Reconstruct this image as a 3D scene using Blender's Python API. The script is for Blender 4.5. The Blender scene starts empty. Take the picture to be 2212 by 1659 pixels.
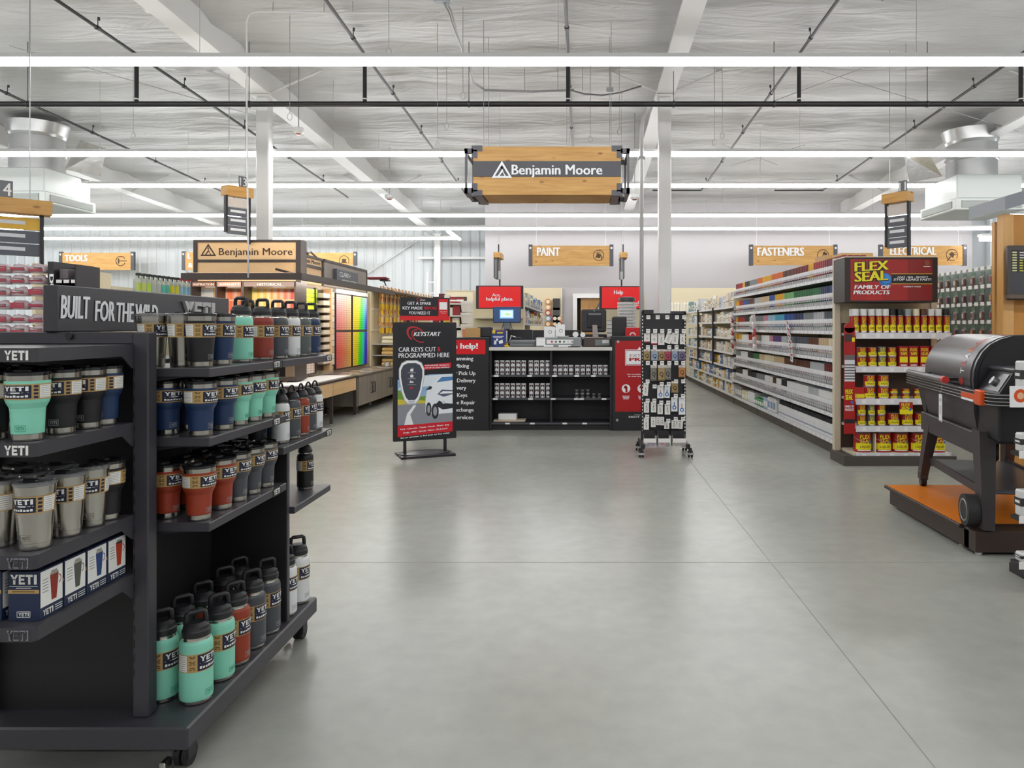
import bpy, math, random
from mathutils import Matrix, Vector, noise
random.seed(7)
SC = bpy.context.scene
COL = SC.collection
PI = math.pi
# ---------------------------------------------------------------- camera
# level camera 1.40 m above the floor looking along +Y; the lens is shifted, not tilted
FPX, CX, CY, EYE = 1600.0, 1258.0, 706.0, 1.40
cd = bpy.data.cameras.new('camera'); cam = bpy.data.objects.new('camera', cd); COL.objects.link(cam)
cam.location = (0, 0, EYE); cam.rotation_euler = (PI/2, 0, 0)
cd.sensor_fit = 'HORIZONTAL'; cd.sensor_width = 36.0; cd.lens = 36.0*FPX/2212
cd.shift_x = -(CX-1106)/2212; cd.shift_y = -(829.5-CY)/2212
cd.clip_start = 0.05; cd.clip_end = 100
SC.camera = cam
# ---------------------------------------------------------------- world, exposure
W = bpy.data.worlds.new('world'); SC.world = W; W.use_nodes = True
W.node_tree.nodes['Background'].inputs[0].default_value = (.9, .93, 1, 1)
W.node_tree.nodes['Background'].inputs[1].default_value = 0.3
SC.view_settings.view_transform = 'Standard'; SC.view_settings.look = 'None'
SC.view_settings.exposure = 0.06; SC.view_settings.gamma = 1.0; SC.view_settings.use_curve_mapping = False
STRIP_POWER = 22.0
SC.cycles.use_denoising = True
SC.cycles.max_bounces = 8; SC.cycles.diffuse_bounces = 5; SC.cycles.glossy_bounces = 4
SC.cycles.caustics_reflective = False; SC.cycles.caustics_refractive = False
SC.cycles.sample_clamp_indirect = 6.0

# ---------------------------------------------------------------- helpers
def X(px, d): return (px-CX)*d/FPX
def Z(py, d): return EYE-(py-CY)*d/FPX
def lin(h):
    if isinstance(h, (tuple, list)): return tuple(h)[:3]
    h = h.lstrip('#')
    out = []
    for i in (0, 2, 4):
        c = int(h[i:i+2], 16)/255
        out.append(c/12.92 if c <= .04045 else ((c+.055)/1.055)**2.4)
    return tuple(out)
MATS = {}
def mat(name, color='#808080', rough=.5, metal=0., emit=0., trans=0., alpha=1., noise_s=0., noise_a=.06, bump=0., spec=.5, coat=0.):
    if name in MATS: return MATS[name]
    m = bpy.data.materials.new(name); m.use_nodes = True
    nt = m.node_tree; b = nt.nodes['Principled BSDF']
    c = lin(color)
    b.inputs['Base Color'].default_value = (*c, 1); b.inputs['Roughness'].default_value = rough
    b.inputs['Metallic'].default_value = metal; b.inputs['Transmission Weight'].default_value = trans
    b.inputs['Alpha'].default_value = alpha; b.inputs['Specular IOR Level'].default_value = spec
    b.inputs['Coat Weight'].default_value = coat
    if emit:
        b.inputs['Emission Color'].default_value = (*c, 1); b.inputs['Emission Strength'].default_value = emit
    if noise_s:
        tc = nt.nodes.new('ShaderNodeTexCoord'); n = nt.nodes.new('ShaderNodeTexNoise')
        n.inputs['Scale'].default_value = noise_s; n.inputs['Detail'].default_value = 4
        nt.links.new(tc.outputs['Object'], n.inputs['Vector'])
        mx = nt.nodes.new('ShaderNodeMix'); mx.data_type = 'RGBA'
        mx.inputs['A'].default_value = (*[x*(1-noise_a) for x in c], 1); mx.inputs['B'].default_value = (*[min(1, x*(1+noise_a)) for x in c], 1)
        nt.links.new(n.outputs['Fac'], mx.inputs['Factor']); nt.links.new(mx.outputs['Result'], b.inputs['Base Color'])
        if bump:
            bp = nt.nodes.new('ShaderNodeBump'); bp.inputs['Strength'].default_value = bump; bp.inputs['Distance'].default_value = .01
            nt.links.new(n.outputs['Fac'], bp.inputs['Height']); nt.links.new(bp.outputs['Normal'], b.inputs['Normal'])
    MATS[name] = m
    return m
def vcmat(name, rough=.5, emit=0., coat=0.):      # colour printed on the thing, read from its own colour layer
    if name in MATS: return MATS[name]
    m = mat(name, '#808080', rough, coat=coat); nt = m.node_tree
    a = nt.nodes.new('ShaderNodeVertexColor'); a.layer_name = 'Col'
    nt.links.new(a.outputs['Color'], nt.nodes['Principled BSDF'].inputs['Base Color'])
    if emit:
        nt.links.new(a.outputs['Color'], nt.nodes['Principled BSDF'].inputs['Emission Color'])
        nt.nodes['Principled BSDF'].inputs['Emission Strength'].default_value = emit
    return m

def T3(x, y, z): return Matrix.Translation((x, y, z))
def RZ(a): return Matrix.Rotation(a, 4, 'Z')
def RX(a): return Matrix.Rotation(a, 4, 'X')
def RY(a): return Matrix.Rotation(a, 4, 'Y')
FRONT = RX(PI/2)                                                  # flat drawing (x right, y up) turned to face -Y
def face(ox, oy, oz, d='-y'):                                     # drawing plane through a point, facing a direction
    a = {'-y': 0, '+x': PI/2, '+y': PI, '-x': -PI/2}.get(d, d)
    return T3(ox, oy, oz) @ RZ(a) @ FRONT

TXT = {}
def text_geo(s, bold):
    k = (s, bold)
    if k not in TXT:
        cu = bpy.data.curves.new('lettering', 'FONT'); cu.body = s; cu.size = 1; cu.offset = bold; cu.resolution_u = 2
        ob = bpy.data.objects.new('lettering', cu)
        me = bpy.data.meshes.new_from_object(ob)
        TXT[k] = ([tuple(v.co) for v in me.vertices], [tuple(p.vertices) for p in me.polygons])
        bpy.data.objects.remove(ob); bpy.data.curves.remove(cu); bpy.data.meshes.remove(me)
    return TXT[k]

class MB:
    def __init__(s): s.v, s.f, s.m, s.sm, s.c, s.mats = [], [], [], [], [], []
    def add(s, vs, fs, m, smooth=False, col=None, T=None):
        if m not in s.mats: s.mats.append(m)
        i, o = s.mats.index(m), len(s.v)
        for v in vs:
            v = Vector(v)
            s.v.append(tuple(T @ v) if T else tuple(v))
        for f in fs:
            s.f.append(tuple(o+k for k in f)); s.m.append(i); s.sm.append(smooth); s.c.append(lin(col) if col else (1, 1, 1))
        return s
    def box(s, x0, x1, y0, y1, z0, z1, m, col=None, T=None, bev=0.):
        if x0 > x1: x0, x1 = x1, x0
        if y0 > y1: y0, y1 = y1, y0
        if z0 > z1: z0, z1 = z1, z0
        if bev:
            b = min(bev, (x1-x0)*.45, (y1-y0)*.45, (z1-z0)*.45); vs = []; fs = []; idx = {}
            for sx in (0, 1):
                for sy in (0, 1):
                    for sz in (0, 1):
                        for ax in range(3):
                            p = [(x1, x0)[1-sx], (y1, y0)[1-sy], (z1, z0)[1-sz]]
                            for k, sg in enumerate((sx, sy, sz)):
                                if k != ax: p[k] += -b if sg else b
                            idx[sx, sy, sz, ax] = len(vs); vs.append(p)
            R = ((0, 0), (1, 0), (1, 1), (0, 1))
            def key(ax, sg, a, c, which):
                q = [0, 0, 0]; q[ax] = sg; o = [k for k in range(3) if k != ax]; q[o[0]] = a; q[o[1]] = c
                return idx[q[0], q[1], q[2], which]
            for ax in range(3):
                for sg in (0, 1):
                    f = [key(ax, sg, a, c, ax) for a, c in R]
                    flip = (sg == 0) != (ax == 1)
                    fs.append(f[::-1] if flip else f)
            for ax in range(3):                                   # edges along ax
                o = [k for k in range(3) if k != ax]
                for a, c in R:
                    q0 = [0, 0, 0]; q0[o[0]] = a; q0[o[1]] = c; q1 = list(q0); q1[ax] = 1
                    f = [idx[(*q0, o[0])], idx[(*q1, o[0])], idx[(*q1, o[1])], idx[(*q0, o[1])]]
                    fs.append(f)
            for sx in (0, 1):
                for sy in (0, 1):
                    for sz in (0, 1): fs.append([idx[sx, sy, sz, k] for k in range(3)])
            cen = Vector(((x0+x1)/2, (y0+y1)/2, (z0+z1)/2))
            out = []
            for f in fs:
                p = [Vector(vs[k]) for k in f]; n = (p[1]-p[0]).cross(p[2]-p[0])
                out.append(f if n.dot(sum(p, Vector())/len(p)-cen) > 0 else f[::-1])
            return s.add(vs, out, m, col=col, T=T)
        vs = [(x0, y0, z0), (x1, y0, z0), (x1, y1, z0), (x0, y1, z0), (x0, y0, z1), (x1, y0, z1), (x1, y1, z1), (x0, y1, z1)]
        fs = [(3, 2, 1, 0), (4, 5, 6, 7), (0, 1, 5, 4), (1, 2, 6, 5), (2, 3, 7, 6), (3, 0, 4, 7)]
        return s.add(vs, fs, m, col=col, T=T)
    def cbox(s, cx, cy, cz, sx, sy, sz, m, **k): return s.box(cx-sx/2, cx+sx/2, cy-sy/2, cy+sy/2, cz-sz/2, cz+sz/2, m, **k)
    def lathe(s, prof, m, seg=20, T=None, col=None, a0=0., a1=2*PI, smooth=True):
        """prof: (r, z) or (r, z, material, colour) - a material applies to the band that starts there."""
        full = abs(a1-a0-2*PI) < 1e-6; n = seg if full else seg+1
        for i in range(len(prof)-1):
            p, q = prof[i], prof[i+1]
            mm = p[2] if len(p) > 2 and p[2] else m; cc = p[3] if len(p) > 3 else col
            vs, fs = [], []
            for (r, z) in (p[:2], q[:2]):
                for k in range(n):
                    a = a0+(a1-a0)*k/seg; vs.append((max(r, 1e-5)*math.cos(a), max(r, 1e-5)*math.sin(a), z))
            for k in range(seg):
                k2 = (k+1) % n
                fs.append((k, k2, n+k2, n+k))
            s.add(vs, fs, mm, smooth=smooth, col=cc, T=T)
        return s
    def cyl(s, p, q, r, m, seg=10, col=None, r2=None, caps=True):
        p, q = Vector(p), Vector(q); d = q-p; L = d.length
        if L < 1e-7: return s
        T = T3(*p) @ d.to_track_quat('Z', 'Y').to_matrix().to_4x4()
        r2 = r if r2 is None else r2
        pr = [(r, 0), (r2, L)]
        if caps: pr = [(0, 0)]+pr+[(0, L)]
        return s.lathe(pr, m, seg, T, col)
    def tube(s, pts, r, m, seg=8, col=None, closed=False):
        P = [Vector(p) for p in pts]; n = len(P); rings = []; up = None
        for i in range(n):
            if closed: t = (P[(i+1) % n]-P[i-1])
            else: t = P[min(i+1, n-1)]-P[max(i-1, 0)]
            t.normalize()
            if up is None: up = t.orthogonal().normalized()
            up = (up-t*up.dot(t)).normalized(); w = t.cross(up)
            rr = r[i] if isinstance(r, (list, tuple)) else r
            rings.append([P[i]+(up*math.cos(2*PI*k/seg)+w*math.sin(2*PI*k/seg))*rr for k in range(seg)])
        vs = [v for g in rings for v in g]; fs = []
        for i in range(n if closed else n-1):
            a, b = i*seg, ((i+1) % n)*seg
            for k in range(seg): fs.append((a+k, a+(k+1) % seg, b+(k+1) % seg, b+k))
        if not closed: fs += [tuple(range(seg))[::-1], tuple((n-1)*seg+k for k in range(seg))]
        return s.add(vs, fs, m, smooth=True, col=col)
    def prism(s, poly, z0, z1, m, T=None, col=None, smooth=False):   # poly drawn in x,y and given depth along z
        n = len(poly)
        A = sum(poly[i][0]*poly[(i+1) % n][1]-poly[(i+1) % n][0]*poly[i][1] for i in range(n))
        if A < 0: poly = poly[::-1]
        vs = [(x, y, z0) for x, y in poly]+[(x, y, z1) for x, y in poly]
        s.add(vs, [tuple(range(n))[::-1], tuple(range(n, 2*n))], m, col=col, T=T)
        return s.add(vs, [(i, (i+1) % n, n+(i+1) % n, n+i) for i in range(n)], m, smooth=smooth, col=col, T=T)
    def poly(s, pts, m, T=None, z=0., col=None):
        n = len(pts); A = sum(pts[i][0]*pts[(i+1) % n][1]-pts[(i+1) % n][0]*pts[i][1] for i in range(n))
        if A < 0: pts = pts[::-1]
        return s.add([(x, y, z) for x, y in pts], [tuple(range(n))], m, col=col, T=T)
    def rect(s, x0, x1, y0, y1, m, T=None, z=0., col=None): return s.poly([(x0, y0), (x1, y0), (x1, y1), (x0, y1)], m, T, z, col)
    def disc(s, x, y, r, m, T=None, z=0., col=None, n=20): return s.poly([(x+r*math.cos(2*PI*k/n), y+r*math.sin(2*PI*k/n)) for k in range(n)], m, T, z, col)
    def ring(s, x, y, r0, r1, m, T=None, z=0., col=None, n=24, a0=0., a1=2*PI, sx=1., rot=0.):
        vs = []; cr, sr = math.cos(rot), math.sin(rot)
        for k in range(n+1):
            a = a0+(a1-a0)*k/n
            for r in (r0, r1):
                u, v = r*math.cos(a)*sx, r*math.sin(a); vs.append((x+u*cr-v*sr, y+u*sr+v*cr, z))
        return s.add(vs, [(2*k, 2*k+1, 2*k+3, 2*k+2) for k in range(n)], m, col=col, T=T)
    def text(s, txt, x0, x1, y0, y1, m, T=None, z=0.001, bold=.012, shear=0., depth=0., col=None):
        vs, fs = text_geo(txt, 0.)
        if not vs: return s
        vs = [(x+shear*y, y) for x, y, _ in vs]
        ax, bx = min(v[0] for v in vs), max(v[0] for v in vs); ay, by = min(v[1] for v in vs), max(v[1] for v in vs)
        if x1 is None: x1 = x0+(bx-ax)*(y1-y0)/(by-ay)
        if x0 is None: x0 = x1-(bx-ax)*(y1-y0)/(by-ay)
        if bold > .015:                                            # heavier weight: the same outline laid down three times, slightly apart
            w = bold*.85*(x1-x0)/(bx-ax); x0 += w; x1 -= w
            for i_, q in enumerate((-w, w) if bold < .06 else (-w, -.5*w, .5*w, w)): s.text(txt, x0+q, x1+q, y0, y1, m, T, z+.0006*(i_+1), 0., shear, depth, col)
        g = [(x0+(x-ax)/(bx-ax)*(x1-x0), y0+(y-ay)/(by-ay)*(y1-y0), z) for x, y in vs]
        s.add(g, fs, m, col=col, T=T)
        if depth:                                                  # raised letters: sides down to the board
            from collections import Counter
            e = Counter()
            for f in fs:
                for i in range(len(f)): e[tuple(sorted((f[i], f[(i+1) % len(f)])))] += 1
            n = len(g); g2 = g+[(x, y, z-depth) for x, y, _ in g]; sd = []
            for f in fs:
                for i in range(len(f)):
                    a, b = f[i], f[(i+1) % len(f)]
                    if e[tuple(sorted((a, b)))] == 1: sd.append((b, a, n+a, n+b))
            s.add(g2, sd, m, col=col, T=T)
        return s
    def mesh(s, name):
        me = bpy.data.meshes.new(name); me.from_pydata(s.v, [], s.f)
        for m in s.mats: me.materials.append(m)
        me.polygons.foreach_set('material_index', s.m); me.polygons.foreach_set('use_smooth', s.sm)
        if any(c != (1, 1, 1) for c in s.c):
            at = me.attributes.new('Col', 'FLOAT_COLOR', 'CORNER'); buf = []
            for f, c in zip(s.f, s.c): buf += [c[0], c[1], c[2], 1.]*len(f)
            at.data.foreach_set('color', buf)
        me.update()
        return me
    def build(s, name, parent=None, loc=(0, 0, 0), rz=0.):
        return mk(name, s.mesh(name), parent, loc, rz)
def mk(name, me, parent=None, loc=(0, 0, 0), rz=0.):
    o = bpy.data.objects.new(name, me); COL.objects.link(o); o.parent = parent
    o.location = loc; o.rotation_euler = (0, 0, rz)
    return o
def tag(o, label, cat, group=None, kind=None):
    if label: o['label'] = label
    if cat: o['category'] = cat
    if group: o['group'] = group
    if kind: o['kind'] = kind
    return o
def thing(name, label, cat, loc=(0, 0, 0), rz=0., group=None):
    return tag(mk(name, None, None, loc, rz), label, cat, group)
def struct(name, mb): return tag(mb.build(name), None, None, kind='structure')
def put(tpl, name, label, cat, loc, rz=0., group=None):            # one more of a kind: own object for the thing and each of its parts
    loc = (loc[0], loc[1], loc[2]+.0015)
    if len(tpl) == 1 and not tpl[0][0]:
        return tag(mk(name, tpl[0][1], None, loc, rz), label, cat, group)
    r = thing(name, label, cat, loc, rz, group)
    for p in tpl:
        q = mk(p[0], p[1], r)
        for sname, sme in (p[2] if len(p) > 2 else ()): mk(sname, sme, q)
    return r
def nth(i):
    n = i+1
    return {1: '1st', 2: '2nd', 3: '3rd'}.get(n if n < 20 else n % 10, 'th') if (n if n < 20 else n % 10) in (1, 2, 3) and n < 4 else '%d%s' % (n, {1: 'st', 2: 'nd', 3: 'rd'}.get(n % 10, 'th') if not 10 < n % 100 < 14 else 'th')
VC = vcmat('printed_colour', .45)
VCG = vcmat('printed_gloss', .25, coat=.3)
WHITE = mat('white_paint', '#e4e4e4', .45)
BLACK = mat('black_metal', '#232226', .45, noise_s=40, noise_a=.1)
STEEL = mat('steel', '#c9c9c6', .28, 1.)
PAPER = mat('white_card', '#ededee', .6)
WOOD = mat('pine_wood', '#c9964f', .5)
def woodify(m, c0, c1, c2, sc=(1.2, 1.2, 14), axis='Z', knots=True):
    nt = m.node_tree; b = nt.nodes['Principled BSDF']
    tc = nt.nodes.new('ShaderNodeTexCoord'); mp = nt.nodes.new('ShaderNodeMapping'); mp.inputs['Scale'].default_value = sc
    n = nt.nodes.new('ShaderNodeTexNoise'); n.inputs['Scale'].default_value = 1.6; n.inputs['Detail'].default_value = 6; n.inputs['Distortion'].default_value = .6
    r = nt.nodes.new('ShaderNodeValToRGB'); e = r.color_ramp.elements
    e[0].position = .3; e[0].color = (*lin(c0), 1); e[1].position = .72; e[1].color = (*lin(c1), 1)
    nt.links.new(tc.outputs['Object'], mp.inputs['Vector']); nt.links.new(mp.outputs['Vector'], n.inputs['Vector']); nt.links.new(n.outputs['Fac'], r.inputs['Fac'])
    if knots:
        mp2 = nt.nodes.new('ShaderNodeMapping'); mp2.inputs['Scale'].default_value = (3.2, 3.2, 7)
        v = nt.nodes.new('ShaderNodeTexVoronoi'); v.inputs['Scale'].default_value = 1.
        rr = nt.nodes.new('ShaderNodeValToRGB'); f = rr.color_ramp.elements; f[0].position = .05; f[0].color = (1, 1, 1, 1); f[1].position = .14; f[1].color = (0, 0, 0, 1)
        mx = nt.nodes.new('ShaderNodeMix'); mx.data_type = 'RGBA'; mx.inputs['B'].default_value = (*lin(c2), 1)
        nt.links.new(tc.outputs['Object'], mp2.inputs['Vector']); nt.links.new(mp2.outputs['Vector'], v.inputs['Vector']); nt.links.new(v.outputs['Distance'], rr.inputs['Fac'])
        nt.links.new(rr.outputs['Color'], mx.inputs['Factor']); nt.links.new(r.outputs['Color'], mx.inputs['A']); nt.links.new(mx.outputs['Result'], b.inputs['Base Color'])
    else: nt.links.new(r.outputs['Color'], b.inputs['Base Color'])
woodify(WOOD, '#c08d48', '#d9ab66', '#8a5a26')
OAK = mat('pale_laminate', '#f0c690', .5); woodify(OAK, '#ecc08a', '#f4ce9c', '#b08850', sc=(1, 1, 5), knots=False)
GREYWOOD = mat('grey_laminate', '#8d857c', .5); woodify(GREYWOOD, '#857d74', '#968e85', '#777', sc=(8, 8, 1), knots=False)
CREAM = mat('cream_pegboard', '#d9cdae', .55)
CREAMM = mat('cream_metal', '#ddd3ba', .45)

# ================================================================ SETTING
XL, XR, YF, YB = -19.0, 11.4, -7.0, 20.6
def ceil_z(y): return 5.75-.04*y
# floor: polished concrete
fm = mat('polished_concrete', '#9a9b97', .3)
nt = fm.node_tree; b = nt.nodes['Principled BSDF']
tc = nt.nodes.new('ShaderNodeTexCoord')
n1 = nt.nodes.new('ShaderNodeTexNoise'); n1.inputs['Scale'].default_value = .55; n1.inputs['Detail'].default_value = 3
n2 = nt.nodes.new('ShaderNodeTexNoise'); n2.inputs['Scale'].default_value = 9; n2.inputs['Detail'].default_value = 3
r1 = nt.nodes.new('ShaderNodeValToRGB'); e = r1.color_ramp.elements
e[0].position = .1; e[0].color = (*lin('#8d8e89'), 1); e[1].position = .9; e[1].color = (*lin('#b5b6af'), 1)
ma = nt.nodes.new('ShaderNodeMath'); ma.operation = 'MULTIPLY_ADD'; ma.inputs[1].default_value = .35
mb_ = nt.nodes.new('ShaderNodeMath'); mb_.operation = 'SUBTRACT'; mb_.inputs[1].default_value = .175

for n in (n1, n2): nt.links.new(tc.outputs['Object'], n.inputs['Vector'])
nt.links.new(n2.outputs['Fac'], ma.inputs[0]); nt.links.new(n1.outputs['Fac'], ma.inputs[2]); nt.links.new(ma.outputs[0], mb_.inputs[0])
nt.links.new(mb_.outputs[0], r1.inputs['Fac']); nt.links.new(r1.outputs['Color'], b.inputs['Base Color'])
b.inputs['Roughness'].default_value = .27
g = MB(); g.box(XL-.3, XR+.3, YF, 26, -.2, 0, fm)
JOINT = mat('saw_cut', '#8c8d88', .6)
struct('floor', g)
g = MB()
for x in (-4.9, 1.12, 7.2): g.box(x-.002, x+.002, YF+.1, 20.4, 0, .0008, JOINT)
for y in (4.4, 10.5, 16.5): g.box(XL+.3, XR-.3, y-.002, y+.002, 0, .0008, JOINT)
struct('trim_1', g)
# ceiling: white vinyl-faced insulation draped between purlins
cm = mat('white_vinyl', '#c0c0bf', .36, noise_s=1.3, noise_a=.05)
nt = cm.node_tree; b = nt.nodes['Principled BSDF']
tc = nt.nodes.new('ShaderNodeTexCoord'); mp = nt.nodes.new('ShaderNodeMapping'); mp.inputs['Scale'].default_value = (.5, 2.2, 1)
n = nt.nodes.new('ShaderNodeTexNoise'); n.inputs['Scale'].default_value = 1.5; n.inputs['Detail'].default_value = 4; n.inputs['Distortion'].default_value = 1.6
bp = nt.nodes.new('ShaderNodeBump'); bp.inputs['Strength'].default_value = .38; bp.inputs['Distance'].default_value = .12
nt.links.new(tc.outputs['Object'], mp.inputs['Vector']); nt.links.new(mp.outputs['Vector'], n.inputs['Vector']); nt.links.new(n.outputs['Fac'], bp.inputs['Height']); nt.links.new(bp.outputs['Normal'], b.inputs['Normal'])
g = MB(); NX, NY = 100, 250; vs, fs = [], []
PUR = 1.45
for j in range(NY+1):
    y = YF+(26-YF)*j/NY
    for i in range(NX+1):
        x = XL-.3+(XR-XL+.6)*i/NX
        ph = abs(math.sin(PI*y/PUR)); ph2 = abs(math.sin(PI*(x+.05*y)/1.98))
        z = ceil_z(y)-.03-.055*ph**.6-.03*ph2**.5+.05*noise.noise(Vector((x*.9, y*2.4, 3)))*ph+.025*noise.noise(Vector((x*2.5, y*4, 9)))
        vs.append((x, y, z))
for j in range(NY):
    for i in range(NX):
        a = j*(NX+1)+i; fs.append((a, a+NX+1, a+NX+2, a+1))
g.add(vs, fs, cm, smooth=True)
struct('ceiling', g)
g = MB(); g.box(XL-.3, XR+.3, YF, 26, 5.9, 6.1, WHITE); struct('ceiling_deck', g)
# walls
gw = mat('grey_drywall', '#b3b0b2', .7, noise_s=2, noise_a=.015)
cw = mat('white_ribbed_metal', '#d9dee0', .42)
DOORX0, DOORX1 = X(1242, YB), X(1345, YB); DH = Z(639, YB)
g = MB(); xa = X(1048, YB)
g.box(xa, DOORX0, YB, YB+.2, 0, 5.9, gw); g.box(DOORX1, X(2100, YB), YB, YB+.2, 0, 5.9, gw); g.box(DOORX0, DOORX1, YB, YB+.2, DH, 5.9, gw)
struct('wall_back', g)
def ribbed(x0, x1, y, along='x', n=None, flip=1, z1=5.9):
    g = MB(); L = x1-x0; n = n or int(L/.305); vs, fs = [], []
    pr = [(0, 0), (.045, .035), (.075, .035), (.12, 0), (.305, 0)]
    pts = []
    for k in range(n):
        for (a, h) in pr[:-1]: pts.append((x0+(k*.305+a)*L/(n*.305), h*flip))
    pts.append((x1, 0))
    for (a, h) in pts:
        for z in (0, z1): vs.append((a, y+h, z) if along == 'x' else (y+h, a, z))
    for k in range(len(pts)-1): fs.append((2*k, 2*k+2, 2*k+3, 2*k+1))
    g.add(vs, fs, cw); return g
struct('wall_left_back', ribbed(XL, xa+.2, 24.0, flip=-1))
struct('wall_left', ribbed(YF, 24.0, XL, 'y', flip=1))
struct('wall_right', ribbed(YF, YB+.3, XR, 'y', flip=-1))
g = MB(); g.box(xa, xa+.2, YB+.2, 24.2, 0, 5.9, gw); g.box(X(2100, YB), XR+.2, YB+.6, YB+.7, 0, 5.9, cw); struct('wall_alcove', g)
g = MB(); g.box(XL-.3, XR+.3, YF-.2, YF, 0, 5.9, gw); struct('wall_front', g)
# door in the back wall, ajar onto a timber leaf
g = MB()
g.box(DOORX0-.06, DOORX0+.06, YB-.04, YB+.2, 0, DH+.06, WHITE); g.box(DOORX1-.06, DOORX1+.06, YB-.04, YB+.2, 0, DH+.06, WHITE); g.box(DOORX0+.06, DOORX1-.06, YB-.04, YB+.2, DH-.06, DH+.06, WHITE)
d1 = tag(g.build('door_1'), None, None, kind='structure')
DWOOD = mat('door_veneer', '#b5813f', .4); woodify(DWOOD, '#a97a40', '#c09052', '#8a5a26', sc=(6, 6, .8), knots=False)
g = MB(); g.box(DOORX0+.16, DOORX1-.07, YB+.1, YB+.14, .01, DH-.07, DWOOD); g.build('door_leaf', d1)
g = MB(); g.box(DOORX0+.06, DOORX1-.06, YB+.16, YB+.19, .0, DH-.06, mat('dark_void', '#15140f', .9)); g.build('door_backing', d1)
# rafters along Y and the columns under them
SW = mat('white_steel', '#e2e2e1', .4)
COLX = (-10.7, -4.72, 1.22, 7.2)
for k, cx in enumerate(COLX):
    g = MB(); vs = []
    for (dx0, dx1, za, zb) in ((-.13, .13, -.50, -.47), (-.02, .02, -.47, .0)):
        for (y0, y1) in ((YF, 23.6),):
            vs = [(cx+dx0, y0, ceil_z(y0)+za), (cx+dx1, y0, ceil_z(y0)+za), (cx+dx1, y1, ceil_z(y1)+za), (cx+dx0, y1, ceil_z(y1)+za),
                  (cx+dx0, y0, ceil_z(y0)+zb), (cx+dx1, y0, ceil_z(y0)+zb), (cx+dx1, y1, ceil_z(y1)+zb), (cx+dx0, y1, ceil_z(y1)+zb)]
            g.add(vs, [(3, 2, 1, 0), (4, 5, 6, 7), (0, 1, 5, 4), (1, 2, 6, 5), (2, 3, 7, 6), (3, 0, 4, 7)], SW)
    for y in (4.5, 11, 17.5):                                      # web stiffener and fly braces
        zc = ceil_z(y)-.47
        g.cyl((cx+.05, y, zc+.02), (cx+.95, y, ceil_z(y)-.06), .018, SW, 6); g.cyl((cx-.05, y, zc+.02), (cx-.95, y, ceil_z(y)-.06), .018, SW, 6)
    struct('trim_%d' % (k+2), g)
def column(cx, cy, w=.185):
    g = MB(); top = ceil_z(cy)-.5
    g.box(cx-w/2, cx+w/2, cy-w/2, cy+w/2, 0, top-.02, SW, bev=.015); g.box(cx-.16, cx+.16, cy-.16, cy+.16, 0, .02, SW); g.box(cx-.15, cx+.15, cy-.15, cy+.15, top-.02, top, SW)
    struct('column', g)
column(-4.72, 11); column(1.22, 11); column(X(946, 23.3), 23.3, .2)
g = MB()                                                            # wall bracing and girts at the far corner
g.cyl((X(785, 23.9), 23.9, Z(597, 23.9)), (X(900, 23.9), 23.9, Z(520, 23.9)), .035, SW, 6)
g.box(X(905, 23.7), xa, 23.6, 23.7, Z(560, 23.7), Z(555, 23.7), SW); struct('trim_6', g)
# ================================================================ CEILING SERVICES
LED = mat('led_diffuser', '#fdfdfd', .4, emit=STRIP_POWER)
LIGHTZ = 4.0
ALLY = (-4.2, -.5, 3.3, 7.26, 11.15, 13.64, 17.3, 19.6)
def strip(name, x0, x1, y, label, z=LIGHTZ):
    t = thing(name, label, 'light', ((x0+x1)/2, y, z), 0, 'continuous ceiling light strips'); h = (x1-x0)/2
    g = MB(); g.box(-h, h, -.045, .045, .03, .07, SW); g.build('housing', t)
    g = MB(); g.box(-h, h, -.04, .04, -.03, .03, LED); g.build('diffuser', t)
    for i in range(-4, 5):
        g = MB(); g.cyl((i*h/4.2, 0, .07), (i*h/4.2, 0, ceil_z(y)-z-.2), .0025, STEEL, 4, caps=False); g.build('hanger_wire', t)
ordn = ['behind the camera, outermost', 'behind the camera', 'above the camera', 'highest in view, above the sprinkler main', 'second highest, behind the timber box sign', 'third highest, behind the box sign lower edge', 'fourth highest, just under the timber box sign', 'fifth highest, just above the department boards']
for y, o in zip(ALLY, ordn): strip('linear_light_strip', XL+.5, XR-.4, y, 'long white LED ceiling strip, '+o)
strip('linear_light_strip', XL+.5, X(985, 21.8), 21.8, 'lowest LED ceiling strip in view, ending before the grey back wall')
t = thing('linear_light_strip', 'short slanting LED strip beside the end of the lowest strip', 'light', (X(984, 21.3), 21.3, LIGHTZ), 0, 'continuous ceiling light strips')
g = MB(); g.box(-.04, .04, -1.2, .7, -.03, .03, LED); g.build('diffuser', t); g = MB(); g.box(-.045, .045, -1.2, .7, .03, .07, SW); g.cyl((0, -.8, .07), (0, -.8, .78), .0025, STEEL, 4); g.cyl((0, .4, .07), (0, .4, .72), .0025, STEEL, 4); g.build('housing', t)
t = thing('high_bay_light', 'glowing white bay light beside the wooden kiosk post', 'light', (X(2150, 19), 19.0, Z(515, 19)), 0)
g = MB(); g.box(-.36, .5, -.1, .1, -.06, .05, LED); g.build('diffuser', t); g = MB(); g.box(-.4, .54, -.12, .12, .05, .11, SW); g.cyl((0, 0, .11), (0, 0, 1.21), .01, SW, 5); g.build('housing', t)

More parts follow.
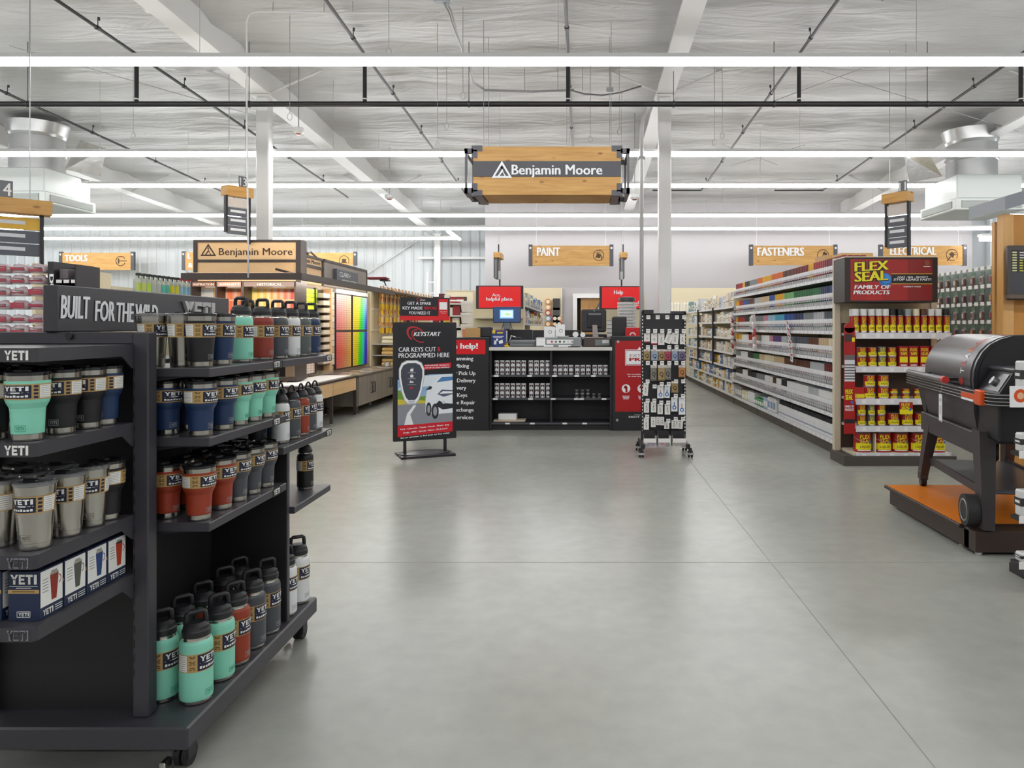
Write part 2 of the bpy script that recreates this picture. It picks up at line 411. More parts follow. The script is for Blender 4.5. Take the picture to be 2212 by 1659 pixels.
PIPE = mat('black_pipe', '#1f1e20', .32, noise_s=12, noise_a=.2)
COUP = mat('pipe_coupling', '#4a4a4c', .4, .6)
BRX = [X(295, 10), X(788, 10), X(1227, 10), X(1726, 10), X(2205, 10), X(-170, 10)]
t = thing('sprinkler_main', 'thick black sprinkler main crossing the whole ceiling', 'pipe', (0, 10, 0))
g = MB(); zm = Z(225, 10); g.cyl((XL+.4, 0, zm), (XR-.4, 0, zm), .038, PIPE, 12); g.build('pipe', t)
for k, bx in enumerate(BRX):
    g = MB(); zt = ceil_z(10)-.27; g.cyl((bx, 0, zm), (bx, 0, zt), .028, PIPE, 10); g.cyl((bx, 0, zm+.06), (bx, 0, zm+.075), .034, WHITE, 10); g.cyl((bx, 0, zt-.08), (bx, 0, zt-.065), .034, WHITE, 10); g.build('riser', t)
for x in (X(538, 10), X(1013, 10), X(1455, 10), X(1672, 10), X(2003, 10), X(60, 10)):
    g = MB(); g.cyl((x-.012, 0, zm), (x+.012, 0, zm), .046, COUP, 12); g.cyl((x, 0, zm+.04), (x, 0, ceil_z(10)-.1), .005, COUP, 5); g.build('clamp_hanger', t)
nm = ['crossing above the tumbler rack', 'above the paint counter sign, slanting down from upper left', 'running straight above the timber box sign', 'slanting down to the fasteners board', 'above the barbecue grill', 'outermost over the tool aisles']
for k, bx in enumerate(BRX):
    t = thing('sprinkler_branch', 'thin dark sprinkler branch pipe '+nm[k], 'pipe', (0, 0, 0), 0, 'sprinkler branch pipes')
    y0, y1 = 2.0, 19.0 if k not in (3, 4) else 18.2
    g = MB(); g.cyl((bx, y0, ceil_z(y0)-.27), (bx, y1, ceil_z(y1)-.27), .021, PIPE, 8)
    if k in (3, 4): g.cyl((bx, y1, ceil_z(y1)-.27), (bx-1.2, y1, ceil_z(y1)-.27), .018, PIPE, 8)
    g.build('pipe', t)
    for i in range(8):
        y = 3.2+i*2.0+.3*(k % 2); z = ceil_z(y)-.27; g = MB()
        g.cyl((bx, y-.03, z), (bx, y+.03, z), .03, COUP, 8); g.cyl((bx, y, z+.03), (bx, y, z+.13), .006, COUP, 5); g.cyl((bx, y+.02, z+.1), (bx, y+.02, z+.14), .016, COUP, 6)
        g.build('sprinkler_head', t)
GALV = mat('galvanised', '#a9aaab', .35, .8)
t = thing('junction_box', 'grey electrical junction box with rigid conduits hung under the ceiling', 'electrical box', (X(958, 8.6), 8.6, ceil_z(8.6)-.18))
g = MB(); g.box(-.11, .1, -.06, .06, -.06, .06, mat('box_grey', '#9aa0a6', .4, .3), bev=.02); g.build('box', t)
g = MB(); ox, oz = X(958, 8.6), ceil_z(8.6)-.18
def rel(px, py, d): return (X(px, d)-ox, d-8.6, Z(py, d)-oz)
for dx in (0, .035): g.tube([(-.0+dx, 0, -.06), (.03+dx, .15, -.1), rel(985+dx*100, 75, 9.2), rel(1008+dx*100, 130, 9.9), rel(1022+dx*100, 180, 10.4), rel(1048, 196-dx*60, 10.6), rel(1150, 199-dx*60, 10.6), rel(1240, 196-dx*60, 10.6)], .011, GALV, 6)
g.tube([rel(1240, 197, 10.6), rel(1262, 203, 10.6), rel(1300, 206, 10.6), rel(1340, 200, 10.6), rel(1385, 186, 10.7)], .012, mat('flex_conduit', '#7d7e80', .5, .4), 6)
g.box(rel(1310, 0, 10.6)[0], rel(1325, 0, 10.6)[0], 1.97, 2.04, rel(0, 200, 10.6)[2], rel(0, 190, 10.6)[2], GALV)
for px in (1013, 1133, 1205, 1258, 1318): g.cyl(rel(px, 196, 10.6), rel(px, 146, 10.6), .004, GALV, 4)
g.build('conduit', t)
t = thing('conduit_drop', 'pale conduit bending at ceiling and dropping past the tumbler rack', 'conduit', (0, 0, 0))
g = MB(); d = 8.9
pts = [(X(950, d), d, Z(28, d)), (X(700, d), d, Z(27, d)), (X(560, d), d, Z(25, d)), (X(545, d), d, Z(27, d)), (X(537, d), d, Z(33, d)), (X(533, d), d, Z(46, d)), (X(533, d), d, Z(250, d)), (X(536, d), d, Z(520, d)), (X(536, d), d, Z(600, d))]
g.tube(pts, .011, mat('conduit_white', '#d8d8d8', .4), 6); g.build('pipe', t)
g = MB()
for px in (590, 700, 762): g.cyl((X(px, d), d, Z(28, d)), (X(px, d), d, Z(2, d)), .004, GALV, 4)
g.build('hanger', t)
t = thing('downpipe_conduit', 'slim grey conduit standing beside white column behind counter', 'conduit', (1.02, 11.0, 0))
g = MB(); g.tube([(-.14, 0, 1.1), (-.14, 0, 4.28), (-.12, 0, 4.5), (-.03, 0, 4.68), (.05, 0, 4.75)], .03, mat('conduit_grey', '#d0d0d2', .4), 8); g.build('pipe', t)
g = MB(); g.box(-.2, -.08, -.05, .1, 1.15, 1.2, GALV); g.box(-.19, -.09, -.04, .1, 3.9, 3.93, GALV); g.build('strap', t)
def small(name, label, px, py, d, r=.07):
    t = thing(name, label, 'ceiling sensor', (X(px, d), d, Z(py, d)), 0)
    g = MB(); g.lathe([(0, -.05), (r*.6, -.05), (r, -.02), (r, .03), (r*.9, .04), (0, .04)], WHITE, 16); g.build('housing', t)
    g = MB(); g.lathe([(0, -.065), (r*.45, -.06), (r*.6, -.05)], mat('red_lens', '#a5483c', .3), 12); g.cyl((0, 0, .04), (0, 0, ceil_z(d)-Z(py, d)-.08), .008, GALV, 5); g.build('lens_stem', t)
small('heat_detector', 'round white detector with red lens beside the near white column', 645, 282, 10.5)
small('heat_detector', 'round white detector hanging between strips, over the paint display', 841, 425, 15, .09)
small('heat_detector', 'round detector just past the end of the timber box sign', 1371, 425, 13, .08)
t = thing('smoke_beam_sensor', 'white boxed sensor on the ceiling over the tumbler rack', 'ceiling sensor', (X(333, 8.6), 8.6, Z(20, 8.6)))
g = MB(); g.box(-.11, .11, -.05, .05, -.03, .02, WHITE, bev=.01); g.cyl((0, 0, .02), (0, 0, .1), .05, WHITE, 10, r2=.03); g.build('housing', t); g = MB(); g.cyl((-.02, -.05, .05), (.02, -.05, .05), .014, BLACK, 8); g.cyl((0, 0, .1), (0, 0, ceil_z(8.6)-Z(20, 8.6)-.06), .01, GALV, 5); g.build('knob', t)
t = thing('security_camera', 'dark bullet camera hanging from ceiling at the frame top', 'camera', (X(1913, 8.4), 8.4, ceil_z(8.4)-.1))
g = MB(); g.cyl((0, 0, .1), (0, 0, -.14), .016, GALV, 8); g.build('pole', t); g = MB(); g.cyl((-.01, -.06, -.17), (.0, .08, -.15), .03, BLACK, 10); g.build('body', t)
# cross bracing cables
CAB = mat('brace_cable', '#b5b6b8', .4, .6)
for i, (a, c) in enumerate((((1560, 418, 14), (1680, 445, 15.5)), ((1580, 445, 15.5), (1740, 410, 14)), ((20, 248, 9.5), (600, 330, 12.6)), ((240, 300, 10), (500, 250, 10)), ((1670, 310, 11.5), (1860, 255, 10.2)), ((1700, 225, 9.9), (2200, 350, 13)))):
    g = MB(); g.cyl((X(a[0], a[2]), a[2], ceil_z(a[2])-.34-.012*i), (X(c[0], c[2]), c[2], ceil_z(c[2])-.34-.012*i), .006, CAB, 5)
    tag(g.build('bracing_cable'), 'thin diagonal steel bracing cable under ceiling, '+['over the fasteners board falling right', 'over the fasteners board rising right', 'long one over the tool aisles', 'short one over the tool aisles', 'short one right of the white column', 'long one over the grill'][i], 'cable', 'ceiling bracing cables')
# coiled hanging wires with loops
for i, (px, p0, p1, d) in enumerate(((945, 238, 322, 9.4), (965, 235, 280, 10.5), (840, 60, 120, 8.8), (1338, 240, 292, 10.3), (1275, 255, 308, 10.5), (1543, 150, 315, 10.4), (1560, 250, 300, 10.6), (626, 170, 260, 9.2), (288, 235, 300, 10.8), (1000, 15, 215, 9))):
    g = MB(); z0, z1 = ceil_z(d)-.08, Z(p1, d)
    g.cyl((X(px, d), d, z0), (X(px, d), d, z1+.09), .0035, GALV, 4)
    g.tube([(X(px, d)+.03*math.sin(2*PI*k/12), d, z1+.045-.045*math.cos(2*PI*k/12+PI)*-1) for k in range(12)], .0035, GALV, 4, closed=True)
    tag(g.build('hanger_wire_loop'), 'loose steel hanger wire ending in a loop, '+nth(i)+' of those under the ceiling', 'wire', 'loose ceiling hanger wires')
# HVAC drops
DUCT = mat('duct_sheet', '#c3c4c4', .3, .75, noise_s=3, noise_a=.15)
FOIL = mat('duct_foil', '#d5d6d6', .22, .85, noise_s=9, noise_a=.3, bump=.6)
HVW = mat('diffuser_white', '#cfd4d1', .45)
def hvac(x, y, zb, label, flip=1):
    t = thing('air_diffuser_unit', label, 'air conditioner', (x, y, zb), 0)
    w = .56
    g = MB(); g.box(-w, w, -.6, .6, .2, .62, HVW, bev=.02); g.build('plenum', t)
    g = MB(); g.box(-w-.06, w+.06, -.66, .66, 0, .2, HVW, bev=.015); g.build('diffuser_box', t)
    gm = mat('grille_shadow', '#8b918e', .6)
    g = MB()
    for x0 in (-w+.05, .05):
        g.box(x0, x0+w-.1, -.675, -.661, .04, .16, gm)
        for k in range(9): g.box(x0, x0+w-.1, -.68, -.676, .045+k*.013, .05+k*.013, HVW)
    for sx in (-1, 1):
        g.box(sx*(w+.061), sx*(w+.072), -.55, .55, .04, .16, gm)
        for k in range(9): g.box(sx*(w+.073), sx*(w+.078), -.55, .55, .045+k*.013, .05+k*.013, HVW)
    g.build('grille', t)
    g = MB(); g.lathe([(.42, .62), (.42, .95), (.44, .96), (.44, 1.0), (.42, 1.01), (.42, 1.25)], DUCT, 24); g.build('round_duct', t)
    g = MB(); q = .62*flip
    g.add([(q, -.2, .66), (q+.35*flip, -.3, 1.15), (q+.55*flip, .1, 1.1), (q+.42*flip, .15, .62), (q+.2*flip, -.1, .85)], [(0, 1, 4), (1, 2, 4), (2, 3, 4), (3, 0, 4), (0, 3, 2, 1)], FOIL)
    g.lathe([(.3, 1.08), (.36, 1.16), (.44, 1.3), (.5, 1.5)], DUCT, 20); g.build('flex_duct', t)
hvac(-9.75, 13.25, Z(438, 12.6), 'boxy white air diffuser with silver duct over the tool aisles')
hvac(X(2098, 13.3), 13.3, Z(452, 12.6), 'boxy white air diffuser with silver duct behind the aisle marker at right', -1)
# ================================================================ HANGING SIGNS
CHAR = mat('charcoal_sign', '#4b4b52', .45)
CHAR2 = mat('charcoal_bracket', '#55545c', .4)
LET = mat('white_letters', '#f2f4f6', .4)
def peaks(mb, x, y, w, h, m, inner, T, z=.001):                     # triangular mountain emblem: outer triangle with two nested peaks cut out
    mb.poly([(x-w/2, y), (x+w/2, y), (x, y+h)], m, T, z)
    t = .09*w
    mb.poly([(x-w*.34, y+h*.12), (x-w*.02, y+h*.74), (x+w*.055, y+h*.6), (x-w*.19, y+h*.12)], inner, T, z+.001)
    mb.poly([(x+w*.34, y+h*.12), (x+w*.02, y+h*.74), (x-w*.055, y+h*.6), (x+w*.19, y+h*.12)], inner, T, z+.001)
    mb.poly([(x-w*.2, y+h*.12), (x+w*.02, y+h*.52), (x+w*.075, y+h*.42), (x-w*.085, y+h*.12)], m, T, z+.002)
    mb.poly([(x-w*.115, y+h*.12), (x+w*.13, y+h*.12), (x+w*.03, y+h*.34)], inner, T, z+.003)
# timber box sign over the paint counter
D = 9.3; x0, x1 = X(1023, D), X(1341, D); z0, z1 = Z(422, D), Z(318, D); cxm = (x0+x1)/2; hw = (x1-x0)/2; hh = (z1-z0)/2
t = thing('timber_box_sign', 'big hanging timber box sign with charcoal band and white peak emblem lettering', 'sign', (cxm, D, (z0+z1)/2))
DEPB = .58
for sy, nmz in ((0, 'board'), (DEPB, 'board')):
    st = hh/5.2
    pl = [(-hw, -hh*.52), (-hw+st*.9, -hh*.52), (-hw+st*.9, -hh*.8), (-hw+st*2, -hh*.8), (-hw+st*2, -hh), (hw-st*2, -hh), (hw-st*2, -hh*.8), (hw-st*.9, -hh*.8), (hw-st*.9, -hh*.52), (hw, -hh*.52)]
    up = [(x, -y) for x, y in pl]
    for q in (pl+[(hw, -.2*hh), (-hw, -.2*hh)], up+[(hw, .2*hh), (-hw, .2*hh)]):
        g = MB(); g.prism(q, 0, .035, WOOD, T=T3(0, sy, 0) @ FRONT); g.build('board', t)
g = MB(); g.box(-hw+st*2.2, hw-st*2.2, .0, DEPB, -hh-.004, -hh+.03, WOOD); g.build('soffit_board', t)
g = MB(); g.box(-hw, hw, -.045, .0, -hh*.25, hh*.39, CHAR); fr = g.build('band', t)
lb = MB(); TT = face(0, -.045, 0)
k = FPX/D
def sx(px): return (px-1182)/k
def sz(py): return (370-py)/k
peaks(lb, sx(1085), sz(386), 44/k, 37/k, LET, CHAR, TT)
lb.text('Benjamin Moore', sx(1106), sx(1301), sz(386), sz(358), LET, TT, z=.012, bold=.03, depth=.012)
lb.build('lettering', fr)
for sxn in (-1, 1):
    for szn in (-1, 1):
        g = MB()
        for yy in (-.02, DEPB+.02):
            def bb(a, b2, c, d2): g.box(sxn*a, sxn*b2, yy-.02, yy+.04, szn*c, szn*d2, CHAR2)
            bb(hw-st*.9, hw+.02, hh*.52, hh*.86); bb(hw-st*2, hw+.02, hh*.8, hh*1.04)
            bb(hw, hw+.11, hh*.72, hh*.92)
        g.box(sxn*(hw+.07), sxn*(hw+.11), -.04, DEPB+.06, szn*hh*.72, szn*hh*.92, CHAR2)
        g.box(sxn*(hw-st*2), sxn*(hw-.02), -.02, DEPB+.04, szn*hh*.97, szn*hh*1.06, CHAR2)
        g.build('corner_bracket', t)
    g = MB(); g.box(sxn*(hw+.075), sxn*(hw+.105), -.03, .0, -hh*.75, hh*.75, CHAR2); g.build('side_post', t); g = MB(); g.box(sxn*(hw+.075), sxn*(hw+.105), DEPB+.02, DEPB+.05, -hh*.75, hh*.75, CHAR2); g.build('side_post', t)
    for yy in (.05, DEPB-.03):
        g = MB(); g.cyl((sxn*(hw-.12), yy, hh), (sxn*(hw-.12), yy, ceil_z(D+yy)-.1-(z0+z1)/2), .004, GALV, 5); g.build('hanger_wire', t)
# department boards hung along the back
BRN = mat('burnt_mark', '#4a3524', .6)
def board(px0, px1, py0, py1, d, word, label, icon='', wx=None, rows=1, dark=True):
    xa, xb = X(px0, d), X(px1, d); za, zb = Z(py1, d), Z(py0, d); w = xb-xa; h = zb-za; k = FPX/d
    t = thing('department_board', label, 'sign', ((xa+xb)/2, d, za), 0, 'hanging department boards')
    g = MB(); g.box(-w/2+.06, w/2-.06, -.03, .03, 0, h, WOOD); pn = g.build('panel', t)
    for sgn in (-1, 1):
        g = MB(); g.box(sgn*w/2, sgn*(w/2-.1), -.045, .045, -.01, h+.03, CHAR); g.cyl((sgn*(w/2-.05), -.05, h-.06), (sgn*(w/2-.05), -.044, h-.06), .03, WHITE, 10); g.build('end_bracket', t)
        g = MB(); g.cyl((sgn*(w/2-.2), 0, h), (sgn*(w/2-.2), 0, ceil_z(d)-.06-za), .004, WHITE, 4); g.build('hanger_wire', t)
    l = MB(); TT = face(0, -.03, 0)
    for i, wd in enumerate(word.split('/')):
        if wd:
            a, b_, c, d_ = wx[i] if rows > 1 else wx
            l.text(wd, (a-(px0+px1)/2)/k, (b_-(px0+px1)/2)/k, (py1-d_)/k, (py1-c)/k, LET, TT, z=.02, bold=.05, depth=.018)
    if icon:
        ix, iy, ir = icon[0]; ix = (ix-(px0+px1)/2)/k; iy = (py1-iy)/k; ir /= k
        if icon[1] == 'hammer':
            l.ring(ix, iy, ir*.84, ir, BRN, TT, .002, a0=.5, a1=5.9); l.rect(ix-ir*.3, ix+ir*1.2, iy-ir*.08, iy+ir*.1, BRN, TT, .003); l.rect(ix-ir*.55, ix-ir*.25, iy-ir*.5, iy+ir*.5, BRN, TT, .003)
        else:
            l.ring(ix, iy, ir*.88, ir, BRN, TT, .002, a0=-.6, a1=5.2)
            if icon[1] == 'can':
                l.poly([(ix-.55*ir, iy-.35*ir), (ix+.2*ir, iy-.5*ir), (ix+.55*ir, iy+.1*ir), (ix-.2*ir, iy+.45*ir)], BRN, TT, .003); l.ring(ix, iy+.25*ir, .3*ir, .38*ir, BRN, TT, .003, a0=.2, a1=3.4); l.rect(ix+.5*ir, ix+.68*ir, iy-.9*ir, iy-.1*ir, BRN, TT, .003)
            elif icon[1] == 'bolt':
                l.poly([(ix-.6*ir, iy-.5*ir), (ix-.35*ir, iy-.7*ir), (ix+.35*ir, iy+.05*ir), (ix+.1*ir, iy+.3*ir)], BRN, TT, .003); l.poly([(ix-.1*ir, iy+.4*ir), (ix+.5*ir, iy-.15*ir), (ix+.75*ir, iy+.25*ir), (ix+.25*ir, iy+.65*ir)], BRN, TT, .003)
            elif icon[1] == 'plug':
                l.poly([(ix-.5*ir, iy+.1*ir), (ix+.15*ir, iy-.5*ir), (ix+.45*ir, iy+.1*ir), (ix, iy+.55*ir)], BRN, TT, .003); l.poly([(ix-.9*ir, iy-.95*ir), (ix-.75*ir, iy-1.05*ir), (ix-.1*ir, iy-.3*ir), (ix-.25*ir, iy-.2*ir)], BRN, TT, .003); l.rect(ix+.2*ir, ix+.7*ir, iy+.3*ir, iy+.4*ir, BRN, TT, .004); l.rect(ix+.4*ir, ix+.85*ir, iy+.0*ir, iy+.1*ir, BRN, TT, .004)
            else:
                l.rect(ix-.55*ir, ix+.55*ir, iy-.5*ir, iy-.3*ir, BRN, TT, .003); l.rect(ix-.4*ir, ix+.4*ir, iy-.3*ir, iy+.3*ir, BRN, TT, .003)
    l.build('lettering', pn)
board(1142, 1325, 531, 574, 19.5, 'PAINT', 'hanging pine board lettered PAINT with a paint can mark', ((1293, 552, 12), 'can'), (1160, 1210, 535, 553))
board(1618, 1808, 531, 573, 19.5, 'FASTENERS', 'hanging pine board lettered FASTENERS with a bolt mark', ((1777, 552, 13), 'bolt'), (1635, 1736, 535, 553))
board(1898, 2087, 531, 573, 19.5, 'ELECTRICAL', 'hanging pine board lettered ELECTRICAL with a plug mark', ((2055, 551, 13), 'plug'), (1921, 2021, 534, 551))
board(129, 291, 546, 583, 23.0, 'TOOLS', 'hanging pine board lettered TOOLS with a hammer mark', ((262, 564, 11), 'hammer'), (142, 191, 551, 565))
board(394, 560, 545, 583, 23.0, 'L/& G', 'hanging pine board mostly hidden behind the lit paint display header', '', [(407, 414, 548, 559), (408, 432, 568, 578)], rows=2)
board(640, 771, 546, 573, 22.5, '', 'hanging pine board peeking over the grey paint display top', ((744, 563, 11), 'misc'))
board(2149, 2255, 531, 573, 19.5, '', 'hanging pine board half hidden by the wooden kiosk post')
# hanging aisle markers
DKG = mat('marker_panel', '#5a5d66', .5)
def marker(px, d, py, h, rz, label, w, num='', yellow=False, blocks=3, pole_px=None):
    k = FPX/d; zt = Z(py, d)
    t = thing('aisle_marker', label, 'sign', (X(px, d), d, zt), rz, 'hanging aisle markers')
    g = MB(); g.box(-w*.62, w*.62, -.09, .09, 0, .13, WOOD); g.build('timber_cap', t)
    zz = -.02; bh = h/(blocks+1)
    for i in range(blocks+1):
        g = MB(); top = i == 0
        col = mat('marker_yellow', '#e0b23c', .45) if (top and yellow) else (mat('marker_pale', '#cfc8c4', .5) if top else DKG)
        g.box(-w*.5, w*.5, -.015, .015, zz-bh, zz-.012, col)
        if not top or yellow:
            for j in range(1 if not yellow else 2): g.box(-w*.36+(w*.4*j if yellow else 0), (w*.36 if not yellow else -w*.05+w*.4*j), -.018, .018, zz-bh*.62, zz-bh*.35, mat('marker_text', '#d9dbe0', .5))
        g.build('panel', t); zz -= bh
    for sgn in (-1, 1):
        g = MB(); g.box(sgn*w*.5, sgn*(w*.5+.03), -.025, .025, -h-(.14 if sgn > 0 else 0), 0, BLACK); g.build('side_rail', t)
    g = MB(); g.box(w*.06, w*.06+.12, -.008, .008, .13, .29, mat('marker_top', '#6b6f74', .4)); pt = g.build('number_plate', t)
    if num:
        l = MB(); l.text(num, w*.06+.01, w*.06+.11, .155, .27, LET, face(0, -.008, 0), bold=.02); l.build('number', pt)
    g = MB(); g.cyl((-w*.4, 0, .13), (-w*.4, 0, ceil_z(d)-.08-zt), .005, GALV, 5); g.cyl((w*.4, 0, .13), (w*.4, 0, ceil_z(d)-.08-zt), .005, GALV, 5); g.build('hanger_wire', t)
marker(-22, 6.6, 457, .36, .75, 'aisle marker with a yellow strip and number 14 over the red packages', .72, '14', True, 2)
marker(513, 10.2, 425, .5, .95, 'narrow grey aisle marker in front of the near white column', .30, '13', False, 3)
marker(1939, 10.2, 438, .6, -.95, 'narrow grey aisle marker over the fasteners and electrical boards', .30, '11', False, 3)
# edge-on aisle markers behind the paint counter, over the two red screens
RED = mat('ace_red', '#d8121c', .4)
for nme, px, py0, lab in (('a', 1077, 547, 'over the screen reading helpful place'), ('b', 1346, 547, 'over the screen reading Help')):
    d = 15.5; t = thing('edge_on_marker', 'aisle marker seen edge-on with small timber cap, '+lab, 'sign', (X(px, d), d, Z(559, d)), 0, 'edge-on aisle markers')
    g = MB(); g.box(-.075, .075, -.3, .3, 0, .11, WOOD); g.build('timber_cap', t)
    g = MB(); g.box(-.06, .0, -.25, .25, -.42, 0, mat('marker_edge', '#7b7c80', .5)); g.build('panel', t)
    g = MB(); g.box(-.07, -.06, -.27, .27, -.42, 0, BLACK); g.box(.0, .012, -.27, .27, -.42, 0, BLACK); g.build('side_rail', t)
    g = MB(); g.cyl((0, 0, .11), (0, 0, .3), .014, BLACK, 6); g.cyl((0, 0, .3), (0, 0, ceil_z(d)-.1-Z(559, d)), .004, GALV, 4); g.build('hanger', t)

# ================================================================ DRINKWARE RACK (near, aligned with the aisle)
RK = mat('rack_black', '#3d3c42', .42, noise_s=60, noise_a=.08)
RK2 = mat('rack_panel', '#1f1e21', .55)
GLYPH = {'Y': [[(0, 1), (.3, 1), (.62, .45), (.38, .45)], [(1, 1), (.7, 1), (.38, .45), (.62, .45)], [(.36, 0), (.64, 0), (.64, .5), (.36, .5)]],
         'E': [[(0, 0), (.32, 0), (.32, 1), (0, 1)], [(.3, 0), (1, 0), (1, .22), (.3, .22)], [(.3, .39), (.9, .39), (.9, .61), (.3, .61)], [(.3, .78), (1, .78), (1, 1), (.3, 1)]],
         'T': [[(0, .76), (1, .76), (1, 1), (0, 1)], [(.34, 0), (.66, 0), (.66, .8), (.34, .8)]],
         'I': [[(0, 0), (1, 0), (1, 1), (0, 1)]]}
def yeti(x0, x1, y0, y1):                                            # block capitals as convex pieces, fitted to a rectangle
    out = []; ws = [('Y', 0, .3), ('E', .32, .55), ('T', .58, .85), ('I', .89, 1)]
    for ch, a, b_ in ws:
        for q in GLYPH[ch]: out.append([(x0+(a+(b_-a)*x)*(x1-x0), y0+y*(y1-y0)) for x, y in q])
    return out
TEXTW = mat('label_white', '#eeeeea', .5); TAN = mat('label_tan', '#b9985f', .55); NAVYL = mat('label_navy', '#181d38', .45)
def outline(mb, x0, x1, y0, y1, w, m, T, z):
    mb.rect(x0, x1, y0, y0+w, m, T, z); mb.rect(x0, x1, y1-w, y1, m, T, z); mb.rect(x0, x0+w, y0, y1, m, T, z); mb.rect(x1-w, x1, y0, y1, m, T, z)
def shelf_tag(mb, T, x0, x1, y0, y1, z=.001, m=None):
    for q in yeti(x0, x1, y0, y1): mb.poly(q, m or TEXTW, T, z)
KX = -1.646                                                           # centre line of the rack
rack = thing('drinkware_rack', 'black free-standing display rack of tumblers and bottles', 'display rack', (0, 0, 0))
Y0 = 2.33                                                             # front of the end frame
def rpart(name, g, par=None): return g.build(name, par or rack)
g = MB(); g.box(-1.93, -1.21, 2.27, 3.38, .10, .17, RK, bev=.006); g.box(-2.08, -1.93, 2.27, 3.38, .10, .17, RK, bev=.006); base = rpart('base_deck', g)
g = MB(); g.box(-1.90, -1.29, 2.36, 3.30, .085, .10, RK2); g.build('underframe', base)
for (cx_, cy_) in ((-1.27, 2.36), (-1.27, 3.32), (-2.0, 2.36), (-2.0, 3.32)):
    g = MB(); wx = cx_
    g.box(wx-.028, wx+.028, cy_-.03, cy_+.03, .085, .10, BLACK); g.box(wx-.026, wx-.018, cy_-.02, cy_+.03, .03, .085, BLACK); g.box(wx+.018, wx+.026, cy_-.02, cy_+.03, .03, .085, BLACK)
    c = rpart('caster', g)
    for q in (-.012, .012):
        g = MB(); g.cyl((wx+q-.008, cy_+.012, .036), (wx+q+.008, cy_+.012, .036), .036, mat('caster_rubber', '#1a1a1c', .6), 16); g.build('wheel', c)
    g = MB(); g.box(wx-.05, wx-.03, cy_-.055, cy_-.01, .012, .04, STEEL, T=None, bev=.004); g.build('brake_lever', c)
# end frame facing the camera and the core behind it
for sgn in (-1, 1):
    xa = KX+sgn*.28
    g = MB(); g.box(xa-.05*max(sgn, 0), xa-.05*min(sgn, 0), Y0, Y0+.05, .17, 1.384, RK, bev=.004)
    for k in range(22): g.box(xa-sgn*.045, xa-sgn*.041, Y0-.0008, Y0+.001, .3+k*.045, .325+k*.045, RK2)
    rpart('upright', g)
g = MB(); g.box(KX-.23, KX+.23, Y0, Y0+.05, 1.345, 1.384, RK, bev=.003); g.cyl((KX+.035, Y0-.008, 1.372), (KX+.035, Y0+.0, 1.372), .011, BLACK, 12); rpart('top_rail', g)
g = MB(); g.box(KX-.23, KX+.23, Y0+.05, Y0+.07, .17, 1.345, RK2); rpart('end_panel', g)
g = MB(); g.box(KX-.1, KX+.1, Y0+.07, 3.5, .17, 1.28, RK2); rpart('core_panel', g)
g = MB(); g.box(-1.93, -1.235, 3.09, 3.11, .17, .90, RK2); g.box(-1.236, -1.23, 3.088, 3.112, .17, .90, RK); rpart('divider_panel', g)
# header board
g = MB(); g.box(KX-.045, KX, 2.32, 3.45, 1.384, 1.532, RK, bev=.003); hd = rpart('header_board', g)
l = MB(); TT = face(KX, 2.32, 1.384, '+x')
def hy(px): return (KX*FPX/(px-CX))-2.32
l.text('BUILT', hy(129), hy(193), .042, .116, LET, TT, .002, bold=.05, shear=.12)
l.text('FOR', hy(203), hy(246), .035, .105, LET, TT, .002, bold=.05, shear=.12)
l.text('THE', hy(250), hy(288), .033, .102, LET, TT, .002, bold=.05, shear=.12)
l.text('WILD', hy(291), hy(340), .025, .1, LET, TT, .002, bold=.05, shear=.15)
l.build('slogan_lettering', hd)
l = MB()
for q in yeti(hy(393), hy(459), .04, .122): l.prism(q, 0, .012, STEEL if False else mat('letter_grey', '#c3c3c2', .4), T=TT)
l.build('raised_lettering', hd)
# end shelves, towards the camera
SF = 1.907
def end_shelf(z, outline_only=False):
    g = MB(); xr, xl = -1.41, KX-(-1.41-KX)
    g.prism([(xl, SF), (xr-.008, SF), (xr, SF+.012), (xr, Y0), (xl, Y0)], z-.036, z, RK)
    for x in (xr-.004, xl): g.prism([(Y0, z-.036), (Y0, z-.075), (Y0-.01, z-.075), (Y0-.06, z-.036)], x, x+.004, RK, T=Matrix(((0, 0, 1, 0), (1, 0, 0, 0), (0, 1, 0, 0), (0, 0, 0, 1))))
    s_ = rpart('end_shelf', g)
    l = MB(); T_ = face(0, SF, z-.036)
    for a in (-1.482, -1.575, -1.72):
        if outline_only: shelf_tag(l, T_, a, a+.056, .004, .03, .001, mat('tag_outline', '#8a8a90', .5)); shelf_tag(l, T_, a+.003, a+.053, .007, .027, .0016, RK)
        else: shelf_tag(l, T_, a-.006, a+.056, .005, .03)
    l.build('shelf_lettering', s_)
ES = (1.345, 1.10, .81, .624)
for i, z in enumerate(ES): end_shelf(z, i > 1)
# side shelves, towards the aisle
def side_shelf(z, y0, y1, tags, xr=-1.21):
    g = MB(); g.box(KX+.1, xr, y0, y1, z-.03, z, RK, bev=.003)
    for y in (y0+.012, y1-.02): g.prism([(KX+.1, z-.03), (KX+.1, z-.06), (KX+.13, z-.06), (xr-.08, z-.03)], y, y+.004, RK, T=Matrix(((1, 0, 0, 0), (0, 0, 1, 0), (0, 1, 0, 0), (0, 0, 0, 1))))
    s_ = rpart('side_shelf', g); l = MB()
    for y in tags:
        T_ = face(xr, y, z-.03, '+x'); l.rect(-.035, .035, .0, .032, RK2, T_, .001); shelf_tag(l, T_, -.028, .028, .005, .027, .002)
    l.build('shelf_lettering', s_)
side_shelf(1.266, 2.405, 2.985, [2.93]); side_shelf(1.266, 2.99, 3.58, [3.53])
side_shelf(1.04, 2.405, 3.03, [2.93]); side_shelf(.91, 3.0, 3.58, [3.53])
side_shelf(.763, 2.405, 3.03, [2.93]); side_shelf(.643, 3.115, 3.56, [])

